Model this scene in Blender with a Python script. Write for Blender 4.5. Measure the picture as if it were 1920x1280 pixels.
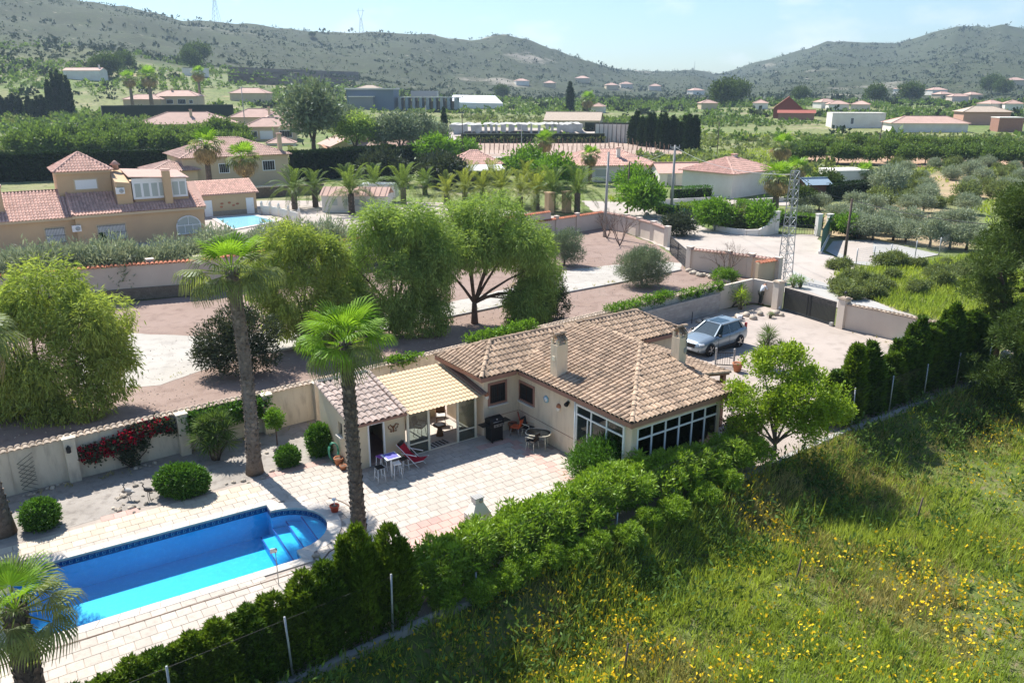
import bpy, math, random
import numpy as np
from mathutils import Vector, Matrix
ORD = 'first second third fourth fifth sixth seventh eighth ninth tenth eleventh twelfth thirteenth fourteenth fifteenth sixteenth seventeenth eighteenth nineteenth twentieth'.split()
rnd = random.Random(7); rng = np.random.default_rng(7)
S = bpy.context.scene; COL = S.collection
for _o in list(bpy.data.objects): bpy.data.objects.remove(_o)
R = math.radians
# ------------------------------------------------------------------ camera
F_PX, Y_HOR, CAM_H = 1480.0, 170.0, 15.0
PITCH = math.atan((640 - Y_HOR) / F_PX)
cd = bpy.data.cameras.new('camera'); cam = bpy.data.objects.new('camera', cd); COL.objects.link(cam)
cd.sensor_width = 36; cd.lens = F_PX / 1920 * 36; cd.clip_start = 0.5; cd.clip_end = 9000
cam.location = (0, 0, CAM_H); cam.rotation_euler = (math.pi / 2 - PITCH, 0, 0); S.camera = cam
# ------------------------------------------------------------------ world and sun
SUN_EL, SHADOW_AZ = 52.0, -51.0
to_sun = Vector((-math.cos(R(SHADOW_AZ)) * math.cos(R(SUN_EL)), -math.sin(R(SHADOW_AZ)) * math.cos(R(SUN_EL)), math.sin(R(SUN_EL))))
W = bpy.data.worlds.new('World'); S.world = W; W.use_nodes = True
wn = W.node_tree.nodes; wl = W.node_tree.links; wn.clear()
wo = wn.new('ShaderNodeOutputWorld'); wb = wn.new('ShaderNodeBackground'); sk = wn.new('ShaderNodeTexSky')
sk.sky_type = 'NISHITA'; sk.sun_disc = False; sk.sun_elevation = R(SUN_EL)
sk.sun_rotation = math.atan2(to_sun.x, to_sun.y); sk.altitude = 300; sk.air_density = 1.25; sk.dust_density = 0.7; sk.ozone_density = 3.0
wb.inputs[1].default_value = 0.085
wtc = wn.new('ShaderNodeTexCoord'); wmp = wn.new('ShaderNodeMapping'); wmp.inputs['Scale'].default_value = (9, 9, 24)
wnz = wn.new('ShaderNodeTexNoise'); wnz.inputs['Scale'].default_value = 0.75; wnz.inputs['Detail'].default_value = 6; wnz.inputs['Roughness'].default_value = .55
wcr = wn.new('ShaderNodeValToRGB'); wcr.color_ramp.elements[0].position = .54; wcr.color_ramp.elements[1].position = .78
wcr.color_ramp.elements[0].color = (0, 0, 0, 1); wcr.color_ramp.elements[1].color = (.75, .75, .75, 1)
wmx = wn.new('ShaderNodeMix'); wmx.data_type = 'RGBA'; wmx.inputs['B'].default_value = (7.4, 7.5, 7.7, 1)
wl.new(wtc.outputs['Generated'], wmp.inputs[0]); wl.new(wmp.outputs[0], wnz.inputs[0]); wl.new(wnz.outputs[0], wcr.inputs[0])
wl.new(wcr.outputs[0], wmx.inputs['Factor']); wtm = wn.new('ShaderNodeMix'); wtm.data_type = 'RGBA'; wtm.blend_type = 'MULTIPLY'; wtm.inputs['Factor'].default_value = 1; wtm.inputs['B'].default_value = (.70, .84, .96, 1); wl.new(sk.outputs[0], wtm.inputs['A']); wl.new(wtm.outputs['Result'], wmx.inputs['A']); wl.new(wmx.outputs['Result'], wb.inputs[0]); wl.new(wb.outputs[0], wo.inputs[0])
ld = bpy.data.lights.new('sun', 'SUN'); sun = bpy.data.objects.new('sun', ld); COL.objects.link(sun)
ld.energy = 4.6; ld.angle = R(0.53); ld.color = (1, .955, .88)
sun.rotation_euler = to_sun.to_track_quat('Z', 'Y').to_euler(); sun.location = (-60, 70, 120)
S.view_settings.view_transform = 'Standard'; S.view_settings.look = 'None'; S.view_settings.gamma = 1; S.view_settings.use_curve_mapping = False
S.view_settings.exposure = 1.0
S.render.engine = 'CYCLES'; S.cycles.max_bounces = 7; S.cycles.diffuse_bounces = 3; S.cycles.glossy_bounces = 3
S.cycles.transmission_bounces = 4; S.cycles.transparent_max_bounces = 8; S.cycles.volume_bounces = 0
S.cycles.caustics_reflective = False; S.cycles.caustics_refractive = False; S.cycles.use_denoising = True
S.cycles.sample_clamp_indirect = 6
# ------------------------------------------------------------------ pixel <-> place
CF = np.array([0, math.cos(PITCH), -math.sin(PITCH)]); CU = np.array([0, math.sin(PITCH), math.cos(PITCH)]); CR = np.array([1., 0, 0])
def ray(x, y): return CR * (x - 960) / F_PX - CU * (y - 640) / F_PX + CF
def G(x, y, z=0.0):
    d = ray(x, y); p = np.array([0, 0, CAM_H]) + d * ((z - CAM_H) / d[2]); return Vector(p)
def PX(p):
    q = np.array(p) - np.array([0, 0, CAM_H]); w = q @ CF
    return 960 + F_PX * (q @ CR) / w, 640 - F_PX * (q @ CU) / w
def sstep(a, b, x): t = np.clip((x - a) / (b - a), 0, 1); return t * t * (3 - 2 * t)
def vnoise(x, y, seed=0):
    x = np.asarray(x, float); y = np.asarray(y, float); xi = np.floor(x); yi = np.floor(y); fx = x - xi; fy = y - yi
    fx = fx * fx * (3 - 2 * fx); fy = fy * fy * (3 - 2 * fy)
    def h(i, j): v = np.sin(i * 127.1 + j * 311.7 + seed * 74.7) * 43758.5453; return v - np.floor(v)
    return (h(xi, yi) * (1 - fx) + h(xi + 1, yi) * fx) * (1 - fy) + (h(xi, yi + 1) * (1 - fx) + h(xi + 1, yi + 1) * fx) * fy
def fbm(x, y, seed=0, o=4): return sum(vnoise(x * 2 ** k, y * 2 ** k, seed + k) * .5 ** k for k in range(o)) / (2 - .5 ** (o - 1))
# skyline of the hills: photograph column, row, distance of the crest
SKY = [(-900, -60, 900), (-200, -55, 900), (0, -25, 950), (120, -5, 980), (180, 4, 1000), (240, 12, 1020), (300, 26, 1040), (340, 37, 1050), (400, 40, 1060), (480, 45, 1080), (560, 56, 1100), (640, 61, 1120), (700, 59, 1140), (760, 61, 1150), (810, 64, 1160), (850, 72, 1180),
       (885, 75, 1190), (910, 69, 1200), (948, 63, 1210), (980, 70, 1220), (1030, 88, 1240), (1090, 110, 1280), (1140, 125, 1330), (1170, 131, 1400), (1240, 134, 1500), (1300, 130, 1600), (1345, 139, 1750),
       (1400, 124, 1800), (1440, 112, 1780), (1480, 100, 1760), (1520, 88, 1740), (1550, 77, 1720), (1580, 76, 1700), (1620, 80, 1690), (1680, 80, 1680), (1730, 67, 1660), (1770, 54, 1650), (1795, 47, 1640), (1820, 47, 1640), (1845, 50, 1620), (1880, 45, 1600), (1920, 53, 1600), (2100, 60, 1600), (2600, 90, 1700), (3500, 130, 1800)]
_az = np.array([math.atan2(ray(x, y)[0], ray(x, y)[1]) for x, y, r in SKY])
_el = np.array([ray(x, y)[2] / math.hypot(*ray(x, y)[:2]) for x, y, r in SKY])
_rr = np.array([r for x, y, r in SKY], float)
def terrain(x, y):
    x = np.asarray(x, float); y = np.asarray(y, float); r = np.hypot(x, y) + 1e-6; az = np.arctan2(x, y)
    el = np.interp(az, _az, _el); rc = np.interp(az, _az, _rr); back = sstep(1.2, 1.9, np.abs(az))
    zr = (CAM_H + rc * el) * (1 - back) + 6 * back
    leftness = sstep(.12, -.45, az) if False else 1 - sstep(-.45, .12, az)
    plain = (8 + 9 * leftness) * sstep(150, 560, r)
    r0 = 330 + 320 * (1 - leftness)
    t = np.clip((r - r0) / (rc - r0), 0, 1)
    prof = np.where(t < 1, .18 * t + .82 * t ** 1.75, 1)
    z = plain + (zr - plain * 1.0) * prof * (r < rc)
    z = np.where(r >= rc, zr - (r - rc) * .22, z)
    rough = sstep(420, 700, r) * (1 - np.exp(-((r - rc) / 60) ** 2)) * (r < rc + 1)
    z = z + rough * (fbm(x / 120, y / 120, 3) - .5) * 26 * t ** .6 + rough * (fbm(x / 34, y / 34, 9, 3) - .5) * 6
    z = z + sstep(700, 1000, r) * (vnoise(az * 90, r * 0, 5) - .5) * 0.6 * (r < rc + 1)
    z = z + sstep(110, 160, r) * (1 - sstep(420, 600, r)) * (np.floor(fbm(x / 90, y / 60, 21, 2) * 9) / 9) * 1.6
    return z
_T = np.geomspace(20, 2600, 1500)
def GT(x, y):
    """where the view ray of a photograph point meets the terrain"""
    d = ray(x, y); Pz = CAM_H + d[2] * _T; g = Pz - terrain(d[0] * _T, d[1] * _T); k = int(np.argmax(g <= 0)) if (g <= 0).any() else len(_T) - 1
    t = _T[k] if k == 0 else _T[k - 1] + (_T[k] - _T[k - 1]) * np.clip(g[k - 1] / (g[k - 1] - g[k] + 1e-9), 0, 1)
    px_, py_ = d[0] * t, d[1] * t; return Vector((px_, py_, float(terrain(px_, py_))))
def rot(v, a): c, s = math.cos(a), math.sin(a); return Vector((v[0] * c - v[1] * s, v[0] * s + v[1] * c, v[2] if len(v) > 2 else 0))
# ------------------------------------------------------------------ mesh helpers
def mesh_np(name, V, Fc, mats=None, smooth=False, mi=None):
    me = bpy.data.meshes.new(name); V = np.asarray(V, np.float32); Fc = np.asarray(Fc, np.int32); k = Fc.shape[1]
    me.vertices.add(len(V)); me.vertices.foreach_set('co', V.ravel())
    me.loops.add(Fc.size); me.loops.foreach_set('vertex_index', Fc.ravel())
    me.polygons.add(len(Fc)); me.polygons.foreach_set('loop_start', np.arange(len(Fc), dtype=np.int32) * k)
    me.update(calc_edges=True)
    me.polygons.foreach_set('use_smooth', np.full(len(Fc), bool(smooth)))
    if mats:
        for m in (mats if isinstance(mats, (list, tuple)) else [mats]): me.materials.append(m)
    if mi is not None: me.polygons.foreach_set('material_index', np.asarray(mi, np.int32))
    return me
class MB:
    def __init__(s): s.v = []; s.f = []; s.sm = []
    def add(s, V, Fc, smooth=False):
        b = len(s.v); s.v += [tuple(p) for p in V]; s.f += [tuple(i + b for i in q) for q in Fc]; s.sm += [smooth] * len(Fc); return s
    def box(s, c, d, rz=0, M=None, bev=0):
        x, y, z = d[0] / 2, d[1] / 2, d[2] / 2
        if bev:
            b = bev; V = []
            for sz in (-1, 1):
                for (sx, sy) in ((-1, -1), (1, -1), (1, 1), (-1, 1)): V.append((sx * (x - b), sy * (y - b), sz * z))
            for sz in (-1, 1):
                for (sx, sy) in ((-1, -1), (1, -1), (1, 1), (-1, 1)): V.append((sx * x, sy * y, sz * (z - b)))
            Fc = [(3, 2, 1, 0), (4, 5, 6, 7)] + [(8 + i, 8 + (i + 1) % 4, 12 + (i + 1) % 4, 12 + i) for i in range(4)] + [(12 + i, 12 + (i + 1) % 4, 4 + (i + 1) % 4, 4 + i) for i in range(4)] + [(i, (i + 1) % 4, 8 + (i + 1) % 4, 8 + i) for i in range(4)]
        else:
            V = [(sx * x, sy * y, sz * z) for sz in (-1, 1) for (sx, sy) in ((-1, -1), (1, -1), (1, 1), (-1, 1))]
            Fc = [(3, 2, 1, 0), (4, 5, 6, 7)] + [(i, (i + 1) % 4, 4 + (i + 1) % 4, 4 + i) for i in range(4)]
        if M is not None: V = [M @ Vector(p) for p in V]
        V = [rot(p, rz) + Vector(c) for p in V]
        return s.add(V, Fc)
    def bar(s, p0, p1, w, h=None):
        p0, p1 = Vector(p0), Vector(p1); d = p1 - p0; h = h or w
        q = d.to_track_quat('Z', 'Y').to_matrix(); a, b = q @ Vector((w / 2, 0, 0)), q @ Vector((0, h / 2, 0))
        V = [p + sa * a + sb * b for p in (p0, p1) for (sa, sb) in ((-1, -1), (1, -1), (1, 1), (-1, 1))]
        return s.add(V, [(3, 2, 1, 0), (4, 5, 6, 7)] + [(i, (i + 1) % 4, 4 + (i + 1) % 4, 4 + i) for i in range(4)])
    def tube(s, pts, rad, n=8, cap=True, smooth=True):
        pts = [Vector(p) for p in pts]; rad = rad if isinstance(rad, (list, tuple)) else [rad] * len(pts); V = []; Fc = []
        for i, p in enumerate(pts):
            d = (pts[min(i + 1, len(pts) - 1)] - pts[max(i - 1, 0)])
            d = d.normalized() if d.length > 1e-9 else Vector((0, 0, 1))
            ref = Vector((0, 0, 1)) if abs(d.z) < .9 else Vector((1, 0, 0)); a = d.cross(ref).normalized(); b = d.cross(a)
            V += [p + (a * math.cos(2 * math.pi * k / n) + b * math.sin(2 * math.pi * k / n)) * rad[i] for k in range(n)]
        for i in range(len(pts) - 1): Fc += [(i * n + k, i * n + (k + 1) % n, (i + 1) * n + (k + 1) % n, (i + 1) * n + k) for k in range(n)]
        if cap: Fc += [tuple(range(n - 1, -1, -1)), tuple((len(pts) - 1) * n + k for k in range(n))]
        return s.add(V, Fc, smooth)
    def cyl(s, p0, p1, r0, r1=None, n=12, smooth=True): return s.tube([p0, p1], [r0, r0 if r1 is None else r1], n, True, smooth)
    def lathe(s, prof, c=(0, 0, 0), n=16, smooth=True):
        V = [(c[0] + r * math.cos(2 * math.pi * k / n), c[1] + r * math.sin(2 * math.pi * k / n), c[2] + z) for r, z in prof for k in range(n)]
        Fc = [(i * n + k, i * n + (k + 1) % n, (i + 1) * n + (k + 1) % n, (i + 1) * n + k) for i in range(len(prof) - 1) for k in range(n)]
        Fc += [tuple(range(n - 1, -1, -1)), tuple((len(prof) - 1) * n + k for k in range(n))]
        return s.add(V, Fc, smooth)
    def prism(s, poly, z0, z1):
        n = len(poly); V = [(p[0], p[1], z0) for p in poly] + [(p[0], p[1], z1) for p in poly]
        return s.add(V, [tuple(range(n - 1, -1, -1)), tuple(range(n, 2 * n))] + [(i, (i + 1) % n, n + (i + 1) % n, n + i) for i in range(n)])
    def poly(s, pts): return s.add(pts, [tuple(range(len(pts)))])
    def ball(s, c, r, n=10, m=7, jit=0):
        V = []; rx, ry, rz_ = r if isinstance(r, (tuple, list)) else (r, r, r)
        for i in range(m + 1):
            t = math.pi * i / m
            for k in range(n):
                j = 1 + rnd.uniform(-jit, jit); a = 2 * math.pi * k / n
                V.append((c[0] + rx * j * math.sin(t) * math.cos(a), c[1] + ry * j * math.sin(t) * math.sin(a), c[2] - rz_ * j * math.cos(t)))
        return s.add(V, [(i * n + k, i * n + (k + 1) % n, (i + 1) * n + (k + 1) % n, (i + 1) * n + k) for i in range(m) for k in range(n)], True)
    def mesh(s, name, mat):
        me = bpy.data.meshes.new(name); me.from_pydata([tuple(p) for p in s.v], [], s.f); me.polygons.foreach_set('use_smooth', s.sm)
        for m in (mat if isinstance(mat, (list, tuple)) else [mat]): me.materials.append(m)
        me.update(); return me
def tag(o, label=None, cat=None, group=None, kind=None):
    if label: o['label'] = label
    if cat: o['category'] = cat
    if group: o['group'] = group
    if kind: o['kind'] = kind
    return o
def link(name, me, parent=None, loc=(0, 0, 0), rz=0, sc=1):
    o = bpy.data.objects.new(name, me); COL.objects.link(o); o.location = loc
    o.rotation_euler = rz if isinstance(rz, (tuple, list)) else (0, 0, rz)
    o.scale = (sc,) * 3 if isinstance(sc, (int, float)) else sc
    if parent: o.parent = parent
    return o
def thing(name, label, cat, loc=(0, 0, 0), rz=0, group=None, sc=1): return tag(link(name, None, None, loc, rz, sc), label, cat, group)
def part(mb, name, mat, parent, loc=(0, 0, 0), rz=0): return link(name, mb.mesh(name, mat) if isinstance(mb, MB) else mb, parent, loc, rz)
def solo(mb, name, mat, label, cat, loc=(0, 0, 0), rz=0, group=None, kind=None, sc=1):
    return tag(link(name, mb.mesh(name, mat) if isinstance(mb, MB) else mb, None, loc, rz, sc), label, cat, group, kind)
def struct(mb, name, mat, kind='structure', label=None): return tag(link(name, mb.mesh(name, mat) if isinstance(mb, MB) else mb), label, None, None, kind)
def copy_tree(o, parent=None):
    c = o.copy(); COL.objects.link(c); c.parent = parent
    for ch in o.children: copy_tree(ch, c)
    return c
# ------------------------------------------------------------------ materials
def mat(name, base, rough=.8, c2=None, scale=3., c3=None, island=0., metal=0, bump=0., bscale=None, spec=.3, coords='Object', detail=5, lo=.35, hi=.65, stretch=None):
    """principled with up to three tones mixed by noise, per-piece value shift and fine relief"""
    m = bpy.data.materials.new(name); m.use_nodes = True; nt = m.node_tree; n = nt.nodes; l = nt.links; b = n['Principled BSDF']
    b.inputs['Roughness'].default_value = rough; b.inputs['Metallic'].default_value = metal; b.inputs['Specular IOR Level'].default_value = spec
    tc = n.new('ShaderNodeTexCoord'); src = tc.outputs[coords] if coords != 'World' else n.new('ShaderNodeNewGeometry').outputs['Position']
    if stretch:
        mp = n.new('ShaderNodeMapping'); mp.inputs['Scale'].default_value = stretch; l.new(src, mp.inputs[0]); src = mp.outputs[0]
    col = None
    def noise(sc, dt=detail):
        t = n.new('ShaderNodeTexNoise'); t.inputs['Scale'].default_value = sc; t.inputs['Detail'].default_value = dt; t.inputs['Roughness'].default_value = .6; l.new(src, t.inputs['Vector']); return t.outputs[0]
    def ramp(f, a, z):
        r = n.new('ShaderNodeMapRange'); r.inputs[1].default_value = a; r.inputs[2].default_value = z; l.new(f, r.inputs[0]); return r.outputs[0]
    def mix(f, A, B, bt='MIX'):
        x = n.new('ShaderNodeMix'); x.data_type = 'RGBA'; x.blend_type = bt
        if isinstance(f, float): x.inputs['Factor'].default_value = f
        else: l.new(f, x.inputs['Factor'])
        for k, q in (('A', A), ('B', B)):
            if isinstance(q, tuple): x.inputs[k].default_value = q + (1,)
            else: l.new(q, x.inputs[k])
        return x.outputs['Result']
    col = base
    if c2: col = mix(ramp(noise(scale), lo, hi), col, c2)
    if c3: col = mix(ramp(noise(scale * 4.3, 8), .5, .72), col, c3)
    if island:
        g = n.new('ShaderNodeNewGeometry'); oi = n.new('ShaderNodeObjectInfo'); ad = n.new('ShaderNodeMath'); ad.operation = 'ADD'; fr = n.new('ShaderNodeMath'); fr.operation = 'FRACT'
        l.new(g.outputs['Random Per Island'], ad.inputs[0]); l.new(oi.outputs['Random'], ad.inputs[1]); l.new(ad.outputs[0], fr.inputs[0])
        r = n.new('ShaderNodeMapRange'); r.inputs[3].default_value = 1 - island; r.inputs[4].default_value = 1 + island * .6; l.new(fr.outputs[0], r.inputs[0])
        hs = n.new('ShaderNodeHueSaturation'); l.new(r.outputs[0], hs.inputs['Value'])
        if isinstance(col, tuple): hs.inputs['Color'].default_value = col + (1,)
        else: l.new(col, hs.inputs['Color'])
        col = hs.outputs[0]
    if isinstance(col, tuple): b.inputs['Base Color'].default_value = col + (1,)
    else: l.new(col, b.inputs['Base Color'])
    if bump:
        bp = n.new('ShaderNodeBump'); bp.inputs['Strength'].default_value = bump; bp.inputs['Distance'].default_value = .03
        l.new(noise(bscale or scale * 6, 6), bp.inputs['Height']); l.new(bp.outputs[0], b.inputs['Normal'])
    return m
def leafmat(name, c1, c2, trans=.35, gloss=.12, nscale=1.2, vary=.35, tint=(1.25, 1.25, .55)):
    m = bpy.data.materials.new(name); m.use_nodes = True; nt = m.node_tree; n = nt.nodes; l = nt.links; n.clear()
    out = n.new('ShaderNodeOutputMaterial'); g = n.new('ShaderNodeNewGeometry'); tc = n.new('ShaderNodeTexCoord')
    nz = n.new('ShaderNodeTexNoise'); nz.inputs['Scale'].default_value = nscale; nz.inputs['Detail'].default_value = 3; l.new(tc.outputs['Object'], nz.inputs['Vector'])
    oi = n.new('ShaderNodeObjectInfo')
    mr = n.new('ShaderNodeMapRange'); mr.inputs[1].default_value = .3; mr.inputs[2].default_value = .7; l.new(nz.outputs[0], mr.inputs[0])
    mx = n.new('ShaderNodeMix'); mx.data_type = 'RGBA'; l.new(mr.outputs[0], mx.inputs['Factor']); mx.inputs['A'].default_value = c1 + (1,); mx.inputs['B'].default_value = c2 + (1,)
    ad = n.new('ShaderNodeMath'); ad.operation = 'ADD'; l.new(g.outputs['Random Per Island'], ad.inputs[0]); l.new(oi.outputs['Random'], ad.inputs[1])
    fr = n.new('ShaderNodeMath'); fr.operation = 'FRACT'; l.new(ad.outputs[0], fr.inputs[0])
    vr = n.new('ShaderNodeMapRange'); vr.inputs[3].default_value = 1 - vary; vr.inputs[4].default_value = 1 + vary; l.new(fr.outputs[0], vr.inputs[0])
    hs = n.new('ShaderNodeHueSaturation'); l.new(mx.outputs['Result'], hs.inputs['Color']); l.new(vr.outputs[0], hs.inputs['Value'])
    d = n.new('ShaderNodeBsdfDiffuse'); t = n.new('ShaderNodeBsdfTranslucent'); gl = n.new('ShaderNodeBsdfGlossy'); gl.inputs['Roughness'].default_value = .45
    gl.inputs['Color'].default_value = (.9, .95, 1, 1)
    tm = n.new('ShaderNodeMix'); tm.data_type = 'RGBA'; tm.blend_type = 'MULTIPLY'; tm.inputs['Factor'].default_value = 1; tm.inputs['B'].default_value = tint + (1,); l.new(hs.outputs[0], tm.inputs['A'])
    l.new(hs.outputs[0], d.inputs[0]); l.new(tm.outputs['Result'], t.inputs[0])
    s1 = n.new('ShaderNodeMixShader'); s1.inputs[0].default_value = trans; l.new(d.outputs[0], s1.inputs[1]); l.new(t.outputs[0], s1.inputs[2])
    fz = n.new('ShaderNodeLayerWeight'); fz.inputs[0].default_value = .25; fm = n.new('ShaderNodeMath'); fm.operation = 'MULTIPLY'; fm.inputs[1].default_value = gloss * .55; l.new(fz.outputs['Facing'], fm.inputs[0])
    s2 = n.new('ShaderNodeMixShader'); l.new(fm.outputs[0], s2.inputs[0]); l.new(s1.outputs[0], s2.inputs[1]); l.new(gl.outputs[0], s2.inputs[2]); l.new(s2.outputs[0], out.inputs[0]); return m
def two_sided(n, l, fr, ior):
    g = n.new('ShaderNodeNewGeometry'); r = n.new('ShaderNodeMapRange'); r.inputs[3].default_value = ior; r.inputs[4].default_value = 1 / ior; l.new(g.outputs['Backfacing'], r.inputs[0]); l.new(r.outputs[0], fr.inputs[0])
def glassmat(name, tint=(.75, .85, .88), rough=.02, refl=1.0, dark=0.0):
    """pane: mirror by fresnel over a see-through tint"""
    m = bpy.data.materials.new(name); m.use_nodes = True; nt = m.node_tree; n = nt.nodes; l = nt.links; n.clear()
    out = n.new('ShaderNodeOutputMaterial'); fr = n.new('ShaderNodeFresnel'); two_sided(n, l, fr, 1.5)
    t = n.new('ShaderNodeBsdfTransparent'); t.inputs[0].default_value = tint + (1,); g = n.new('ShaderNodeBsdfGlossy'); g.inputs['Roughness'].default_value = rough
    mx = n.new('ShaderNodeMixShader'); l.new(fr.outputs[0], mx.inputs[0]); l.new(t.outputs[0], mx.inputs[1]); l.new(g.outputs[0], mx.inputs[2]); l.new(mx.outputs[0], out.inputs[0]); return m
M = {}
M['plaster'] = mat('plaster cream', (.76, .63, .465), .9, (.67, .55, .40), .9, (.58, .47, .345), bump=.25, bscale=30, stretch=(1, 1, .22))
M['plaster_wall'] = mat('plaster boundary wall', (.70, .63, .505), .9, (.58, .51, .40), .8, (.46, .40, .315), bump=.25, bscale=30, stretch=(1, 1, .25))
M['plaster_shed'] = mat('plaster shed', (.70, .57, .38), .9, (.6, .5, .36), .8, bump=.2, bscale=30)
M['plaster_villa'] = mat('plaster villa', (.60, .42, .25), .9, (.53, .37, .23), .4, bump=.2, bscale=20)
M['plaster_beige'] = mat('plaster beige', (.62, .50, .33), .9, (.54, .43, .3), .4)
M['plaster_white'] = mat('plaster white', (.78, .74, .67), .9, (.68, .63, .56), .4)
M['plaster_pale'] = mat('plaster pale villa wall', (.66, .57, .48), .9, (.58, .49, .41), .4, bump=.2, bscale=20)
M['tile'] = mat('roof tile weathered', (.47, .34, .235), .9, (.40, .285, .20), 1.3, (.20, .155, .12), island=.32, bump=.4, bscale=25, coords='World')
M['tile_shed'] = mat('roof tile pale', (.47, .375, .325), .9, (.40, .315, .275), 2.2, (.24, .2, .175), island=.25, bump=.4, bscale=25, coords='World')
M['tile_pale'] = mat('coping tile pale', (.55, .44, .34), .9, (.45, .36, .28), 2.0, (.3, .25, .2), island=.3, coords='World')
M['tile_red'] = mat('roof tile red', (.66, .41, .33), .85, (.58, .36, .29), 1.6, (.45, .28, .23), island=.2, coords='World')
M['tile_pink'] = mat('roof tile pink', (.52, .345, .28), .85, (.45, .30, .245), .6, island=.15, coords='World')
M['tile_orange'] = mat('coping tile orange', (.55, .2, .1), .85, (.45, .17, .1), 1.2, island=.25, coords='World')
M['fascia'] = mat('painted terracotta band', (.36, .19, .135), .85, (.3, .16, .12), 2)
M['underlay'] = mat('roof mortar bed', (.16, .115, .09), .95, (.1, .08, .07), 2)
M['perg'] = mat('pergola sheet ochre', (.52, .385, .235), .6, (.46, .34, .205), 1.5)
M['white_metal'] = mat('white lacquered frame', (.82, .82, .80), .4)
M['cream_metal'] = mat('cream lacquered frame', (.76, .70, .55), .45)
M['dark'] = mat('dark interior', (.02, .02, .022), .9)
M['black'] = mat('black enamel', (.012, .012, .013), .4)
M['steel'] = mat('brushed steel', (.55, .55, .55), .3, metal=1)
M['iron'] = mat('dark wrought iron', (.03, .03, .032), .5)
M['galv'] = mat('galvanised steel', (.42, .44, .45), .5, (.3, .31, .32), 6, metal=.4)
M['grey_pipe'] = mat('grey concrete post', (.4, .39, .37), .9, (.32, .31, .3), 3)
M['wood_pole'] = mat('weathered pole wood', (.14, .10, .08), .9, (.09, .07, .06), 4)
M['glass'] = glassmat('window glass', (.55, .62, .62))
M['glass_dark'] = glassmat('tinted glass', (.10, .13, .14))
M['glass_white'] = mat('curtained glass', (.42, .46, .44), .25, spec=.6)
M['slab'] = mat('paving slab cream', (.50, .44, .38), .85, (.45, .395, .34), 1.3, (.39, .34, .29), island=.10, bump=.2, bscale=20, coords='World')
M['slab_yellow'] = mat('paving slab sand', (.56, .48, .37), .85, (.50, .42, .33), 1.3, island=.14, bump=.2, bscale=20, coords='World')
M['slab_pink'] = mat('paving slab pink', (.54, .36, .30), .85, (.47, .31, .27), 1.6, island=.14, bump=.2, bscale=20, coords='World')
M['coping'] = mat('pool coping stone', (.58, .53, .47), .8, (.50, .45, .40), 2.2, bump=.2, bscale=18)
M['mortar'] = mat('mortar', (.40, .34, .29), .95, (.33, .28, .24), 3)
M['gravel'] = mat('pale gravel', (.36, .325, .29), .95, (.29, .26, .23), .6, (.2, .175, .155), bump=.9, bscale=26, coords='World')
M['yard'] = mat('yard grit', (.42, .355, .31), .95, (.36, .305, .265), .25, (.30, .255, .22), bump=.6, bscale=20, coords='World')
M['red_gravel'] = mat('red gravel', (.255, .18, .145), .95, (.295, .215, .18), .22, (.19, .13, .105), bump=.9, bscale=22, coords='World')
M['drive'] = mat('pale concrete drive', (.44, .41, .37), .95, (.38, .35, .31), .3, (.31, .28, .25), bump=.4, bscale=14, coords='World')
M['road'] = mat('pale dusty road', (.43, .38, .335), .95, (.38, .33, .29), .12, (.33, .285, .245), coords='World')
M['lane'] = mat('grey lane concrete', (.40, .39, .37), .95, (.34, .33, .31), .2, coords='World')
M['soil'] = mat('orange ploughed soil', (.42, .27, .175), .95, (.36, .23, .15), .15, (.46, .32, .22), coords='World')
M['soil_dark'] = mat('dark bare soil', (.11, .075, .055), .95, (.16, .11, .08), .4, (.07, .05, .04), bump=.6, bscale=12, coords='World')
M['stone'] = mat('field stone', (.52, .45, .36), .9, (.43, .37, .30), 4, (.31, .27, .22), island=.35, bump=.5, bscale=9, coords='World')
M['stone_wall'] = mat('rubble stone', (.2, .165, .13), .95, (.14, .115, .09), 3, (.09, .075, .06), island=.3, bump=.8, bscale=9, coords='World')
M['block'] = mat('cement block', (.44, .41, .38), .95, (.37, .34, .31), 2, island=.12, bump=.3, bscale=20, coords='World')
M['terracotta'] = mat('terracotta', (.42, .17, .085), .85, (.36, .15, .08), 5)
M['trunk'] = mat('bark brown', (.10, .062, .045), .95, (.16, .11, .085), 3, (.055, .036, .028), bump=.8, bscale=16)
M['palm_bark'] = mat('palm bark grey', (.25, .20, .155), .95, (.17, .13, .1), 2, (.09, .07, .055), island=.45, bump=.8, bscale=20)
M['palm_bark_dark'] = mat('palm bark dark', (.13, .10, .08), .95, (.2, .165, .13), 3, (.05, .04, .033), island=.5, bump=.8, bscale=20)
M['plastic_white'] = mat('white plastic', (.8, .8, .8), .4)
M['red_cloth'] = mat('red canvas', (.42, .012, .03), .85)
M['orange_plastic'] = mat('orange plastic', (.75, .13, .04), .4)
M['purple'] = mat('purple lacquer', (.30, .10, .38), .5)
M['blue_top'] = mat('blue violet table top', (.16, .15, .48), .35)
M['hose'] = mat('green hose', (.08, .32, .2), .4)
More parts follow.
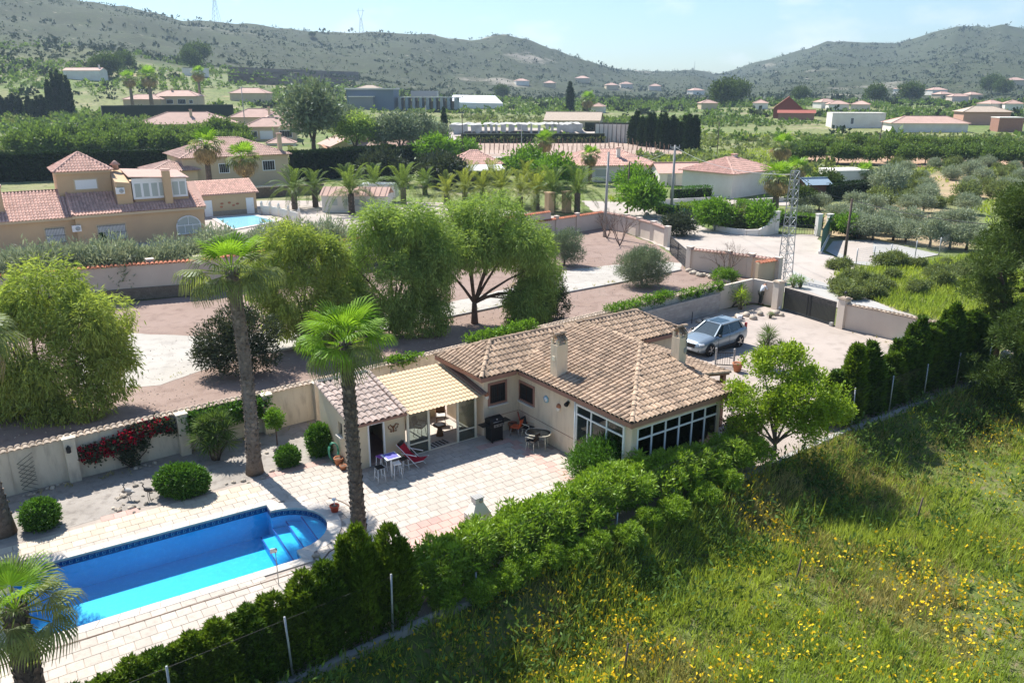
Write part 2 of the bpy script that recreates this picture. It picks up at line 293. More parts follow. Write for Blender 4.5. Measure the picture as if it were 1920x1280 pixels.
# leaves
L = {}
L['pepper'] = leafmat('pepper tree leaf', (.30, .40, .13), (.22, .32, .095), .45, .05, .35)
L['pepper_y'] = leafmat('pepper tree leaf yellowish', (.34, .40, .11), (.24, .32, .085), .45, .05, .35)
L['dark'] = leafmat('dark shrub leaf', (0.047, 0.068, 0.035), (0.074, 0.088, 0.054), .2, .2, .8)
L['olive'] = leafmat('olive leaf', (.22, .27, .165), (.15, .20, .115), .25, .2, .8, .3, (1.1, 1.1, .8))
L['sage'] = leafmat('grey green shrub leaf', (.34, .38, .26), (.25, .295, .19), .25, .2, .8, .3, (1.1, 1.1, .8))
L['box'] = leafmat('clipped bush leaf', (0.111, 0.234, 0.033), (0.065, 0.150, 0.023), .3, .25, 2.5)
L['pitto'] = leafmat('hedge leaf bright', (.25, .37, .04), (.16, .27, .03), .35, .25, 1.0)
L['light'] = leafmat('light green tree leaf', (.30, .40, .04), (.19, .29, .03), .42, .15, .8)
L['vine'] = leafmat('creeper leaf', (.16, .29, .035), (.11, .22, .03), .4, .15, 1.5)
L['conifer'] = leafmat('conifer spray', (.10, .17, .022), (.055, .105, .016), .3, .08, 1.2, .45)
L['conifer_y'] = leafmat('conifer spray yellowish', (.15, .22, .025), (.08, .14, .018), .35, .08, 1.2, .45)  # paler, yellower tone carried by some of the conifers as a whole
L['cypress'] = leafmat('cypress spray', (0.036, 0.065, 0.023), (0.026, 0.049, 0.019), .15, .05, 1.2)
L['pine'] = leafmat('pine needle', (.06, .10, .025), (.10, .145, .038), .25, .08, .5, .4)
L['fan'] = leafmat('fan palm leaf', (0.220, 0.360, 0.045), (0.150, 0.280, 0.035), .45, .07, .7, .25)
L['fan_old'] = leafmat('fan palm leaf older', (0.160, 0.220, 0.070), (0.220, 0.240, 0.110), .4, .1, .7, .3)
L['dry'] = leafmat('dry palm leaf', (0.390, 0.299, 0.156), (0.286, 0.221, 0.117), .3, .1, .7, .3, (1, .95, .7))
L['date'] = leafmat('date palm leaf', (0.158, 0.221, 0.063), (0.116, 0.173, 0.047), .35, .08, .7, .3)
L['date_y'] = leafmat('date palm leaf yellowish', (0.263, 0.294, 0.074), (0.200, 0.242, 0.053), .35, .08, .7, .3)
L['yucca'] = leafmat('yucca leaf', (.085, .15, .035), (.14, .20, .05), .3, .25, .9, .3)
L['orchard'] = leafmat('orchard leaf', (.14, .21, .06), (.10, .16, .045), .4, .1, .5)
L['bush'] = leafmat('wild bush leaf', (.17, .215, .085), (.22, .25, .115), .3, .08, .25)
L['far'] = leafmat('far scrub leaf', (.062, .085, .042), (.075, .098, .048), .1, .05, .05, .4)
L['pinefar'] = leafmat('far pine leaf', (.042, .062, .034), (.058, .078, .04), .1, .05, .05, .4)
L['rose'] = leafmat('bougainvillea bract', (0.500, 0.012, 0.030), (0.380, 0.010, 0.050), .4, .1, 2, .3, (1.1, .8, .8))
L['grass'] = leafmat('meadow grass', (.36, .42, .085), (.25, .33, .06), .4, .05, .22, .4)
L['grass_dry'] = leafmat('meadow grass straw', (.42, .37, .16), (.30, .30, .09), .4, .05, .3, .4, (1.1, 1.05, .7))
L['flower'] = leafmat('yellow flower', (0.800, 0.500, 0.020), (0.800, 0.600, 0.050), .3, 0, 1, .15, (1, 1, .6))
L['pinkleaf'] = leafmat('red brown shrub leaf', (0.117, 0.058, 0.058), (0.065, 0.052, 0.039), .25, .2, 1)
# ------------------------------------------------------------------ terrain (one sheet to the horizon)
GA = R(36.9)                                     # direction of the garden wall
WALL = [Vector((-33.4, 17.1, 0)), Vector((-19.39, 27.61, 0)), Vector((-9.48, 35.04, 0)), Vector((14.74, 54.7, 0)), Vector((17.75, 56.25, 0)), Vector((19.0, 55.1, 0))]
KERB = [Vector((-32.0, -2.8, 0)), Vector((-3.1, 19.35, 0)), Vector((2.78, 23.95, 0)), Vector((15.9, 33.75, 0)), Vector((27.06, 41.2, 0))]
LOT = [WALL[0], WALL[1], WALL[2], WALL[3], WALL[4], Vector((19.25, 54.95, 0)), Vector((21.6, 50.7, 0)), Vector((27.7, 43.4, 0)), KERB[4], KERB[3], KERB[2], KERB[1], KERB[0]]
def inpoly(x, y, P):
    x = np.asarray(x, float); y = np.asarray(y, float); c = np.zeros(x.shape, bool); n = len(P)
    for i in range(n):
        a, b = P[i], P[(i + 1) % n]
        if a[1] == b[1]: continue
        c ^= ((a[1] > y) != (b[1] > y)) & (x < (b[0] - a[0]) * (y - a[1]) / (b[1] - a[1]) + a[0])
    return c
def pdist(x, y, P, closed=True):
    x = np.asarray(x, float); y = np.asarray(y, float); d = np.full(x.shape, 1e9); n = len(P)
    for i in range(n if closed else n - 1):
        a, b = P[i], P[(i + 1) % n]; ex, ey = b[0] - a[0], b[1] - a[1]; q = ex * ex + ey * ey + 1e-12
        t = np.clip(((x - a[0]) * ex + (y - a[1]) * ey) / q, 0, 1); d = np.minimum(d, np.hypot(x - a[0] - t * ex, y - a[1] - t * ey))
    return d
rings = np.concatenate([np.arange(3, 60, .7), 60 * (2500 / 60) ** np.linspace(0, 1, 200)])
azs = np.concatenate([np.linspace(-.78, .78, 430), np.linspace(.8, 2 * math.pi - .8, 70)])
RR, AA = np.meshgrid(rings, azs, indexing='ij'); TX = RR * np.sin(AA); TY = RR * np.cos(AA); TZ = terrain(TX, TY) - .06
lotin = inpoly(TX, TY, LOT) & (pdist(TX, TY, LOT) > 1.3); TZ = np.where(lotin, -3.2, TZ)
def bank(x, y): return -1.1 * sstep(.15, 2.6, pdist(x, y, KERB, False)) * (1 - sstep(22, 29, x))
meadow = (RR < 70) & ~inpoly(TX, TY, LOT) & (TY < np.interp(TX, [k.x for k in KERB], [k.y for k in KERB]) - .5)
TZ = TZ + np.where(meadow, (fbm(TX / 5, TY / 5, 4) - .5) * .35 * np.clip(pdist(TX, TY, KERB, False) / 3 - .2, 0, 1) + bank(TX, TY), 0)
nR, nA = TX.shape
idx = np.arange(nR * nA).reshape(nR, nA); nx = np.roll(idx, -1, 1)
TF = np.stack([idx[:-1], idx[1:], nx[1:], nx[:-1]], -1).reshape(-1, 4)
def ground_material():
    m = bpy.data.materials.new('open country'); m.use_nodes = True; nt = m.node_tree; n = nt.nodes; l = nt.links; b = n['Principled BSDF']; b.inputs['Roughness'].default_value = .95; b.inputs['Specular IOR Level'].default_value = .1
    geo = n.new('ShaderNodeNewGeometry')
    def nz(s, d=6, r=.6, vec=None):
        t = n.new('ShaderNodeTexNoise'); t.inputs['Scale'].default_value = s; t.inputs['Detail'].default_value = d; t.inputs['Roughness'].default_value = r; l.new(vec or geo.outputs['Position'], t.inputs['Vector']); return t.outputs[0]
    def mr(f, a, z, o0=0, o1=1):
        r = n.new('ShaderNodeMapRange'); r.inputs[1].default_value = a; r.inputs[2].default_value = z; r.inputs[3].default_value = o0; r.inputs[4].default_value = o1; l.new(f, r.inputs[0]); return r.outputs[0]
    def mix(f, A, B):
        x = n.new('ShaderNodeMix'); x.data_type = 'RGBA'
        if isinstance(f, float): x.inputs['Factor'].default_value = f
        else: l.new(f, x.inputs['Factor'])
        for k, q in (('A', A), ('B', B)):
            if isinstance(q, tuple): x.inputs[k].default_value = q + (1,)
            else: l.new(q, x.inputs[k])
        return x.outputs['Result']
    def at(name):
        a = n.new('ShaderNodeAttribute'); a.attribute_name = name; return a.outputs['Fac']
    # meadow
    mead = mix(mr(nz(.35), .4, .6), (.09, .13, .03), (.13, .15, .05)); mead = mix(mr(nz(3.2), .52, .7), mead, (.19, .15, .095))
    # fields: green, straw and bare earth in patches
    fld = mix(mr(nz(.02), .42, .58), (.15, .195, .065), (.215, .225, .10)); fld = mix(mr(nz(.075, 7), .52, .66), fld, (.30, .265, .165))
    fld = mix(mr(nz(.6, 5), .5, .68), fld, (.07, .09, .035)); fld = mix(mr(nz(.033, 4), .63, .7), fld, (.38, .27, .18))
    # hills: grey green scrub over pale rock
    hil = mix(mr(nz(.012), .38, .62), (.056, .064, .036), (.046, .055, .03)); hil = mix(mr(nz(.055, 8, .7), .5, .62), hil, (.06, .075, .035)); hil = mix(mr(nz(.2, 4, .7), .52, .66), hil, (.065, .08, .04))
    sp = n.new('ShaderNodeMapping'); sp.inputs['Scale'].default_value = (.006, .006, .02); l.new(geo.outputs['Position'], sp.inputs[0])
    hil = mix(mr(nz(1.0, 8, .62, sp.outputs[0]), .60, .68), hil, (.30, .27, .22)); hil = mix(mr(nz(.09, 6), .64, .74), hil, (.26, .23, .18))
    c = mix(at('far'), mead, fld); c = mix(at('hill'), c, hil)
    terr = mix(mr(nz(.5, 3), .45, .6), (.28, .24, .15), (.13, .15, .07)); c = mix(at('terrace'), c, terr)
    bare = mix(mr(nz(.25), .4, .6), (.40, .29, .19), (.30, .25, .14)); c = mix(at('bare'), c, bare)
    l.new(c, b.inputs['Base Color'])
    bp = n.new('ShaderNodeBump'); bp.inputs['Strength'].default_value = .6; bp.inputs['Distance'].default_value = .4; l.new(nz(.9, 6), bp.inputs['Height']); l.new(bp.outputs[0], b.inputs['Normal'])
    return m
M['country'] = ground_material()
gm = mesh_np('ground', np.stack([TX, TY, TZ], -1).reshape(-1, 3), TF, M['country'], True)
def attr(me, name, val):
    a = me.attributes.new(name, 'FLOAT', 'POINT'); a.data.foreach_set('value', np.ascontiguousarray(val.ravel(), np.float32))
attr(gm, 'far', sstep(56, 66, RR + (fbm(TX / 7, TY / 7, 8) - .5) * 8)); attr(gm, 'hill', sstep(430, 640, RR + (fbm(TX / 60, TY / 60, 2) - .5) * 260))
PXx, PXy = 960 + F_PX * TX / np.maximum(TY * CF[1] + (TZ - CAM_H) * CF[2], 1), 0
TERR = [GT(425, 128), GT(640, 138), GT(672, 162), GT(560, 168), GT(430, 152)]
attr(gm, 'terrace', inpoly(TX, TY, TERR).astype(float))
BARE = [[G(1490, 395), G(1660, 372), G(1850, 400), G(1850, 480), G(1640, 455), G(1500, 440)], [G(1690, 600), G(1860, 560), G(1900, 600), G(1830, 660)], [G(1640, 350), G(1760, 330), G(1920, 345), G(1920, 380), G(1700, 372)]]
bb = np.zeros_like(TX)
for Pq in BARE: bb = np.maximum(bb, inpoly(TX, TY, Pq) * sstep(0, 3, pdist(TX, TY, Pq) * (.5 + fbm(TX / 5, TY / 5, 6))))
attr(gm, 'bare', bb * sstep(.15, .4, fbm(TX / 6, TY / 6, 31)))
tag(link('ground', gm), None, None, None, 'structure')
# ------------------------------------------------------------------ flat ground of the plots
def rough(pts, step=.7, amp=.16):
    out = []; r_ = random.Random(3)
    for a, b in zip(pts, pts[1:] + pts[:1]):
        n = max(1, int((b - a).length / step)); nn = Vector((-(b - a).y, (b - a).x, 0)).normalized() if (b - a).length > 1e-6 else Vector()
        for i in range(n): out.append(a.lerp(b, i / n) + (nn * r_.uniform(-amp, amp) if i else Vector()))
    return out
def flat(name, pts, z, m, holes=()):
    import bmesh
    if name in ('concrete_drive', 'street', 'lane_surface', 'paved_yard', 'neighbour_plot'): pts = rough(list(pts))
    bm = bmesh.new(); es = []
    for loop in [pts] + list(holes):
        vs = [bm.verts.new((p[0], p[1], z)) for p in loop]
        es += [bm.edges.new((vs[i], vs[(i + 1) % len(vs)])) for i in range(len(vs))]
    bmesh.ops.triangle_fill(bm, use_beauty=True, edges=es)
    for f in bm.faces:
        if f.normal.z < 0: f.normal_flip()
    me = bpy.data.meshes.new(name); bm.to_mesh(me); bm.free(); me.materials.append(m)
    return tag(link(name, me), None, None, None, 'structure')
# pool frame
PA = R(32.2); pu = Vector((math.cos(PA), math.sin(PA), 0)); pv = Vector((-math.sin(PA), math.cos(PA), 0))
PBR = Vector((-9.31, 26.65, 0)); PW, PL, PRAD = 4.2, 8.3, 1.55
PFR = PBR - pv * PW; PMID = PBR - pv * PW / 2
def pool_outline(off=0.0, n=20):
    """water edge pushed out by off; starts at the far left corner and runs clockwise seen from above"""
    w = PW / 2 + off; r = PRAD + off; xl = -PL - off; xr = off * .55
    P2 = [(xl, w), (xr, w), (xr, r)] if r < w - .02 else [(xl, w), (xr, w)]
    P2 += [(xr + r * math.sin(t), r * math.cos(t)) for t in np.linspace(.0 if r >= w - .02 else .12, math.pi - (.0 if r >= w - .02 else .12), n)]
    P2 += [(xr, -r), (xr, -w), (xl, -w)] if r < w - .02 else [(xr, -w), (xl, -w)]
    return [PMID + pu * a + pv * b for a, b in P2]
POOL = pool_outline(); COPE = pool_outline(.38)
lot = flat('plot_ground', LOT, -.012, M['yard'], [pool_outline(.1)])
# ---- neighbour plot of red gravel and its drive
FARW = [Vector((-40, 51.5, 0)), Vector((-23.4, 59.2, 0)), Vector((4.04, 84.7, 0)), Vector((10.3, 90.2, 0))]
ROADW = [Vector((10.3, 90.2, 0)), Vector((12.6, 86.6, 0)), Vector((14.9, 79.0, 0)), Vector((15.7, 70.2, 0)), Vector((15.6, 68.4, 0)), Vector((18.5, 66.4, 0)), Vector((20.1, 65.2, 0)), Vector((21.9, 63.5, 0)), Vector((19.4, 57.3, 0)), Vector((17.9, 56.5, 0))]
nl = [Vector((-60, 40, 0))] + FARW + ROADW[1:] + [w + Vector((-.2, .25, 0)) for w in WALL[4::-1]] + [Vector((-60, 0, 0))]
flat('neighbour_plot', nl, -.006, M['red_gravel'])
flat('concrete_drive', [G(*p) for p in ((150, 720), (236, 726), (300, 722), (345, 706), (392, 690), (450, 672), (522, 659), (584, 648), (720, 620), (849, 594), (1064, 549), (1156, 532), (1277, 507), (1283, 493), (1220, 490), (1147, 497), (1055, 508), (960, 540), (850, 565), (720, 590), (600, 610), (500, 622), (400, 632), (330, 628), (240, 624), (150, 640))], .004, M['drive'])
# ---- street, lane and paved yards across it
flat('street', [G(*p) for p in ((1090, 376), (1190, 380), (1240, 400), (1330, 429), (1400, 441), (1450, 439), (1530, 440), (1547, 475), (1605, 500), (1565, 522), (1596, 548), (1700, 586), (1745, 600), (1690, 604), (1578, 578), (1500, 560), (1466, 545), (1454, 530), (1406, 521), (1363, 514), (1289, 506), (1255, 470), (1224, 455), (1173, 436), (1140, 425), (1115, 400))], .0, M['road'])
flat('lane_surface', [G(*p) for p in ((1486, 506), (1520, 522), (1600, 548), (1692, 588), (1660, 592), (1560, 562), (1492, 538))], .006, M['lane'])
flat('paved_yard', [G(*p) for p in ((1210, 372), (1330, 376), (1460, 372), (1500, 385), (1400, 386), (1330, 386), (1300, 396), (1240, 392))], .002, M['road'])
flat('court_surface', [G(*p) for p in ((1548, 470), (1562, 452), (1640, 449), (1762, 477), (1640, 500), (1590, 492))], .008, M['lane'])
flat('court_slab', [G(*p) for p in ((1562, 466), (1574, 453), (1637, 453), (1637, 491), (1600, 490))], .014, M['road'])
flat('villa_yard', [Vector((-75, 62, 0)), Vector((-25, 60, 0)), Vector((4, 86, 0)), Vector((9, 96, 0)), Vector((-10, 112, 0)), Vector((-75, 118, 0))], -.01, M['road'])
# kerb lines of the drive
k = MB(); kp = [G(*p) for p in ((522, 659), (584, 648), (720, 620), (849, 594), (1064, 549), (1156, 532), (1277, 507))]
for a, b in zip(kp, kp[1:]): k.bar(a + Vector((0, 0, .06)), b + Vector((0, 0, .06)), .14, .12)
struct(k, 'drive_kerb', M['grey_pipe'])
# low concrete kerb under the front fence
k = MB()
for a, b in zip(KERB, KERB[1:]): k.bar(a + Vector((0, 0, -.3)), b + Vector((0, 0, -.3)), .24, .9)
struct(k, 'fence_kerb', M['grey_pipe'])
# ------------------------------------------------------------------ swimming pool
def water_material():
    m = bpy.data.materials.new('pool water'); m.use_nodes = True; nt = m.node_tree; n = nt.nodes; l = nt.links; n.clear()
    out = n.new('ShaderNodeOutputMaterial'); fr = n.new('ShaderNodeFresnel'); two_sided(n, l, fr, 1.33)
    t = n.new('ShaderNodeBsdfTransparent'); t.inputs[0].default_value = (.62, .93, .985, 1); g = n.new('ShaderNodeBsdfGlossy'); g.inputs['Roughness'].default_value = .03
    tc = n.new('ShaderNodeTexCoord'); nz = n.new('ShaderNodeTexNoise'); nz.inputs['Scale'].default_value = 3.5; nz.inputs['Detail'].default_value = 3; l.new(tc.outputs['Object'], nz.inputs['Vector'])
    bp = n.new('ShaderNodeBump'); bp.inputs['Strength'].default_value = .6; bp.inputs['Distance'].default_value = .05; l.new(nz.outputs[0], bp.inputs['Height'])
    l.new(bp.outputs[0], fr.inputs['Normal']); l.new(bp.outputs[0], g.inputs['Normal'])
    mx = n.new('ShaderNodeMixShader'); l.new(fr.outputs[0], mx.inputs[0]); l.new(t.outputs[0], mx.inputs[1]); l.new(g.outputs[0], mx.inputs[2]); l.new(mx.outputs[0], out.inputs[0]); return m
M['water'] = water_material()
M['mosaic'] = mat('pool mosaic blue', (.014, .43, .74), .4, (.012, .39, .70), 1.5, (.035, .49, .78), coords='World')
M['mosaic_dark'] = mat('pool border mosaic', (.01, .04, .16), .4)
M['mosaic_key'] = mat('pool key pattern', (.30, .36, .42), .4)
M['step_edge'] = mat('pool step edge mosaic', (.01, .06, .3), .4)
pool = thing('swimming_pool', 'blue tiled swimming pool with rounded step end and pale stone rim', 'swimming pool')
DEP = 1.22
def strip(mb, pts, z0, z1, off=0):
    n = len(pts)
    for i in range(n):
        a, b = pts[i], pts[(i + 1) % n]; mb.poly([(a[0], a[1], z0), (b[0], b[1], z0), (b[0], b[1], z1), (a[0], a[1], z1)])
mb = MB(); strip(mb, POOL, -DEP, -.06)
bo = MB().poly([(p[0], p[1], -DEP) for p in POOL]); mb.add(bo.v, bo.f)
part(mb, 'basin', M['mosaic'], pool)
ins = pool_outline(-.012); mb = MB(); strip(mb, ins, -.24, -.035); part(mb, 'tile_border', M['mosaic_dark'], pool)
# greek key: short light bars on the border
mb = MB(); ins2 = pool_outline(-.02); per = 0
for i in range(len(ins2)):
    a, b = ins2[i], ins2[(i + 1) % len(ins2)]; d = (b - a); ln = d.length
    if ln < .08: continue
    d.normalize(); nk = max(1, int(ln / .2))
    for kx in range(nk):
        c0 = a + d * (ln * (kx + .15) / nk); c1 = a + d * (ln * (kx + .85) / nk); cm = a + d * (ln * (kx + .5) / nk)
        for (q0, q1, z0, z1) in ((c0, c1, -.075, -.06), (c0, c0 + d * .02, -.17, -.075), (c0, cm, -.185, -.17), (cm, cm + d * .02, -.17, -.12)):
            mb.poly([(q0[0], q0[1], z0), (q1[0], q1[1], z0), (q1[0], q1[1], z1), (q0[0], q0[1], z1)])
tag(part(mb, 'key_pattern', M['mosaic_key'], pool), kind='stuff')
mb = MB().poly([(p[0], p[1], -.10) for p in pool_outline(-.001)[::-1]]); part(mb, 'water', M['water'], pool)
mb = MB(); n = len(POOL)
CI, CO = pool_outline(-.03), COPE
# coping follows the edge: stones of about half a metre
mb = MB()
def coping_stones():
    inn, out = [], []
    big = pool_outline(.38); 
    w = PW / 2; seg = []
    L0 = [(-PL, w), (0, w)]; nL = 15
    pts_in = [(-PL + (PL - .0) * i / nL, w) for i in range(nL + 1)]; pts_out = [(-PL - .38 + (PL + .38 + .3) * i / nL, w + .38) for i in range(nL + 1)]
    arcn = 13; ai = [(PRAD * math.sin(t), PRAD * math.cos(t)) for t in np.linspace(.1, math.pi - .1, arcn)]
    ao = [(.3 + (PRAD + .2) * math.sin(t), (PRAD + .42) * math.cos(t)) for t in np.linspace(.1, math.pi - .1, arcn)]
    pi = pts_in + [(.0, PRAD)] + ai + [(0, -PRAD)] + [(-a, b) for a, b in []]
    po = pts_out + [(.3, w + .3)] + ao + [(.3, -w - .3)]
    pi += [(-PL + PL * (nL - i) / nL, -w) for i in range(nL + 1)]; po += [(-PL - .38 + (PL + .68) * (nL - i) / nL, -w - .38) for i in range(nL + 1)]
    nW = 7
    pi += [(-PL, -w + PW * i / nW) for i in range(1, nW + 1)]; po += [(-PL - .38, -w - .38 + (PW + .76) * i / nW) for i in range(1, nW + 1)]
    return pi, po
ci, co = coping_stones(); to = lambda q: PMID + pu * q[0] + pv * q[1]
for i in range(len(ci) - 1):
    a, b, c, d = to(ci[i]), to(ci[i + 1]), to(co[i + 1]), to(co[i]); cen = (a + b + c + d) / 4
    q = [cen + (p - cen) * .992 for p in (a, b, c, d)]
    if (q[0] - q[1]).length < .02 and (q[2] - q[3]).length < .02: continue
    st = MB(); zt = .045; V = [(p[0], p[1], -.06) for p in q] + [(p[0], p[1], zt - .012) for p in q] + [tuple(cen + (p - cen) * .965)[:2] + (zt,) for p in q]
    st.add(V, [(8, 9, 10, 11), (4, 5, 9, 8), (5, 6, 10, 9), (6, 7, 11, 10), (7, 4, 8, 11), (0, 1, 5, 4), (1, 2, 6, 5), (2, 3, 7, 6), (3, 0, 4, 7)])
    part(st, 'coping_stone', M['coping'], pool)
# curved steps in the rounded end
for kx, (xr, zt) in enumerate(((1.0, -.30), (.5, -.50), (0.02, -.70), (-.45, -.92))):
    st = MB(); half = math.sqrt(max(PRAD ** 2 - max(xr, 0) ** 2, .1)) - .02 if xr > 0 else PRAD - .02
    pts = [(xr, -half)] + [(PRAD * math.sin(t) * .99, PRAD * math.cos(t) * .99) for t in np.linspace(math.pi - .05, .05, 16) if PRAD * math.sin(t) > max(xr, 0.01)] + [(xr, half)]
    if xr <= 0: pts = [(xr, -half)] + [(0.01, -half)] + pts[1:-1] + [(.01, half), (xr, half)]
    st.prism([to(p) for p in pts][::-1], -DEP, zt); s_ = part(st, 'step', M['mosaic'], pool)
    ed = MB(); a, b = to((xr, -half)), to((xr, half)); ed.bar(Vector((a.x, a.y, zt + .004)), Vector((b.x, b.y, zt + .004)), .05, .012); part(ed, 'step_edge', M['step_edge'], s_)
# slot drain round the pool
dr = pool_outline(.78); mb = MB()
pts = dr[3:-1]
pts = [PMID + pu * (.5 + 2.15 * math.sin(t)) + pv * (2.25 * math.cos(t)) for t in np.linspace(.9, math.pi - .55, 14)]
pts += [PMID + pu * .9 - pv * (PW / 2 + .15), PMID + pu * .35 - pv * (PW / 2 + .72), PMID - pu * (PL + .6) - pv * (PW / 2 + .72)]
for a, b in zip(pts, pts[1:]): mb.bar(Vector((a.x, a.y, .031)), Vector((b.x, b.y, .031)), .055, .02)
struct(mb, 'slot_drain', M['soil_dark'])
# ------------------------------------------------------------------ terrace of stone slabs
HA = R(35.3); HO = Vector((-1.348, 32.415, 0)); hu = Vector((math.cos(HA), math.sin(HA), 0)); hv = Vector((-math.sin(HA), math.cos(HA), 0))
def HW(a, b, z=0): return HO + hu * a + hv * b + Vector((0, 0, z))
BED = [G(*p) for p in ((-120, 1052), (126, 990), (211, 965), (294, 944), (411, 916), (472, 898), (560, 873), (622, 859))]
KIN = [k + Vector((-.45, .6, 0)) for k in KERB]
TERR_POLY = BED + [HW(-6.0, .55), HW(2.3, .55), HW(2.3, -6.9), HW(2.9, -7.6), KIN[2] + Vector((2.4, 1.9, 0)), KIN[2], KIN[1], Vector((-18, 7.4, 0)), Vector((-24, 14, 0))]
flat('terrace_bed', TERR_POLY, .002, M['mortar'], [pool_outline(.2)])
TA = R(34.0); tu = Vector((math.cos(TA), math.sin(TA), 0)); tv = Vector((-math.sin(TA), math.cos(TA), 0)); SW, SD = .43, .43
cl = []
for i in range(-70, 60):
    for j in range(-60, 60):
        c = Vector((-6, 26, 0)) + tu * ((i + (.5 if j % 2 else 0)) * SW) + tv * (j * SD)
        cl.append((c.x, c.y))
cl = np.array(cl); ok = inpoly(cl[:, 0], cl[:, 1], TERR_POLY) & (pdist(cl[:, 0], cl[:, 1], TERR_POLY) > .17) & ~inpoly(cl[:, 0], cl[:, 1], [to(p) for p in co])
px_ok = np.array([(-60 < q[0] < 1980 and 790 < q[1] < 1340) for q in (PX((x, y, 0)) for x, y in cl)]) & (cl[:, 1] > 4); ok &= px_ok; cl = cl[ok]
bedd = pdist(cl[:, 0], cl[:, 1], BED, False); hl = [((c - Vector((HO.x, HO.y))).dot(hu.to_2d()), (c - Vector((HO.x, HO.y))).dot(hv.to_2d())) for c in (Vector(q) for q in cl)]
def slab_kind(i):
    a, b = hl[i]
    if bedd[i] < .38: return 2
    if -.95 < b < -.5 and -.6 < a < 1.2: return 2
    if .8 < a < 1.25 and -6.6 < b < -.5: return 2
    if -6.2 < a < -3.4 and .1 < b < .6: return 2
    if -5.2 < b + .28 * a < -1 and False: return 2
    q = PX((cl[i][0], cl[i][1], 0))
    if q[0] > 765 and q[1] > 946 + (900 - q[0]) * .29 and q[0] < 905: return 2
    if q[0] < 480 and q[1] < 1010 + (200 - q[0]) * .27 and q[1] < 1060: return 1
    return 0
kinds = [slab_kind(i) for i in range(len(cl))]
def slab_verts(w=SW - .012, d=SD - .012, h=.03, b=.01):
    V = [(sx * w / 2, sy * d / 2, 0) for sx, sy in ((-1, -1), (1, -1), (1, 1), (-1, 1))] + [(sx * w / 2, sy * d / 2, h - .005) for sx, sy in ((-1, -1), (1, -1), (1, 1), (-1, 1))] + [(sx * (w / 2 - b), sy * (d / 2 - b), h) for sx, sy in ((-1, -1), (1, -1), (1, 1), (-1, 1))]
    Fq = [(8, 9, 10, 11)] + [(4 + i, 4 + (i + 1) % 4, 8 + (i + 1) % 4, 8 + i) for i in range(4)] + [(i, (i + 1) % 4, 4 + (i + 1) % 4, 4 + i) for i in range(4)]
    return np.array(V), np.array(Fq)
SV, SF = slab_verts(); dist = np.hypot(cl[:, 0], cl[:, 1]); order = np.argsort(dist)
TERRACE = bpy.data.objects['terrace_bed']
smesh = [mesh_np('paving_slab', SV, SF, M[k_]) for k_ in ('slab', 'slab_yellow', 'slab_pink')]
for i in order[:300]: link('paving_slab', smesh[kinds[i]], TERRACE, (cl[i][0], cl[i][1], .004 + rnd.uniform(0, .004)), TA)
ct, st_ = math.cos(TA), math.sin(TA); rest = [[], [], []]
for i in order[300:]:
    q = SV.copy(); X = q[:, 0] * ct - q[:, 1] * st_ + cl[i][0]; Y = q[:, 0] * st_ + q[:, 1] * ct + cl[i][1]; rest[kinds[i]].append(np.stack([X, Y, q[:, 2] + .004 + rnd.uniform(0, .004)], -1))
Vs = []; Fs = []; mi = []; b0 = 0
for k_, lst in enumerate(rest):
    for q in lst: Vs.append(q); Fs.append(SF + b0); b0 += len(q); mi += [k_] * len(SF)
tag(link('paving', mesh_np('paving', np.concatenate(Vs), np.concatenate(Fs), [M['slab'], M['slab_yellow'], M['slab_pink']], False, mi), TERRACE), None, None, None, 'stuff')
# gravel bed along the garden wall
flat('gravel_bed', BED + [HW(-6.05, 1), HW(-6.05, 6.5), WALL[2], WALL[1], WALL[0], Vector((-31, 13, 0))], .008, M['gravel'])
# ------------------------------------------------------------------ roof tiles
def tile_geo(w=.25, l=.42, h=.075, n=5):
    prof = [(-w / 2, .006), (-w / 2 + .05, .004)] + [(-w / 2 + .05 + (w - .05) * (.5 - .5 * math.cos(math.pi * k_ / n)), .004 + h * math.sin(math.pi * k_ / n)) for k_ in range(1, n + 1)]
    V = []; N_ = len(prof)
    for (y, zo, t) in ((-.03, .03, 1.0), (l - .03, .0, .9)):
        for x, z in prof: V.append((x * t, y, z * t + zo))
    for x, z in prof: V.append((x, -.03, z + .008))
    Fq = [(i, i + 1, N_ + i + 1, N_ + i) for i in range(N_ - 1)] + [(2 * N_ + i, 2 * N_ + i + 1, i + 1, i) for i in range(N_ - 1)]
    return np.array(V), np.array(Fq)
def cap_geo(r=.11, l=.45, n=6):
    V = []; N_ = n + 1
    for (y, t, zo) in ((0, 1.0, .02), (l, .86, 0)):
        for k_ in range(N_): a = math.pi * k_ / n; V.append((-math.cos(a) * r * t, y, math.sin(a) * r * t * .95 + zo - .02))
    for k_ in range(N_): a = math.pi * k_ / n; V.append((-math.cos(a) * r * .82, 0, math.sin(a) * r * .78))
    Fq = [(i, i + 1, N_ + i + 1, N_ + i) for i in range(n)] + [(2 * N_ + i, 2 * N_ + i + 1, i + 1, i) for i in range(n)]
    return np.array(V), np.array(Fq)
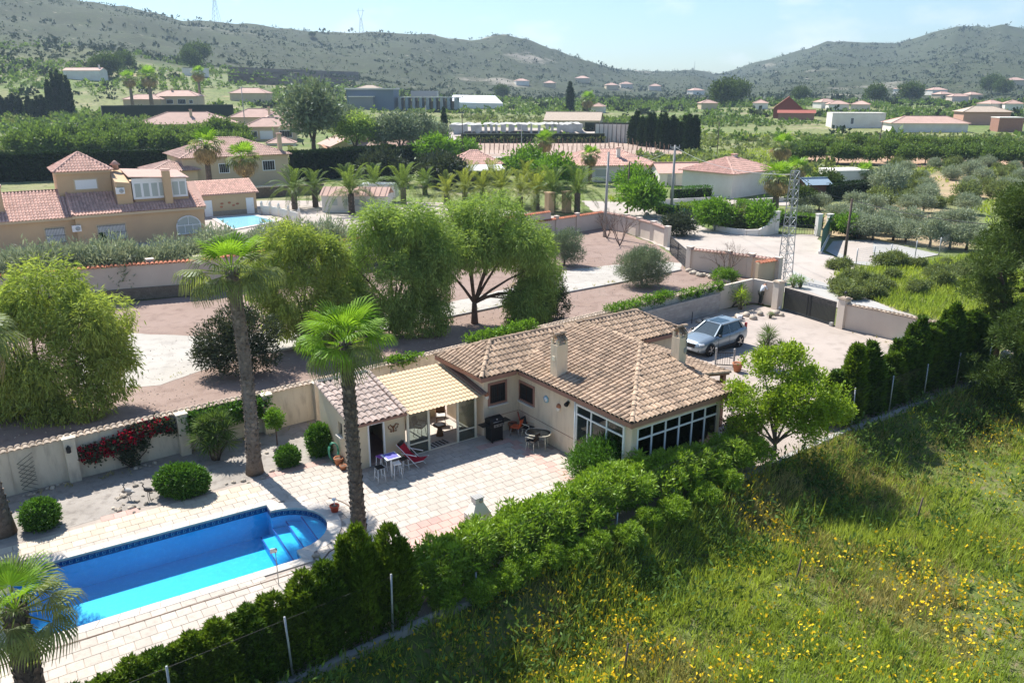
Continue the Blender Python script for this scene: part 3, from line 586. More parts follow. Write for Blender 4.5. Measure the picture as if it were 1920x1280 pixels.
def slope_tiles(o, e, s, poly, w=.25, l=.36, keep=None, jit=.006, a0=0):
    """matrices of tiles on the slope with corner o, eave direction e, up-slope direction s; poly in (along, up) metres"""
    e = Vector(e).normalized(); s = Vector(s).normalized(); nrm = e.cross(s).normalized(); out = []
    if nrm.z < 0: nrm = -nrm
    A = np.array(poly); amin, bmin = A.min(0); amax, bmax = A.max(0)
    for j in range(int(math.floor(bmin / l)), int(bmax / l) + 1):
        for i in range(int(math.floor(amin / w)) - 1, int(amax / w) + 2):
            a = (i + .5) * w + a0; b = j * l
            if not inpoly(np.array([a]), np.array([b + l * .45]), poly)[0]: continue
            p = Vector(o) + e * a + s * b + nrm * (.015 + rnd.uniform(0, jit))
            if keep and not keep(p + s * l * .5): continue
            ee = (e + nrm * rnd.uniform(-.02, .02) + s * rnd.uniform(-.015, .015)).normalized(); nn = ee.cross(s).normalized()
            if nn.z < 0: nn = -nn
            m4 = Matrix.Identity(4)
            for r_ in range(3): m4[r_][0], m4[r_][1], m4[r_][2], m4[r_][3] = ee[r_], s[r_], nn[r_], p[r_]
            out.append(m4)
    return out
def line_caps(p0, p1, l=.40, lift=.03):
    p0, p1 = Vector(p0), Vector(p1); d = (p1 - p0); n = max(1, round(d.length / l)); y = d.normalized(); x = y.cross(Vector((0, 0, 1))).normalized(); z = x.cross(y); out = []
    for i in range(n):
        p = p0 + d * (i / n) + Vector((0, 0, lift)); m4 = Matrix.Identity(4); xx = (x + z * rnd.uniform(-.04, .04)).normalized()
        for r_ in range(3): m4[r_][0], m4[r_][1], m4[r_][2], m4[r_][3] = xx[r_], y[r_], z[r_], p[r_]
        out.append(m4)
    return out
def lay(mats, geo, name, m, parent, world, nparts=300, massname=None):
    """largest-showing pieces as own objects, the rest as one mass"""
    V, Fq = geo; camp = Vector((0, 0, CAM_H)); ms = sorted(mats, key=lambda q: ((world @ q).translation - camp).length); me = mesh_np(name, V, Fq, m)
    for q in ms[:nparts]:
        o = link(name, me, parent); o.matrix_local = q
    if len(ms) > nparts:
        Vh = np.c_[V, np.ones(len(V))]; Vs = []; Fs = []
        for i, q in enumerate(ms[nparts:]): Vs.append((Vh @ np.array(q).T)[:, :3]); Fs.append(Fq + i * len(V))
        tag(link(massname or name + '_field', mesh_np(massname or name, np.concatenate(Vs), np.concatenate(Fs), m), parent), None, None, None, 'stuff')
TG, CG = tile_geo(), cap_geo()
# ------------------------------------------------------------------ main house (local axes: x along the front, y to the back)
house = thing('main_house', 'cream single-storey house with weathered tile roof, sunroom and two chimneys', 'house', HO, HA)
HM = Matrix.Translation(HO) @ Matrix.Rotation(HA, 4, 'Z')
E0 = 3.0; wallT = 2.88
walls = MB()
walls.prism([(.35, .35), (2.3, .35), (2.3, -3.75), (7.35, -3.75), (7.35, .35), (12.4, .35), (12.4, 3.65), (.35, 3.65)], -.05, wallT)
part(walls, 'wall', M['plaster'], house)
sr = MB()   # sunroom piers, dado and header
sr.box((2.45, -6.9, 1.4), (.3, .36, 2.96)); sr.box((7.3, -6.95, 1.4), (.2, .28, 2.96)); sr.box((2.47, -3.8, 1.4), (.3, .14, 2.95)); sr.box((7.3, -5.4, 1.4), (.12, 2.9, 2.95))
sr.box((4.85, -7.0, 2.70), (4.9, .2, .36)); sr.box((2.38, -5.3, 2.72), (.16, 3.1, .32)); part(sr, 'sunroom_pier', M['plaster'], house)
fl = MB().box((4.8, -5.4, .03), (4.7, 3.2, .05)); part(fl, 'sunroom_floor', M['slab_pink'], house)
cei = MB().box((4.85, -5.4, 2.86), (4.8, 3.1, .04)); part(cei, 'ceiling', M['plaster_white'], house)
dl = MB().box((2.292, -1.7, .87), (.012, 4.05, .02)); dl.box((1.3, .342, .87), (1.9, .012, .02)); part(dl, 'dado_line', M['fascia'], house)
def hwin_frame(mb, plane, c, x0, x1, z0, z1, t=.05, d=.06):
    """bars of a frame on plane 'v' (y=c) or 'u' (x=c)"""
    B = (lambda x, z, w, h: mb.box((x, c, z), (w, d, h))) if plane == 'v' else (lambda x, z, w, h: mb.box((c, x, z), (d, w, h)))
    xm, zm = (x0 + x1) / 2, (z0 + z1) / 2
    B(x0, zm, t, z1 - z0 + t); B(x1, zm, t, z1 - z0 + t); B(xm, z0, x1 - x0 - t, t); B(xm, z1, x1 - x0 - t, t); return B
# sunroom glazing: front and side
for (plane, c, xs, z0, zt, z1, name) in (('v', -7.05, [2.63, 3.40, 4.17, 4.94, 5.71, 6.48, 7.25], .12, 2.03, 2.5, 'front'), ('u', 2.26, [-6.7, -5.72, -4.78, -3.85], .1, 2.13, 2.54, 'side')):
    gl = MB(); fr = part(MB().box((0, 0, 0), (.001, .001, .001)), 'x', M['white_metal'], house); bpy.data.objects.remove(fr)
    fm = MB(); B = hwin_frame(fm, plane, c, xs[0], xs[-1], z0, z1, .08, .08); fr = None
    for x in xs[1:-1]: B(x, (z0 + z1) / 2, .07, z1 - z0 - .08)
    for a, b in zip(xs, xs[1:]): B((a + b) / 2, zt, b - a - .075, .07)
    if plane == 'u': B(-4.72 + .16, 1.1, .05, 1.95)
    fr = part(fm, 'glazing_frame', M['white_metal'], house)
    for a, b in zip(xs, xs[1:]):
        for q0, q1 in ((z0, zt), (zt, z1)):
            gp = MB(); gp.box(((a + b) / 2, c, (q0 + q1) / 2) if plane == 'v' else (c, (a + b) / 2, (q0 + q1) / 2), (b - a - .06, .012, q1 - q0 - .06) if plane == 'v' else (.012, b - a - .06, q1 - q0 - .06))
            part(gp, 'pane', M['glass_dark'] if plane == 'v' else M['glass'], fr)
mb = MB(); mb.tube([(2.2, -3.79, 0), (2.2, -3.79, 2.75)], .04, 8); part(mb, 'downpipe', M['white_metal'], house)
# barred windows in the corner
for (plane, c, x0, x1, z0, z1) in (('v', .345, .68, 1.5, 1.55, 2.42), ('u', 2.295, -.74, .22, 1.5, 2.25)):
    sur = MB(); B = hwin_frame(sur, plane, c, x0 - .06, x1 + .06, z0 - .06, z1 + .06, .11, .05); w = part(sur, 'window', M['fascia'], house)
    gp = MB(); gp.box(((x0 + x1) / 2, c, (z0 + z1) / 2) if plane == 'v' else (c, (x0 + x1) / 2, (z0 + z1) / 2), (x1 - x0, .02, z1 - z0) if plane == 'v' else (.02, x1 - x0, z1 - z0)); part(gp, 'pane', M['glass_white'] if False else M['black'], w)
    fr_ = MB(); B = hwin_frame(fr_, plane, c - .02, x0 + .03, x1 - .03, z0 + .03, z1 - .03, .05, .04); B((x0 + x1) / 2, (z0 + z1) / 2, .05, z1 - z0); part(fr_, 'sash', mat('dark wood sash', (.05, .025, .018), .6), w)
    gr = MB()
    for t in np.linspace(x0 + .07, x1 - .07, 7):
        p = (t, c - .09) if plane == 'v' else (c - .09, t); gr.bar((p[0], p[1], z0 + .02), (p[0], p[1], z1 - .02), .016)
    for z in (z0 + .06, z0 + .28, z1 - .08):
        a, b = ((x0 + .03, c - .09), (x1 - .03, c - .09)) if plane == 'v' else ((c - .09, x0 + .03), (c - .09, x1 - .03)); gr.bar((a[0], a[1], z), (b[0], b[1], z), .018)
    part(gr, 'grille', M['iron'], w)
    si = MB(); si.box(((x0 + x1) / 2, c - .06, z0 - .13) if plane == 'v' else (c - .06, (x0 + x1) / 2, z0 - .13), (x1 - x0 + .2, .16, .05) if plane == 'v' else (.16, x1 - x0 + .2, .05)); part(si, 'sill', M['plaster_white'], w)
# roof bodies
RZ1, RZ2 = 4.1, 3.9
R1, R2 = Vector((6.88, -2.73, RZ1)), Vector((6.92, 1.08, RZ1)); A_, B_, C_ = Vector((1.95, -7.42, E0)), Vector((7.7, -7.42, E0)), Vector((1.9, 0, E0)); BK1, BK2 = Vector((1.9, 3.0, E0)), Vector((7.7, 3.0, E0))
PK, RE = Vector((1.8, 1.95, RZ2)), Vector((10.98, 1.9, RZ2)); D_, E_ = Vector((0, 0, E0)), Vector((-.05, 4.0, E0)); DR, ER = Vector((12.75, -.1, E0)), Vector((12.75, 4.0, E0))
rf = MB(); lift = Vector((0, 0, -.02))
for q in ([A_, R1, R2, BK1], [A_, B_, R1], [B_, BK2, R2, R1], [BK1, R2, BK2], [D_, DR, RE, PK], [E_, D_, PK], [ER, E_, PK, RE], [DR, ER, RE]):
    rf.poly([p + lift for p in (q if True else q)])
roof = part(rf, 'roof', M['underlay'], house)
so = MB()   # eave boards and soffit
def board(a, b, inw, h=.2):
    a, b = Vector(a), Vector(b); mid = (a + b) / 2; so.bar(Vector((a.x, a.y, E0 - .12)) + Vector(inw) * .05, Vector((b.x, b.y, E0 - .12)) + Vector(inw) * .05, .06, h)
board(A_, B_, (0, 1, 0)); board((1.95, 0, 0), A_, (1, 0, 0)); board(D_, (1.92, 0, 0), (0, 1, 0)); board(E_, D_, (1, 0, 0)); board(B_, (7.7, -.1, 0), (-1, 0, 0)); board((7.7, -.1, 0), DR, (0, 1, 0))
part(so, 'eave_band', M['fascia'], house)
sf = MB(); sf.prism([(.08, .08), (2.03, .08), (2.03, -7.34), (7.62, -7.34), (7.62, .0), (12.67, .0), (12.67, 3.95), (.03, 3.95)], E0 - .13, E0 - .10); part(sf, 'soffit', M['fascia'], house)
def zmain(p): return min(E0 + (p.x - 1.93) * .2215, E0 + (p.y + 7.42) * .2345, E0 + max(0, (7.7 - p.x)) * 1.34, E0 + (3.0 - p.y) * .57) if (1.9 < p.x < 7.72 and -7.5 < p.y < 3.05) else -9
def zlow(p): return min(E0 + (p.y) * .46, E0 + (4 - p.y) * .43, E0 + p.x * .5, E0 + (12.75 - p.x) * .51) if (-.1 < p.x < 12.8 and -.12 < p.y < 4.05) else -9
km = lambda p: zlow(p) < p.z + .03; kl = lambda p: zmain(p) < p.z + .03
tl = []
sl = math.hypot(4.95, 1.1); s1 = Vector((4.95, 0, 1.1)).normalized()          # left slope, eave runs from back to A
tl += slope_tiles((1.93, 3.0, E0), (0, -1, 0), s1, [(0, 0), (10.42, 0), (5.73, sl), (1.92, sl)], keep=km)
s2 = Vector((0, 4.69, 1.1)).normalized(); h2 = math.hypot(4.69, 1.1)            # front slope above the sunroom
tl += slope_tiles(A_, (1, 0, 0), s2, [(-.02, 0), (5.77, 0), (4.93, h2)])
s3 = Vector((-.82, 0, 1.1)).normalized(); tl += slope_tiles(B_, (0, 1, 0), s3, [(0, 0), (10.42, 0), (8.5, 1.37), (4.69, 1.37)], keep=km)
s4 = Vector((0, 1.95, .9)).normalized(); h4 = math.hypot(1.95, .9); tl += slope_tiles(D_, (1, 0, 0), s4, [(0, 0), (12.75, 0), (10.98, h4), (1.8, h4)], keep=kl)
s5 = Vector((1.85, 0, .9)).normalized(); tl += slope_tiles(E_, (0, -1, 0), s5, [(0, 0), (4.0, 0), (2.05, math.hypot(1.85, .9))], keep=kl)
s6 = Vector((-1.77, 0, .9)).normalized(); tl += slope_tiles(DR, (0, 1, 0), s6, [(0, 0), (4.1, 0), (2.0, math.hypot(1.77, .9))])
lay(tl, TG, 'roof_tile', M['tile'], roof, HM, 300, 'roof_tiling')
cp = line_caps(A_, R1) + line_caps(B_, R1) + line_caps(R1, R2) + line_caps(D_, PK) + line_caps(E_, PK) + line_caps(PK, Vector((6.0, 1.92, RZ2))) + line_caps(Vector((6.9, 1.9, RZ2)), RE) + line_caps(DR, RE)
lay(cp, CG, 'ridge_tile', M['tile'], roof, HM)
# porch roof towards the yard
po = MB(); pz0, pz1 = 3.05, 2.68
po.poly([(7.75, -5.2, pz0), (10.2, -5.2, pz1), (10.2, -.2, pz1), (7.75, -.2, pz0)]); po.poly([(7.75, -.2, pz0 - .1), (10.2, -.2, pz1 - .1), (10.2, -5.2, pz1 - .1), (7.75, -5.2, pz0 - .1)])
po.poly([(7.75, -5.2, pz0 - .1), (10.2, -5.2, pz1 - .1), (10.2, -5.2, pz1), (7.75, -5.2, pz0)]); po.poly([(10.2, -5.2, pz1 - .1), (10.2, -.2, pz1 - .1), (10.2, -.2, pz1), (10.2, -5.2, pz1)])
for v_ in (-5.0, -2.7, -.4): po.box((10.0, v_, 1.3), (.2, .2, 2.6))
pr = part(po, 'porch_roof', M['fascia'], house)
ps = Vector((-2.45, 0, .37)); lay(slope_tiles((10.2, -5.2, pz1), (0, 1, 0), ps, [(0, 0), (5.0, 0), (5.0, ps.length), (0, ps.length)]), TG, 'roof_tile', M['tile'], pr, HM, 300)
lay(line_caps((10.2, -5.2, pz1), (7.75, -5.2, pz0)), CG, 'ridge_tile', M['tile'], pr, HM)
# chimneys
def chimney(cx, cy, w, d, z0, z1, extra):
    c = MB(); c.box((cx, cy, (z0 + z1) / 2), (w, d, z1 - z0)); ch = part(c, 'chimney', M['plaster'], roof)
    k_ = MB()
    for sx in (-1, 1):
        for sy in (-1, 1): k_.box((cx + sx * (w / 2 - .06), cy + sy * (d / 2 - .06), z1 + .12), (.1, .1, .24))
    k_.box((cx, cy, z1 + .03), (w * .7, d * .7, .02)); part(k_, 'cap_support', M['plaster'], ch)
    cm = []
    for t in (-.27, 0, .27):
        for sgn in (-1, 1):
            y = Vector((0, -sgn, .8)).normalized(); x = Vector((sgn, 0, 0)); z = x.cross(y); m4 = Matrix.Identity(4); p = Vector((cx + t * w, cy + sgn * d * .62, z1 + .2))
            for r_ in range(3): m4[r_][0], m4[r_][1], m4[r_][2], m4[r_][3] = x[r_], y[r_], z[r_], p[r_]
            cm.append(m4)
    V, Fq = cap_geo(.09, .36); me = mesh_np('cap_tile', V, Fq, M['tile'])
    for q in cm: o = link('cap_tile', me, ch); o.matrix_local = q
    V, Fq = cap_geo(.1, .34); me = mesh_np('cap_tile', V, Fq, M['tile'])
    for i in range(2): o = link('cap_tile', me, ch, (cx - w * .55 + i * .33, cy, z1 + .46), (0, 0, -math.pi / 2))
    return ch
c1 = chimney(2.75, -1.98, .58, .46, 2.95, 4.62, 0); lp = MB().box((2.45, -1.98, 4.0), (.03, .16, .2)); part(lp, 'vent_plate', M['cream_metal'], c1)
c2 = chimney(7.42, -4.55, .46, .46, 3.0, 4.75, 1); lp = MB().box((7.55, -4.80, 4.15), (.12, .06, .2)); lp.bar((7.6, -4.82, 4.1), (7.6, -4.82, 4.9), .03); part(lp, 'antenna_box', M['galv'], c2)
# wall fittings
cl_ = MB(); cl_.cyl((2.29, -1.72, 2.07), (2.24, -1.72, 2.07), .17, .15, 20); ck = part(cl_, 'wall_plate', mat('blue glazed plate', (.30, .48, .55), .4), house)
cc = MB().cyl((2.238, -1.72, 2.07), (2.230, -1.72, 2.07), .1, .1, 20); part(cc, 'plate_face', M['plastic_white'], ck)
for (x, y, z, ax) in ((.47, .3, 2.0, 'v'), (2.25, -2.63, 2.0, 'u')):
    sc_ = MB().ball((x, y, z + .05), (.11, .11, .11), 12, 8); w_ = part(sc_, 'wall_lamp', M['terracotta'], house); sb = MB().ball((x - (.01 if ax == 'u' else 0), y - (.01 if ax == 'v' else 0), z - .07), (.1, .1, .12), 12, 8); part(sb, 'lamp_shade', M['plaster_white'], w_)
sp_ = MB(); sp_.cyl((2.28, -3.23, 2.42), (2.1, -3.3, 2.36), .08, .1, 12); sp_.bar((2.3, -3.23, 2.46), (2.2, -3.26, 2.4), .05); part(sp_, 'floodlight', M['black'], house)
# ------------------------------------------------------------------ shed and pergola beside the house
shed = thing('garden_shed', 'small cream shed with mono-pitch pale tile roof beside the pergola', 'shed', HO, HA)
w_ = MB(); f0, f1 = .6, 3.75
side = lambda x0, x1: [w_.add([(x0, f0, 0), (x1, f0, 0), (x1, f1, 0), (x0, f1, 0), (x0, f0, 2.18), (x1, f0, 2.18), (x1, f1, 2.86), (x0, f1, 2.86)], [(3, 2, 1, 0), (4, 5, 6, 7), (0, 1, 5, 4), (1, 2, 6, 5), (2, 3, 7, 6), (3, 0, 4, 7)])]
side(-3.62, -3.5); w_.box((-4.76, f1 - .06, 1.4), (2.28, .12, 2.8)); w_.box((-5.56, f0 + .06, 1.08), (.7, .12, 2.16)); w_.box((-4.06, f0 + .06, 1.08), (.88, .12, 2.16)); w_.box((-4.85, f0 + .06, 2.02), (.72, .118, .28))
# left wall with a real window opening
def wallseg(y0, y1, z0, z1a, z1b): w_.add([(-6.0, y0, z0), (-5.88, y0, z0), (-5.88, y1, z0), (-6.0, y1, z0), (-6.0, y0, z1a), (-5.88, y0, z1a), (-5.88, y1, z1b), (-6.0, y1, z1b)], [(3, 2, 1, 0), (4, 5, 6, 7), (0, 1, 5, 4), (1, 2, 6, 5), (2, 3, 7, 6), (3, 0, 4, 7)])
zz = lambda y: 2.18 + (y - f0) / (f1 - f0) * .68
wallseg(f0, 1.38, 0, zz(f0), zz(1.38)); wallseg(1.38, 1.78, 0, 1.28, 1.28); wallseg(1.38, 1.78, 1.88, zz(1.38), zz(1.78)); wallseg(1.78, f1, 0, zz(1.78), zz(f1))
part(w_, 'wall', M['plaster_shed'], shed)
part(MB().box((-4.75, 2.2, .03), (2.3, 3.0, .05)), 'floor', M['slab_pink'], shed)
dj = MB(); dj.box((-5.2, .59, 1.0), (.05, .1, 1.9)); dj.box((-4.5, .59, 1.0), (.06, .1, 1.9)); dj.box((-4.85, .59, 1.9), (.66, .1, .05)); part(dj, 'door_frame', M['white_metal'], shed)
si = MB().box((-6.03, 1.58, 1.25), (.2, .5, .05)); part(si, 'sill', M['plaster_white'], shed)
wc = MB(); wc.lathe([(.14, 0), (.12, .2), (.2, .36), (.2, .42), (.02, .42)], (-5.05, 2.2, .05)); wc.box((-5.05, 2.5, .65), (.4, .16, .4)); wc.lathe([(.07, 0), (.06, .6), (.22, .75), (.22, .82), (.02, .8)], (-4.55, 2.7, .05)); part(wc, 'toilet', M['plastic_white'], shed)
rb = MB(); a0, b0_, c0_, d0_ = (-6.1, .12, 2.2), (-3.62, .12, 2.2), (-3.62, 3.85, 3.0), (-6.1, 3.85, 3.0)
rb.add([Vector(p) - Vector((0, 0, .1)) for p in (a0, b0_, c0_, d0_)] + [a0, b0_, c0_, d0_], [(3, 2, 1, 0), (4, 5, 6, 7), (0, 1, 5, 4), (1, 2, 6, 5), (2, 3, 7, 6), (3, 0, 4, 7)]); sroof = part(rb, 'roof', M['fascia'], shed)
ss = Vector((0, 3.73, .8)); lay(slope_tiles(a0, (1, 0, 0), ss, [(.1, 0), (2.38, 0), (2.38, ss.length - .25), (.1, ss.length - .25)], w=.29, l=.40), tile_geo(.29, .46, .08), 'roof_tile', M['tile_shed'], sroof, HM, 300)
lay(line_caps((-6.08, .1, 2.22), (-6.08, 3.7, 2.99), .34) + line_caps((-3.64, .1, 2.22), (-3.64, 3.7, 2.99), .34), cap_geo(.11, .4), 'verge_tile', M['tile_shed'], sroof, HM, 300)
part(MB().box((-4.86, 3.72, 3.03), (2.4, .3, .05)), 'flashing', mat('dark lead flashing', (.06, .06, .065), .7), sroof)
bt = MB()   # rusty metal ornament on the shed front: two curled wings
for sx in (-1, 1):
    bt.tube([(-4.06 + sx * .02, .57, 1.5), (-4.06 + sx * .13, .56, 1.66), (-4.06 + sx * .24, .56, 1.62), (-4.06 + sx * .2, .56, 1.5), (-4.06 + sx * .1, .56, 1.46), (-4.06 + sx * .14, .56, 1.34), (-4.06 + sx * .05, .56, 1.36)], .022, 6)
bt.tube([(-4.06, .56, 1.32), (-4.06, .56, 1.58)], .025, 6); part(bt, 'wall_ornament', mat('rusty iron', (.22, .09, .04), .8), shed)
perg = thing('glazed_pergola', 'cream framed pergola with ochre corrugated roof between shed and house', 'pergola', HO, HA)
pr_ = MB(); x0, x1 = -3.52, .16; NX, NY = 132, 12; Vv = []; Fq = []
for j in range(NY):
    for e_ in (0, 1):
        t = (j + e_) / NY; y = .12 + t * 3.7; zb = 2.08 + t * .52 + (.022 if e_ == 0 else 0)
        for i in range(NX + 1): x = x0 + (x1 - x0) * i / NX; Vv.append((x, y, zb + .035 * (0.5 + .5 * math.cos(2 * math.pi * (x - x0) / .19))))
for r_ in range(2 * NY - 1):
    for i in range(NX): Fq.append((r_ * (NX + 1) + i, r_ * (NX + 1) + i + 1, (r_ + 1) * (NX + 1) + i + 1, (r_ + 1) * (NX + 1) + i))
psh = link('roof_sheet', mesh_np('roof_sheet', Vv, Fq, M['perg'], False), perg)
fm = MB()
for (x, w) in ((-3.42, .1), (-2.42, .1), (-.95, .09), (-.02, .1)): fm.box((x, .5, 1.03), (w, .08, 2.06))
fm.box((-1.7, .5, 2.06), (3.6, .1, .1)); fm.box((-1.7, .5, .02), (3.6, .1, .04)); fm.box((-2.92, .5, .55), (.9, .05, .06)); fm.box((-.49, .5, .55), (.84, .05, .06))
for x in (-3.4, -2.2, -1.0, .1): fm.box((x, 3.72, 1.25), (.08, .08, 2.5)); fm.bar((x, .5, 2.05), (x, 3.75, 2.5), .07, .1)
fm.box((-1.65, 3.72, 2.5), (3.6, .08, .1)); fm.box((-1.65, 3.72, .9), (3.6, .06, .08)); part(fm, 'frame', M['cream_metal'], perg)
part(MB().box((-1.65, 3.72, .44), (3.5, .1, .84)), 'low_wall', M['plaster_shed'], perg)
for (a, b) in ((-3.36, -2.47), (-.9, -.07)):
    for (q0, q1) in ((.05, .52), (.58, 2.0)): part(MB().box(((a + b) / 2, .5, (q0 + q1) / 2), (b - a, .012, q1 - q0)), 'pane', M['glass'], perg)
part(MB().box((-1.35, .43, 1.05), (.72, .02, 1.85)), 'sliding_pane', M['glass'], perg) if False else None
part(MB().box((-1.67, 2.1, .02), (3.55, 3.2, .03)), 'floor', M['slab'], perg)
rg = MB()
rg.box((.2, 1.9, 2.5), (.24, 3.7, .12), M=Matrix.Rotation(0, 3, 'X')); 
dk = MB(); dk.bar((.22, .1, 2.2), (.22, 3.8, 2.75), .26, .1); part(dk, 'abutment_gutter', mat('grey brown gutter', (.17, .12, .10), .9), perg)
# ------------------------------------------------------------------ foliage helpers
def unit(n):
    v = rng.normal(size=(n, 3)); return v / np.linalg.norm(v, axis=1, keepdims=True)
def lobe_points(lobes, n, shell=.55, zmin=None):
    """points in a set of ellipsoids (centre, radii), thicker towards their skins"""
    lob = np.array([list(c) + list(r) for c, r in lobes]); wts = (lob[:, 3] * lob[:, 4] * lob[:, 5]) ** .67; k_ = rng.choice(len(lob), n, p=wts / wts.sum())
    d = unit(n); rr = shell + (1 - shell) * rng.random(n) ** .6; rr = np.where(rng.random(n) < .12, rng.random(n), rr)
    P = lob[k_, :3] + d * lob[k_, 3:] * rr[:, None]
    if zmin is not None: P[:, 2] = np.maximum(P[:, 2], zmin + rng.random(n) * .3)
    return P, d
def leaf_quads(P, A, Lg, Wd, taper=.35, lj=.3):
    """one quad per leaf starting at P along unit axis A"""
    n = len(P); b = np.cross(A, unit(n)); b /= np.linalg.norm(b, axis=1, keepdims=True) + 1e-9
    ln = Lg * (1 + lj * (rng.random(n) * 2 - 1)); w = Wd * (1 + lj * (rng.random(n) * 2 - 1)); ln = ln[:, None]; w = w[:, None]
    V = np.stack([P - b * w * .5 * taper, P + A * ln * .55 - b * w * .5, P + A * ln, P + A * ln * .45 + b * w * .5], 1).reshape(-1, 3)
    return V
def quadmesh(name, V, m): return mesh_np(name, V, np.arange(len(V)).reshape(-1, 4), m)
def norm(a): return a / (np.linalg.norm(a, axis=1, keepdims=True) + 1e-9)
def crown_mesh(name, lobes, m, clumps=500, per=14, sig=.18, Lg=.2, Wd=.07, up=.3, out=.8, shell=.6, hang=0., zmin=None, rosette=False):
    P, d = lobe_points(lobes, clumps, shell, zmin); C = np.repeat(P, per, 0); D = np.repeat(d, per, 0); n = len(C)
    off = rng.normal(size=(n, 3)) * sig
    if hang: off[:, 2] -= rng.random(n) * hang; off[:, :2] *= .5
    A = norm(D * out + rng.normal(size=(n, 3)) * .6 + np.array([0, 0, up]))
    if rosette: A = norm(rng.normal(size=(n, 3)) * .9 + D * .5 + np.array([0, 0, up])); off = A * sig * .3 + rng.normal(size=(n, 3)) * sig * .25
    if hang: A = norm(rng.normal(size=(n, 3)) * .35 + D * .25 + np.array([0, 0, -1.0]))
    return quadmesh(name, leaf_quads(C + off, A, Lg, Wd), m)
def limbs_mesh(name, base_r, height, tips, m=None, fork=.4, lean=(0, 0), n=7, wob=.12):
    mb = MB(); fk = Vector((lean[0], lean[1], height * fork)); r1 = base_r * .72
    mb.tube([(0, 0, -.1), (lean[0] * .3, lean[1] * .3, fk.z * .4), (lean[0] * .7, lean[1] * .7, fk.z * .8), fk], [base_r * 1.25, base_r, base_r * .85, r1], n + 1)
    for t in tips:
        t = Vector(t); mid = fk.lerp(t, .45) + Vector((rnd.uniform(-1, 1), rnd.uniform(-1, 1), rnd.uniform(0, 1))) * wob * (t - fk).length; mb.tube([fk - Vector((0, 0, r1 * .5)), fk.lerp(mid, .5) + Vector((0, 0, .04)), mid, mid.lerp(t, .55), t], [r1 * .75, r1 * .6, r1 * .45, r1 * .3, r1 * .1], n)
        for q in range(2):
            s_ = mid.lerp(t, .3 + .3 * q); e_ = s_ + Vector((rnd.uniform(-1, 1), rnd.uniform(-1, 1), rnd.uniform(-.1, .8))) * (t - fk).length * .3; mb.tube([s_, s_.lerp(e_, .5), e_], [r1 * .26, r1 * .17, r1 * .06], 5)
    return mb.mesh(name, m or M['trunk'])
def tree(name, label, cat, loc, trunk, crown, rz=0, group=None, sc=1):
    t = thing(name, label, cat, loc, rz, group, sc)
    if trunk: link('trunk', trunk, t)
    link('crown', crown, t); return t
def split_lobes(lobes, k=3, f=.66, seed=5):
    r_ = random.Random(seed); out = []
    for c, r in lobes:
        for _ in range(k):
            d = Vector((r_.uniform(-1, 1), r_.uniform(-1, 1), r_.uniform(-.8, 1))).normalized() * r_.uniform(.35, .62); q = f * r_.uniform(.75, 1.15); out.append(((c[0] + d.x * r[0], c[1] + d.y * r[1], c[2] + d.z * r[2]), (r[0] * q, r[1] * q, r[2] * q * 1.12)))
    return out
def ring_lobes(rad, h, n, lr, z0=0, jit=.25, top=True):
    """lobes set round an axis so that the outline is uneven"""
    out = []
    for i in range(n):
        a = 2 * math.pi * i / n + rnd.uniform(-.3, .3); q = rad * rnd.uniform(.75, 1.1); s_ = lr * rnd.uniform(1 - jit, 1 + jit); out.append(((q * math.cos(a), q * math.sin(a), z0 + h * rnd.uniform(-.2, .2)), (s_, s_, s_ * rnd.uniform(.7, .95))))
    if top: out.append(((0, 0, z0 + h * .35), (lr * 1.15, lr * 1.15, lr)))
    return out
# ------------------------------------------------------------------ pepper trees with hanging sprays
def pepper(label, loc, lobes, fork_h, base_r, leafm, dens=1.0, rz=0):
    t = thing('pepper_tree', label, 'tree', loc, rz)
    lobes = [((c[0] * 1.25, c[1] * 1.15, c[2] * (.86 + .058 * c[2])), (r[0] * 1.2, r[1] * 1.15, r[2] * 1.08)) for c, r in lobes]; tips = [Vector(c) + Vector((0, 0, r[2] * .3)) for c, r in lobes]
    link('trunk', limbs_mesh('trunk', base_r, fork_h / .4, tips), t)
    lobes = [(c, (r[0] * .8, r[1] * .8, r[2] * .85)) for c, r in lobes] + split_lobes(lobes, 2, .62, int(abs(loc[0]) * 10)); vol = .62 * sum((r[0] * r[1] * r[2]) ** .67 for c, r in lobes); n = int(900 * vol / 6 * dens)
    P, d = lobe_points(lobes, int(n * 1.35), .62); gap = vnoise(P[:, 0] * .9 + P[:, 1] * .55, P[:, 2] * 1.0, 17) + .35 * vnoise(P[:, 0] * 2.3, P[:, 2] * 2.3 + P[:, 1], 18); kp = gap > .42; P, d = P[kp], d[kp]; per = 15; C = np.repeat(P, per, 0); D = np.repeat(d, per, 0); m_ = len(C)
    s_ = rng.random(m_); C = C + rng.normal(size=(m_, 3)) * np.array([.16, .16, .1]) - np.c_[np.zeros((m_, 2)), s_ * .75]
    A = norm(rng.normal(size=(m_, 3)) * .42 + D * .25 + np.array([0, 0, -.9])); up_ = D[:, 2] > .25; A[up_] = norm(A[up_] + rng.normal(size=(up_.sum(), 3)) * .5 + D[up_] * .9)
    link('crown', quadmesh('crown', leaf_quads(C, A, .30, .055), leafm), t); return t
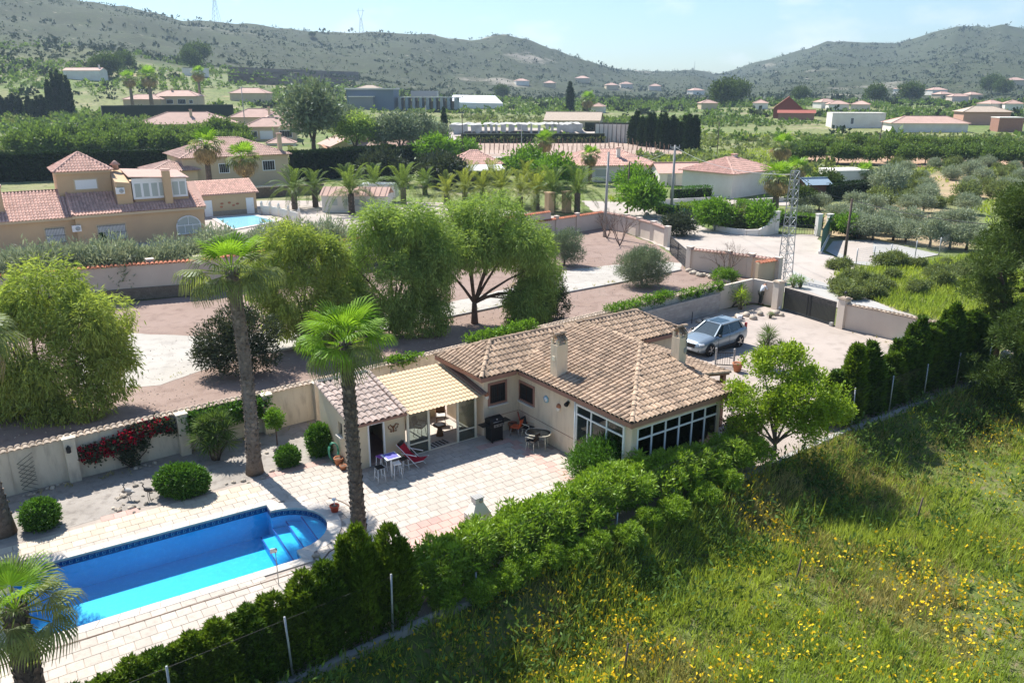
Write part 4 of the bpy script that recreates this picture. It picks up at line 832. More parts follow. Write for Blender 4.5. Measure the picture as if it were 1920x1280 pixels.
pepper('broad weeping pepper tree with forked dark trunk just behind the main house', G(890, 606), [((-2.6, 0, 4.1), (1.7, 1.8, 1.6)), ((-1.2, .8, 5.6), (2.0, 1.9, 1.7)), ((1.0, .4, 6.2), (2.3, 2.1, 1.6)), ((2.7, -.2, 5.0), (2.0, 2.0, 1.8)), ((3.6, .3, 3.3), (1.5, 1.6, 1.7)), ((.2, -1.0, 4.9), (1.8, 1.5, 1.4)), ((3.0, -.9, 2.0), (1.2, 1.1, 1.6)), ((2.2, -.8, 1.6), (.9, .9, 1.2)), ((3.6, .4, 1.9), (1.1, 1.1, 1.5)), ((1.3, 2.0, 4.6), (1.8, 1.5, 1.6))], 1.5, .21, L['pepper'], 1.0)
pepper('weeping pepper tree with dense hanging foliage left of the forked one', G(740, 622), [((-2.3, 0, 4.0), (1.7, 1.7, 1.7)), ((-.8, .6, 5.6), (1.9, 1.8, 1.6)), ((1.2, .2, 6.0), (1.9, 1.8, 1.6)), ((2.4, -.3, 4.5), (1.5, 1.6, 1.8)), ((.4, -1.0, 3.4), (1.7, 1.5, 1.7)), ((-1.6, -.6, 2.5), (1.3, 1.2, 1.2)), ((2.0, .6, 2.8), (1.3, 1.2, 1.4)), ((.9, -.9, 1.6), (1.2, 1.0, 1.2)), ((-.6, -.9, 1.7), (1.3, 1.0, 1.2)), ((2.2, -.6, 1.7), (1.0, 1.0, 1.2)), ((-2.4, -.3, 1.8), (1.1, 1.1, 1.2))], 1.4, .19, L['pepper'], .95)
pepper('yellowish weeping pepper tree between the tall palm and the young palm', G(575, 652), [((-.5, .2, 5.6), (1.5, 1.5, 1.3)), ((-1.4, -.1, 4.2), (1.5, 1.5, 1.6)), ((.9, .4, 5.0), (1.5, 1.5, 1.5)), ((.2, -.7, 3.3), (1.6, 1.4, 1.6)), ((1.3, 0, 2.9), (1.2, 1.2, 1.4)), ((-1.2, 0, 2.2), (1.1, 1.1, 1.1)), ((.6, -.8, 1.6), (1.1, 1.0, 1.1)), ((1.4, -.2, 1.5), (1.0, 1.0, 1.0))], 1.3, .16, L['pepper_y'], .95)
pepper('large rounded pepper tree overhanging the garden wall at the left edge', G(85, 770), [((-1.6, 0, 4.0), (2.0, 2.0, 1.9)), ((.4, .5, 5.0), (2.1, 2.0, 1.6)), ((2.0, .4, 4.0), (1.8, 1.8, 1.7)), ((2.6, .2, 2.4), (1.5, 1.5, 1.5)), ((.6, -.9, 2.9), (1.9, 1.5, 1.8)), ((-2.4, 0, 2.2), (1.7, 1.6, 1.5)), ((-.6, -.8, 1.5), (1.6, 1.3, 1.1)), ((1.7, -.5, 1.2), (1.4, 1.2, 1.0)), ((.3, -1.0, 1.0), (1.3, 1.1, .9)), ((-2.2, -.4, 1.0), (1.4, 1.2, .9)), ((-3.6, .5, 3.4), (1.6, 1.6, 1.6))], 1.2, .22, L['pepper_y'], .85)
# ------------------------------------------------------------------ palms
def fan_frond(Lp=.9, Rb=.95, droop=.35, segs=34, spread=3.7, m=None, fold=.05, name='frond'):
    """petiole along +x then a fan of folded, split segments whose tips hang"""
    V = []; Fq = []
    def q(a, b, c, d): i = len(V); V.extend([a, b, c, d]); Fq.append((i, i + 1, i + 2, i + 3))
    p0 = np.array([0, 0, 0.]); p1 = np.array([Lp, 0, .12 * Lp])
    for (wa, za) in ((.03, 0), (-.03, 0)): q(p0 + [0, wa, 0], p1 + [0, wa * .6, 0], p1 + [0, 0, -.03], p0 + [0, 0, -.05])
    for k_ in range(segs):
        t = (k_ + .5) / segs * 2 - 1; a = t * spread / 2; ln = Rb * (1 - .28 * abs(t) ** 2) * rnd.uniform(.92, 1.06); hw = spread / segs / 2 * .98; ex = np.array([math.cos(a), math.sin(a), 0]); ey = np.array([-math.sin(a), math.cos(a), 0])
        def pt(r_, side): zz_ = .25 * r_ * (1 - abs(t)) * .3 - droop * (r_ / Rb) ** 2.6 * Rb * (.6 + .5 * abs(t)); return p1 + ex * r_ * (1 - .25 * droop * (r_ / Rb) ** 3) + ey * side + [0, 0, zz_ + (fold * r_ if k_ % 2 else -fold * r_ * .2)]
        r0, r1, r2 = .05, ln * .55, ln * .82
        q(pt(r0, -hw * r0), pt(r1, -hw * r1), pt(r1, hw * r1), pt(r0, hw * r0)); w2 = hw * ln * .45; q(pt(r1, -hw * r1), pt(r2, -w2), pt(r2, w2), pt(r1, hw * r1)); tip = pt(ln, 0) + [0, 0, -droop * .28 * Rb]; q(pt(r2, -w2), tip - ey * .006, tip + ey * .006, pt(r2, w2))
    return mesh_np(name, np.array(V), np.array(Fq), m)
def pinnate_frond(Lf=2.4, arch=.9, nl=34, ll=.42, m=None, rise=.75):
    V = []; Fq = []
    def pos(s_): return np.array([Lf * (s_ - .12 * s_ ** 3), 0, Lf * (rise * s_ - arch * s_ ** 2.1)])
    def q(*p): i = len(V); V.extend(p); Fq.append((i, i + 1, i + 2, i + 3))
    for i in range(8):
        a, b = pos(i / 8), pos((i + 1) / 8); w = .035 * (1 - i / 9); q(a + [0, w, 0], b + [0, w * .85, 0], b + [0, -w * .85, 0], a + [0, -w, 0])
    for i in range(nl):
        s_ = .14 + .86 * i / nl; p = pos(s_); d = pos(min(s_ + .03, 1.03)) - pos(s_ - .03); d /= np.linalg.norm(d); ln = ll * (math.sin(math.pi * min(1, .22 + .72 * s_)) ** .7) * rnd.uniform(.85, 1.1)
        for sd in (-1, 1):
            ax = d * .55 + np.array([0, sd * .78, 0]) + [0, 0, .28 - .2 * rnd.random()]; ax /= np.linalg.norm(ax); e_ = p + ax * ln + [0, 0, -.18 * ln]; w = d * .028; q(p - w * .5, p + ax * ln * .5 - w, e_, p + ax * ln * .5 + w)
    return mesh_np('frond', np.array(V), np.array(Fq), m)
def palm_trunk(h, r0, r1, bark, lean=(0, 0), stub=.12, rows=None, base=1.25, dens=1.0, curve=(0, 0)):
    """shaft with cut leaf bases standing proud in a spiral"""
    mb = MB(); N_ = 14; pts = []; rad = []
    f = lambda t: Vector((lean[0] * t + curve[0] * math.sin(math.pi * t), lean[1] * t + curve[1] * math.sin(math.pi * t), h * t))
    for i in range(N_ + 1):
        t = i / N_; pts.append(f(t) - (Vector((0, 0, .1)) if i == 0 else Vector())); rad.append((r0 + (r1 - r0) * t) * (1 + (base - 1) * math.exp(-t * h / .5)))
    mb.tube(pts, rad, 14); sh = mb.mesh('trunk', bark)
    st = MB(); k_ = 0; dz = .055 / dens
    n_ = int(h * .985 / dz)
    for i in range(n_):
        t = (i + .5) / n_; z = t * h; r_ = (r0 + (r1 - r0) * t) * (1 + (base - 1) * math.exp(-z / .5))
        if z < .45: continue
        for ss in range(2):
            a = i * 2.39996 + ss * math.pi + rnd.uniform(-.15, .15); c = f(t); ex = Vector((math.cos(a), math.sin(a), 0)); ey = Vector((-math.sin(a), math.cos(a), 0)); w = stub * rnd.uniform(.8, 1.2); o_ = rnd.uniform(.25, .5) * stub
            p = c + ex * r_ * .95; st.add([p - ey * w * .55, p + ey * w * .55, p + Vector((0, 0, w * 1.1)) + ey * w * .3 + ex * o_, p + Vector((0, 0, w * 1.1)) - ey * w * .3 + ex * o_, p + Vector((0, 0, w * 1.15))], [(0, 1, 2, 3), (3, 2, 4), (0, 3, 4), (1, 4, 2)])
    return sh, st.mesh('leaf_bases', bark)
FANM = [fan_frond(.75, .95, .10, 36, 3.4, L['fan']), fan_frond(.85, 1.0, .28, 36, 3.6, L['fan']), fan_frond(.9, 1.0, .55, 34, 3.6, L['fan']), fan_frond(.85, .9, .85, 30, 3.4, L['fan_old'])]
FANO = [fan_frond(.8, .95, .2, 34, 3.4, L['fan_old']), fan_frond(.95, 1.0, .5, 34, 3.5, L['fan_old']), fan_frond(1.0, 1.0, .85, 30, 3.4, L['fan_old']), fan_frond(.9, .9, 1.1, 26, 3.0, L['dry'])]
FANF = [fan_frond(.7, .9, d_, 14, 3.4, L[m_]) for d_, m_ in ((.15, 'fan'), (.5, 'fan_old'), (1.0, 'dry'))]
def fan_palm(label, loc, h, r0, r1, meshes, nf, bark, size=1.0, lean=(0, 0), curve=(0, 0), elev=(1.25, -.75), base=1.25, group=None, stub=.13, skirt=0, dens=1.0):
    t = thing('fan_palm', label, 'palm tree', loc, rnd.uniform(0, 6), group); c_, s_ = math.cos(-t.rotation_euler.z), math.sin(-t.rotation_euler.z)
    ln = Vector((lean[0] * c_ - lean[1] * s_, lean[0] * s_ + lean[1] * c_)); cv = Vector((curve[0] * c_ - curve[1] * s_, curve[0] * s_ + curve[1] * c_))
    sh, st = palm_trunk(h, r0, r1, bark, ln, stub, base=base, curve=cv, dens=dens); tr = link('trunk', sh, t); tag(link('leaf_bases', st, tr), None, None, None, 'stuff')
    for i in range(nf):
        q = (i + .5) / nf; el = elev[0] + (elev[1] - elev[0]) * q ** .85 + rnd.uniform(-.12, .12); a = i * 2.39996 + rnd.uniform(-.2, .2)
        me = meshes[min(len(meshes) - 1, int(q * len(meshes)))]; s2 = size * rnd.uniform(.88, 1.1) * (.72 + .28 * min(1, q * 3 + .2))
        o = link('frond', me, t, (ln.x, ln.y, h - .15 * q), (rnd.uniform(-.35, .35), -el, a), s2)
    return t
fan_palm('young fan palm with bright green crown and rough trunk standing on the terrace', G(675, 1014), 7.3, .25, .19, FANM, 30, M['palm_bark_dark'], .98, (-.05, 0), (0, 0), (1.35, -.4), 1.1)
fan_palm('tall fan palm with ragged crown rooted at the end of the gravel bed', G(478, 886), 8.5, .27, .24, [FANM[1], FANO[0], FANO[1], FANO[2]], 24, M['palm_bark'], 1.1, (-.1, .1), (.12, 0), (1.2, -.3), 1.45)
fan_palm('fan palm cut by the left edge, thick scaly trunk beside the clipped bush', G(8, 1000), 7.1, .36, .26, FANO, 30, M['palm_bark'], 1.25, (-.75, .3), (0, 0), (1.2, -.7), 1.2)
fan_palm('short fan palm in the bottom left corner with fronds over the pool end', G(62, 1310), 2.75, .34, .26, [FANM[1], FANO[0], FANO[1], FANO[2]], 26, M['palm_bark_dark'], .86, (.05, 0), (0, 0), (1.3, -.5), 1.1)
DATEM = [pinnate_frond(2.3, .55, 32, .42, L['date'], .95), pinnate_frond(2.5, .85, 34, .44, L['date'], .75), pinnate_frond(2.5, 1.0, 32, .42, L['date'], .55)]
DATEY = [pinnate_frond(2.2, .5, 30, .42, L['date_y'], .95), pinnate_frond(2.4, .8, 32, .44, L['date_y'], .75), pinnate_frond(2.4, 1.0, 30, .42, L['date_y'], .5)]
_dt = {}
def date_palm(label, loc, h, meshes, nf=26, size=1.0, group=None, rtr=.27):
    t = thing('date_palm', label, 'palm tree', loc, rnd.uniform(0, 6), group); key = round(h * 2) / 2
    if key not in _dt: _dt[key] = palm_trunk(key, rtr * 1.05, rtr, M['palm_bark_dark'], (0, 0), .2, base=1.15, dens=.5)
    tr = link('trunk', _dt[key][0], t, (0, 0, h - key)); tag(link('leaf_bases', _dt[key][1], tr), None, None, None, 'stuff')
    for i in range(nf):
        q = (i + .5) / nf; el = 1.05 - 1.25 * q + rnd.uniform(-.1, .1); a = i * 2.39996 + rnd.uniform(-.2, .2)
        link('frond', meshes[min(2, int(q * 3))], t, (0, 0, h), (rnd.uniform(-.3, .3), -el * .75, a), size * rnd.uniform(.85, 1.1))
    return t
gd = 'date palms between the villa gardens'
# (column of the trunk, row of the trunk foot, height of trunk, yellowish, size, what tells it apart)
for (x, y, h, yl, s_, lab) in ((660, 402, 1.9, 0, 1.15, 'largest date palm, behind the pink roofed caravan shelter'), (553, 392, 1.7, 0, .95, 'date palm beside the white pool fence of the orange villa'), (592, 388, 1.7, 0, .85, 'smaller date palm next to the white pool fence'), (704, 378, 1.5, 0, 1.0, 'date palm behind the parked white caravan'), (757, 382, 1.6, 0, 1.05, 'date palm right of the parked white caravan'),
        (797, 365, 1.0, 0, .8, 'small date palm in front of the dark shrubs'), (838, 384, 1.0, 1, .9, 'yellowish date palm, first of the row above the pepper trees'), (872, 380, 1.0, 1, .95, 'yellowish date palm, second of the row above the pepper trees'), (905, 378, 1.1, 1, .95, 'yellowish date palm, third of the row above the pepper trees'), (940, 380, 1.2, 1, 1.0, 'yellowish date palm, fourth of the row above the pepper trees'), (975, 388, 1.3, 1, 1.0, 'yellowish date palm, fifth of the row above the pepper trees'),
        (1006, 392, 1.4, 1, 1.05, 'yellowish date palm at the wall end nearest the pepper tree'), (1036, 396, 1.7, 0, 1.05, 'date palm at the wall between two cream gate piers'), (1082, 398, 1.8, 0, 1.1, 'date palm right of the cream gate piers behind the wall'), (920, 348, 1.2, 1, .8, 'yellowish date palm under the white awning'), (880, 352, 1.2, 1, .8, 'yellowish date palm in front of the bungalow awning'), (985, 352, 1.2, 1, .85, 'yellowish date palm right of the white awning')):
    date_palm(lab, G(x, y), h * 1.35, DATEY if yl else DATEM, 24, s_ * 1.65, gd, .36)
# ------------------------------------------------------------------ walls round the plot
def wall_run(name, label, pts, h, t, m, cop, copm=None, pil=None, copname='coping_tile', step=.24, base=0., cap_over=.16, group=None, roll=False):
    """plaster wall along a polyline with a saddle of coping tiles laid across it, each tile a part"""
    o = thing(name, label, 'wall', pts[0], 0, group); p0 = pts[0]; mb = MB(); cm = []
    for a, b in zip(pts, pts[1:]):
        a, b = a - p0, b - p0; d = (b - a); ln = d.length; ang = math.atan2(d.y, d.x); mb.box(tuple((a + b) / 2 + Vector((0, 0, h / 2))), (ln + t * .6, t, h), ang)
        if cop:
            n = max(1, int(ln / step)); e = d.normalized(); nn = Vector((-e.y, e.x, 0))
            for i in range(n):
                c = a + e * (ln * (i + .5) / n)
                for sg in (-1, 1):
                    y = (nn * -sg * 1.0 + Vector((0, 0, .42))).normalized(); x = e * -sg * -1; x = y.cross(Vector((0, 0, 1))).normalized(); z = x.cross(y); q = c + nn * sg * (t / 2 + cap_over) + Vector((0, 0, h - .02 + rnd.uniform(0, .01))); m4 = Matrix.Identity(4)
                    for r_ in range(3): m4[r_][0], m4[r_][1], m4[r_][2], m4[r_][3] = x[r_], y[r_], z[r_], q[r_]
                    cm.append(m4)
    wl_ = part(mb, 'wall_body', m, o)
    if cop: lay(cm, cap_geo(step * .5, t / 2 + cap_over + .1, 5), copname, copm, o, Matrix.Translation(p0), 300, 'coping')
    for (q, w, hh) in (pil or []):
        q = q - p0; pb = MB(); pb.box((q.x, q.y, hh / 2), (w, w, hh), GA); pb.box((q.x, q.y, hh + .03), (w + .08, w + .08, .06), GA); part(pb, 'pillar', m, o)
    return o
def along(p, q, t): return p.lerp(q, t)
wp = [along(WALL[0], WALL[1], .3)] + [G(x, y) for x, y in ((140, 897), (346, 848), (502, 808), (596, 783))]
wall_run('garden_wall', 'cream plastered garden wall with pale tile coping behind the gravel bed', WALL[:4], 1.82, .2, M['plaster_wall'], True, M['tile_pale'], [(q + Vector((.1, -.12, 0)), .42, 1.86) for q in wp[1:]], cap_over=.1)
gw = Vector((17.85, 57.1, 0)); gp = Vector((19.35, 55.6, 0))
wall_run('corner_wall', 'plain plastered corner wall behind the standing man', [Vector((14.74, 54.7, 0)), gw, gp], 1.75, .2, M['plaster_pale'], False)
# grey block facing on the yard side of the wall
bw = thing('block_wall', 'grey cement block wall with creeper along the yard behind the car', 'wall', (0, 0, 0)); b0v, b1v = G(1238, 602) + Vector((.05, -.1, 0)), G(1347, 580) + Vector((.1, -.1, 0))
b0v = along(WALL[2], WALL[3], .70) + Vector((.28, -.34, 0)); b1v = along(WALL[2], WALL[3], .985) + Vector((.28, -.34, 0))
d_ = b1v - b0v; ln = d_.length; ang = math.atan2(d_.y, d_.x); nb, nc = int(ln / .42), 7; part(MB().box(tuple((b0v + b1v) / 2 + Vector((0, 0, .72))), (ln, .14, 1.44), ang), 'mortar_core', M['mortar'], bw)
bme = MB().box((0, 0, 0), (.405, .18, .195), bev=.006).mesh('block', M['block'])
for j in range(nc):
    for i in range(nb): link('block', bme, bw, b0v + d_ * ((i + (.5 if j % 2 == 0 else .78) ) / (nb + .3)) + Vector((0, 0, .11 + j * .205)), ang)
# gate with two leaves
gL, gR = G(1468, 581), G(1563, 611); ga = math.atan2((gR - gL).y, (gR - gL).x); gw_ = (gR - gL).length
for (q, lab, w) in ((gL + Vector((-.35, .35, 0)), 'cream gate pillar at the corner by the standing man', .55), (gR + Vector((.35, -.42, 0)), 'cream gate pillar carrying a small lamp beside the long wall', .55)):
    pb = MB(); pb.box((0, 0, .98), (w, w, 1.96), ga); po_ = solo(pb, 'gate_pillar', M['plaster_pale'], lab, 'pillar', q); cp_ = MB(); cp_.box((0, 0, 2.0), (w + .12, w + .12, .07), ga); cp_.box((0, 0, 2.06), (w - .05, w - .05, .06), ga); part(cp_, 'cap', M['tile_pale'], po_)
lm = MB(); lm.cyl((0, 0, 0), (0, 0, .2), .03); lm.ball((0, 0, .3), .1); solo(lm, 'gate_lamp', M['iron'], 'small dark lamp on top of the gate pillar', 'lamp', gR + Vector((.35, -.42, 2.09)))
gate = thing('driveway_gate', 'black metal sliding gate with vertical boards between two cream pillars', 'gate', gL, ga)
fr = MB(); 
for z in (.12, 1.62): fr.box((gw_ / 2, 0, z), (gw_, .06, .07))
for x in (.03, gw_ * .47, gw_ * .53, gw_ - .03): fr.box((x, 0, .87), (.07, .07, 1.57))
fr.box((gw_ / 2, 0, .03), (gw_ * 1.02, .1, .05)); part(fr, 'gate_frame', M['iron'], gate)
gm_ = MB().box((0, 0, 0), (.085, .02, 1.4)).mesh('board', M['iron'])
for i in range(int(gw_ / .105)): link('board', gm_, gate, (.09 + i * .105, .0, .87))
part(MB().box((gw_ - .1, -.12, .12), (.2, .2, .24)), 'motor', M['grey_pipe'], gate)
rw = [gR + Vector((.5, -.62, 0)), G(1640, 628), Vector((25.6, 45.8, 0)), Vector((27.7, 43.4, 0))]
wall_run('yard_wall', 'long cream wall with worn tile coping running from the gate to the pine', rw, 1.62, .2, M['plaster_pale'], True, M['tile_pale'], cap_over=.06, step=.26)
pb = MB().box((0, 0, .75), (.5, .6, 1.5), R(35)); solo(pb, 'end_pillar', M['plaster_pale'], 'cream wall stub at the end of the conifer row under the pine', 'pillar', G(1882, 708))
# ------------------------------------------------------------------ front fence: posts, mesh and wires
fence = thing('wire_fence', 'wire mesh fence on thin steel posts along the front hedges', 'fence', (0, 0, 0)); nwire = 0
pm = MB(); pm.cyl((0, 0, 0), (0, 0, 2.0), .03, .03, 8); pmesh = pm.mesh('post', M['galv']); posts = []
def kerb_at(s):
    for a, b in zip(KERB, KERB[1:]):
        l_ = (b - a).length
        if s <= l_: return a + (b - a) * (s / l_)
        s -= l_
    return KERB[-1]
klen = sum((b - a).length for a, b in zip(KERB, KERB[1:]))
for i in range(int(klen / 3.0) + 1):
    p = kerb_at(i * 3.0); posts.append(p); link('post', pmesh, fence, p + Vector((0, 0, .1 if not (-2.5 < p.x < 15) else -1.1)), (rnd.uniform(-.03, .03), rnd.uniform(-.03, .03), 0))
wr = MB()
for a, b in zip(posts, posts[1:]):
    for z in (.25, 1.1, 2.0): wr.bar(a + Vector((0, 0, z)), b + Vector((0, 0, z)), .005)
    d = (b - a); n_ = 26
    for i in range(-11, n_):
        for sg in (0, 1):
            t0, t1 = i / n_, (i + 11) / n_; z0, z1 = (.2, 2.0) if sg == 0 else (2.0, .2)
            c0, c1 = max(t0, 0), min(t1, 1); wr.bar(a + d * c0 + Vector((0, 0, z0 + (z1 - z0) * (c0 - t0) / (t1 - t0))), a + d * c1 + Vector((0, 0, z0 + (z1 - z0) * (c1 - t0) / (t1 - t0))), .0017)
tag(part(wr, 'wire_mesh', M['iron'], fence), kind='stuff')
# ------------------------------------------------------------------ hedges
def conifer_mesh(h, r, n=4200, leafm=None, spire=1.0, Lg=.2, Wd=.055, leaders=5):
    """column of upright sprays with several leaders, ragged outline"""
    lead = [(0, 0, h, r)] + [(r * .55 * math.cos(a), r * .55 * math.sin(a), h * rnd.uniform(.72, .95), r * .6) for a in np.linspace(0, 2 * math.pi, leaders, endpoint=False) + rnd.random()]
    k_ = rng.integers(0, len(lead), n); la = np.array(lead); z = rng.random(n) ** .8 * la[k_, 2]; t = z / la[k_, 2]
    rad = la[k_, 3] * np.clip((1 - t ** 2.2), .05, 1) ** .7 * (.75 + .25 * np.minimum(1, t * 6)); a = rng.random(n) * 6.283; q = rad * (.45 + .55 * rng.random(n) ** .4) * (1 + .18 * np.sin(a * 3 + z * 5 + k_))
    P = np.stack([la[k_, 0] + q * np.cos(a), la[k_, 1] + q * np.sin(a), z + .05], -1); A = norm(np.stack([np.cos(a) * .55, np.sin(a) * .55, np.full(n, .95)], -1) + rng.normal(size=(n, 3)) * .28)
    V = [leaf_quads(P, A, Lg, Wd, .5), leaf_quads(P, norm(A + rng.normal(size=(n, 3)) * .5), Lg * .8, Wd, .5)]
    return quadmesh('crown', np.concatenate(V), leafm)
tkm = MB().cyl((0, 0, -.1), (0, 0, 1.2), .06, .03, 7).mesh('trunk', M['trunk'])
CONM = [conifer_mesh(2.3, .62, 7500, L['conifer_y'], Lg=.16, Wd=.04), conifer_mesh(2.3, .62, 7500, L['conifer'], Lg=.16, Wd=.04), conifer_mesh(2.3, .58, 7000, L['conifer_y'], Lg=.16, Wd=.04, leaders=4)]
s0 = 0.0
kd = (KERB[1] - KERB[0]).normalized(); kn = Vector((-kd.y, kd.x, 0))
hed = [(x, y) for x, y in ((92, 1.3), (150, 1.55), (205, 1.5), (258, 1.7), (310, 1.65), (362, 1.75), (415, 1.85), (468, 1.9), (520, 1.95), (575, 2.3), (615, 2.35), (672, 3.05), (742, 2.75))]
for i, (px_, hh) in enumerate(hed):
    # foot on the line just inside the fence
    d = ray(px_, 1000); best = None
    for t in np.linspace(0, 1, 400):
        p = KERB[0].lerp(KERB[1], t) + kn * .75; q = PX(p + Vector((0, 0, hh * .5)))
        if best is None or abs(q[0] - px_) < best[0]: best = (abs(q[0] - px_), p)
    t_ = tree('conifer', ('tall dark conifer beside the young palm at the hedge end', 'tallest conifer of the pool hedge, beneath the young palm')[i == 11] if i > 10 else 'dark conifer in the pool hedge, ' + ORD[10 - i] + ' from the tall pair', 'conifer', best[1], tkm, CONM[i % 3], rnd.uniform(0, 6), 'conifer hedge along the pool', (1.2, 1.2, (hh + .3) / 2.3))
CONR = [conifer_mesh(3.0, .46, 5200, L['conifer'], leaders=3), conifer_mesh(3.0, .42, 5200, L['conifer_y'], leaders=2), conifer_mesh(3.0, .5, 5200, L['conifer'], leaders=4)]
for i, (x, y, hh) in enumerate(((1590, 806, 2.1), (1622, 800, 3.0), (1650, 786, 2.9), (1672, 776, 1.9), (1698, 766, 2.1), (1716, 757, 2.6), (1738, 750, 3.3), (1760, 742, 2.7), (1778, 735, 2.9), (1800, 728, 3.5), (1822, 722, 2.8), (1840, 716, 3.0), (1858, 708, 2.6))):
    k_ = kerb_at(0); p = G(x, y) + Vector((-.5, .75, 0))
    tree('conifer', ('conifer of the yard row, nearest the light green tree' if i == 0 else 'last conifer of the yard row, beneath the pine' if i == 12 else 'dark conifer in the yard row, ' + ORD[i] + ' from the light green tree'), 'conifer', p, tkm, CONR[i % 3], rnd.uniform(0, 6), 'conifer row beside the yard', (1.5, 1.5, hh * 1.22 / 3.0))
PITM = [crown_mesh('crown', split_lobes(ring_lobes(.45, .6, 6, .55, .85), 4, .6, 30 + _), L['pitto'], 760, 13, .13, .16, .045, .6, .8, .6, rosette=True, zmin=.1) for _ in range(5)]
hedp = [(835, 1100, .85), (1120, 1000, .9), (1220, 962, .9), (1320, 915, .9), (1030, 1030, .9), (945, 1068, .9), (1370, 890, .9), (812, 1075, 1.0), (850, 1055, 1.1), (893, 1040, 1.1), (938, 1020, 1.15), (985, 1000, 1.2), (1030, 980, 1.2), (1075, 962, 1.2), (1120, 945, 1.2), (1168, 925, 1.2), (1215, 905, 1.2), (1262, 890, 1.15), (1310, 872, 1.15), (1355, 858, 1.1), (1398, 850, 1.0), (1175, 985, .95), (1265, 945, .95), (1080, 1015, .9), (990, 1052, .9), (905, 1088, .85)]
hedp.sort(key=lambda q: q[0]); FRONT = [i for i, q in enumerate(hedp) if q[2] < .97]; BACK = [i for i, q in enumerate(hedp) if q[2] >= .97]
for i, (x, y, s_) in enumerate(hedp):
    p = G(x, y, .75); p.z = -.05; tree('hedge_shrub', ('front-row' if i in FRONT else 'back-row') + ' leafy hedge shrub between terrace and meadow, ' + ORD[(FRONT if i in FRONT else BACK).index(i)] + ' from the conifers', 'shrub', p, None, PITM[i % 5], rnd.uniform(0, 6), 'leafy hedge between terrace and meadow', tuple(q * (.66 if i in FRONT else 1) for q in (s_ * 1.08, s_ * 1.08, s_ * rnd.uniform(.92, 1.1))))
ol = crown_mesh('crown', [((0, 0, .95), (.9, .85, .75)), ((.5, .2, 1.0), (.7, .7, .6)), ((-.5, -.1, .75), (.7, .7, .6)), ((.1, -.3, .55), (.9, .8, .5))], L['box'], 700, 14, .14, .2, .035, .6, .9, .6, zmin=.1)
tree('oleander', 'rounded oleander bush in front of the sunroom side window', 'shrub', G(1120, 900), limbs_mesh('trunk', .05, .6, [(.3, 0, .8), (-.3, .2, .8)]), ol)
tree('oleander', 'dark reddish shrub at the far corner of the sunroom', 'shrub', G(1388, 835), None, crown_mesh('crown', ring_lobes(.35, .3, 5, .45, .75), L['pinkleaf'], 260, 12, .12, .14, .05, .4), 0)
# light green broad tree at the sunroom corner
lt = [((-1.5, 0, 3.0), (1.1, 1.1, .8)), ((-.7, .3, 4.1), (.9, .9, .7)), ((.3, .1, 4.5), (.75, .8, .6)), ((.9, .3, 3.6), (1.1, 1.1, .8)), ((1.7, -.1, 2.6), (1.2, 1.2, .8)), ((.2, -.6, 3.1), (1.2, 1.0, .8)), ((-1.4, -.4, 1.9), (.9, .9, .7)), ((.7, -.9, 1.8), (1.2, 1.0, .75)), ((2.4, .2, 2.0), (.9, .9, .6)), ((-.3, .6, 2.2), (1.2, 1.1, .8))]
tree('light_green_tree', 'airy light green tree at the sunroom corner in front of the conifer row', 'tree', G(1450, 860), limbs_mesh('trunk', .11, 1.8, [Vector(c) for c, r in lt], mat('grey bark', (.2, .18, .15), .95, (.12, .1, .09), 5)), crown_mesh('crown', split_lobes(lt, 4, .66, 8), L['light'], 2000, 15, .26, .13, .06, .6, .7, .35, rosette=True))
# ------------------------------------------------------------------ clipped bushes and bed plants
def clipped(label, p, r, n=900):
    me = crown_mesh('bush', [((0, 0, r[2] * .9), r)], L['box'], n, 9, .06, .11, .055, .5, 1.0, .88, zmin=.05); return solo(me, 'clipped_bush', None, label, 'bush', p)
def solo_mesh(): pass
clipped('wide oval clipped bush between the pool and the garden wall', G(345, 926), (.98, .6, .62), 1500)
clipped('low round clipped bush beside the left palm trunk', G(80, 988), (.58, .5, .55), 800)
clipped('upright clipped bush against the left wall of the shed', G(600, 852), (.48, .45, .72), 800)
clipped('small loose bush in the gravel beside the tall palm', G(541, 872), (.42, .4, .42), 450)
# yucca with several heads
def sword_head(n=46, Lg=.62, Wd=.05, m=None):
    a = np.arange(n) * 2.39996; el = 1.35 - 2.0 * (np.arange(n) / n); A = np.stack([np.cos(a) * np.cos(el), np.sin(a) * np.cos(el), np.sin(el)], -1) + rng.normal(size=(n, 3)) * .06; A = norm(A)
    b = norm(np.cross(A, np.array([0, 0, 1.0]))); L1 = Lg * rng.uniform(.85, 1.1, n)[:, None]; P = A * .05
    V = np.stack([P - b * Wd * .4, P + A * L1 * .5 - b * Wd * .5, P + A * L1 - np.array([0, 0, .04]), P + A * L1 * .5 + b * Wd * .5], 1).reshape(-1, 3); return V
def yucca(label, p, heads, Lg=.62, m=None, trunk_r=.06, n=46, name='yucca'):
    t = thing(name, label, 'plant', p); tb = MB()
    for (x, y, z, s_) in heads: tb.tube([(x * .15, y * .15, -.05), (x * .5, y * .5, z * .5), (x, y, z)], [trunk_r * 1.3, trunk_r, trunk_r * .9], 7)
    part(tb, 'trunk', M['palm_bark'], t)
    me = quadmesh('leaf_rosette', sword_head(n, Lg), m or L['yucca'])
    for (x, y, z, s_) in heads: link('leaf_rosette', me, t, (x, y, z), (rnd.uniform(-.25, .25), rnd.uniform(-.25, .25), rnd.uniform(0, 6)), s_)
    return t
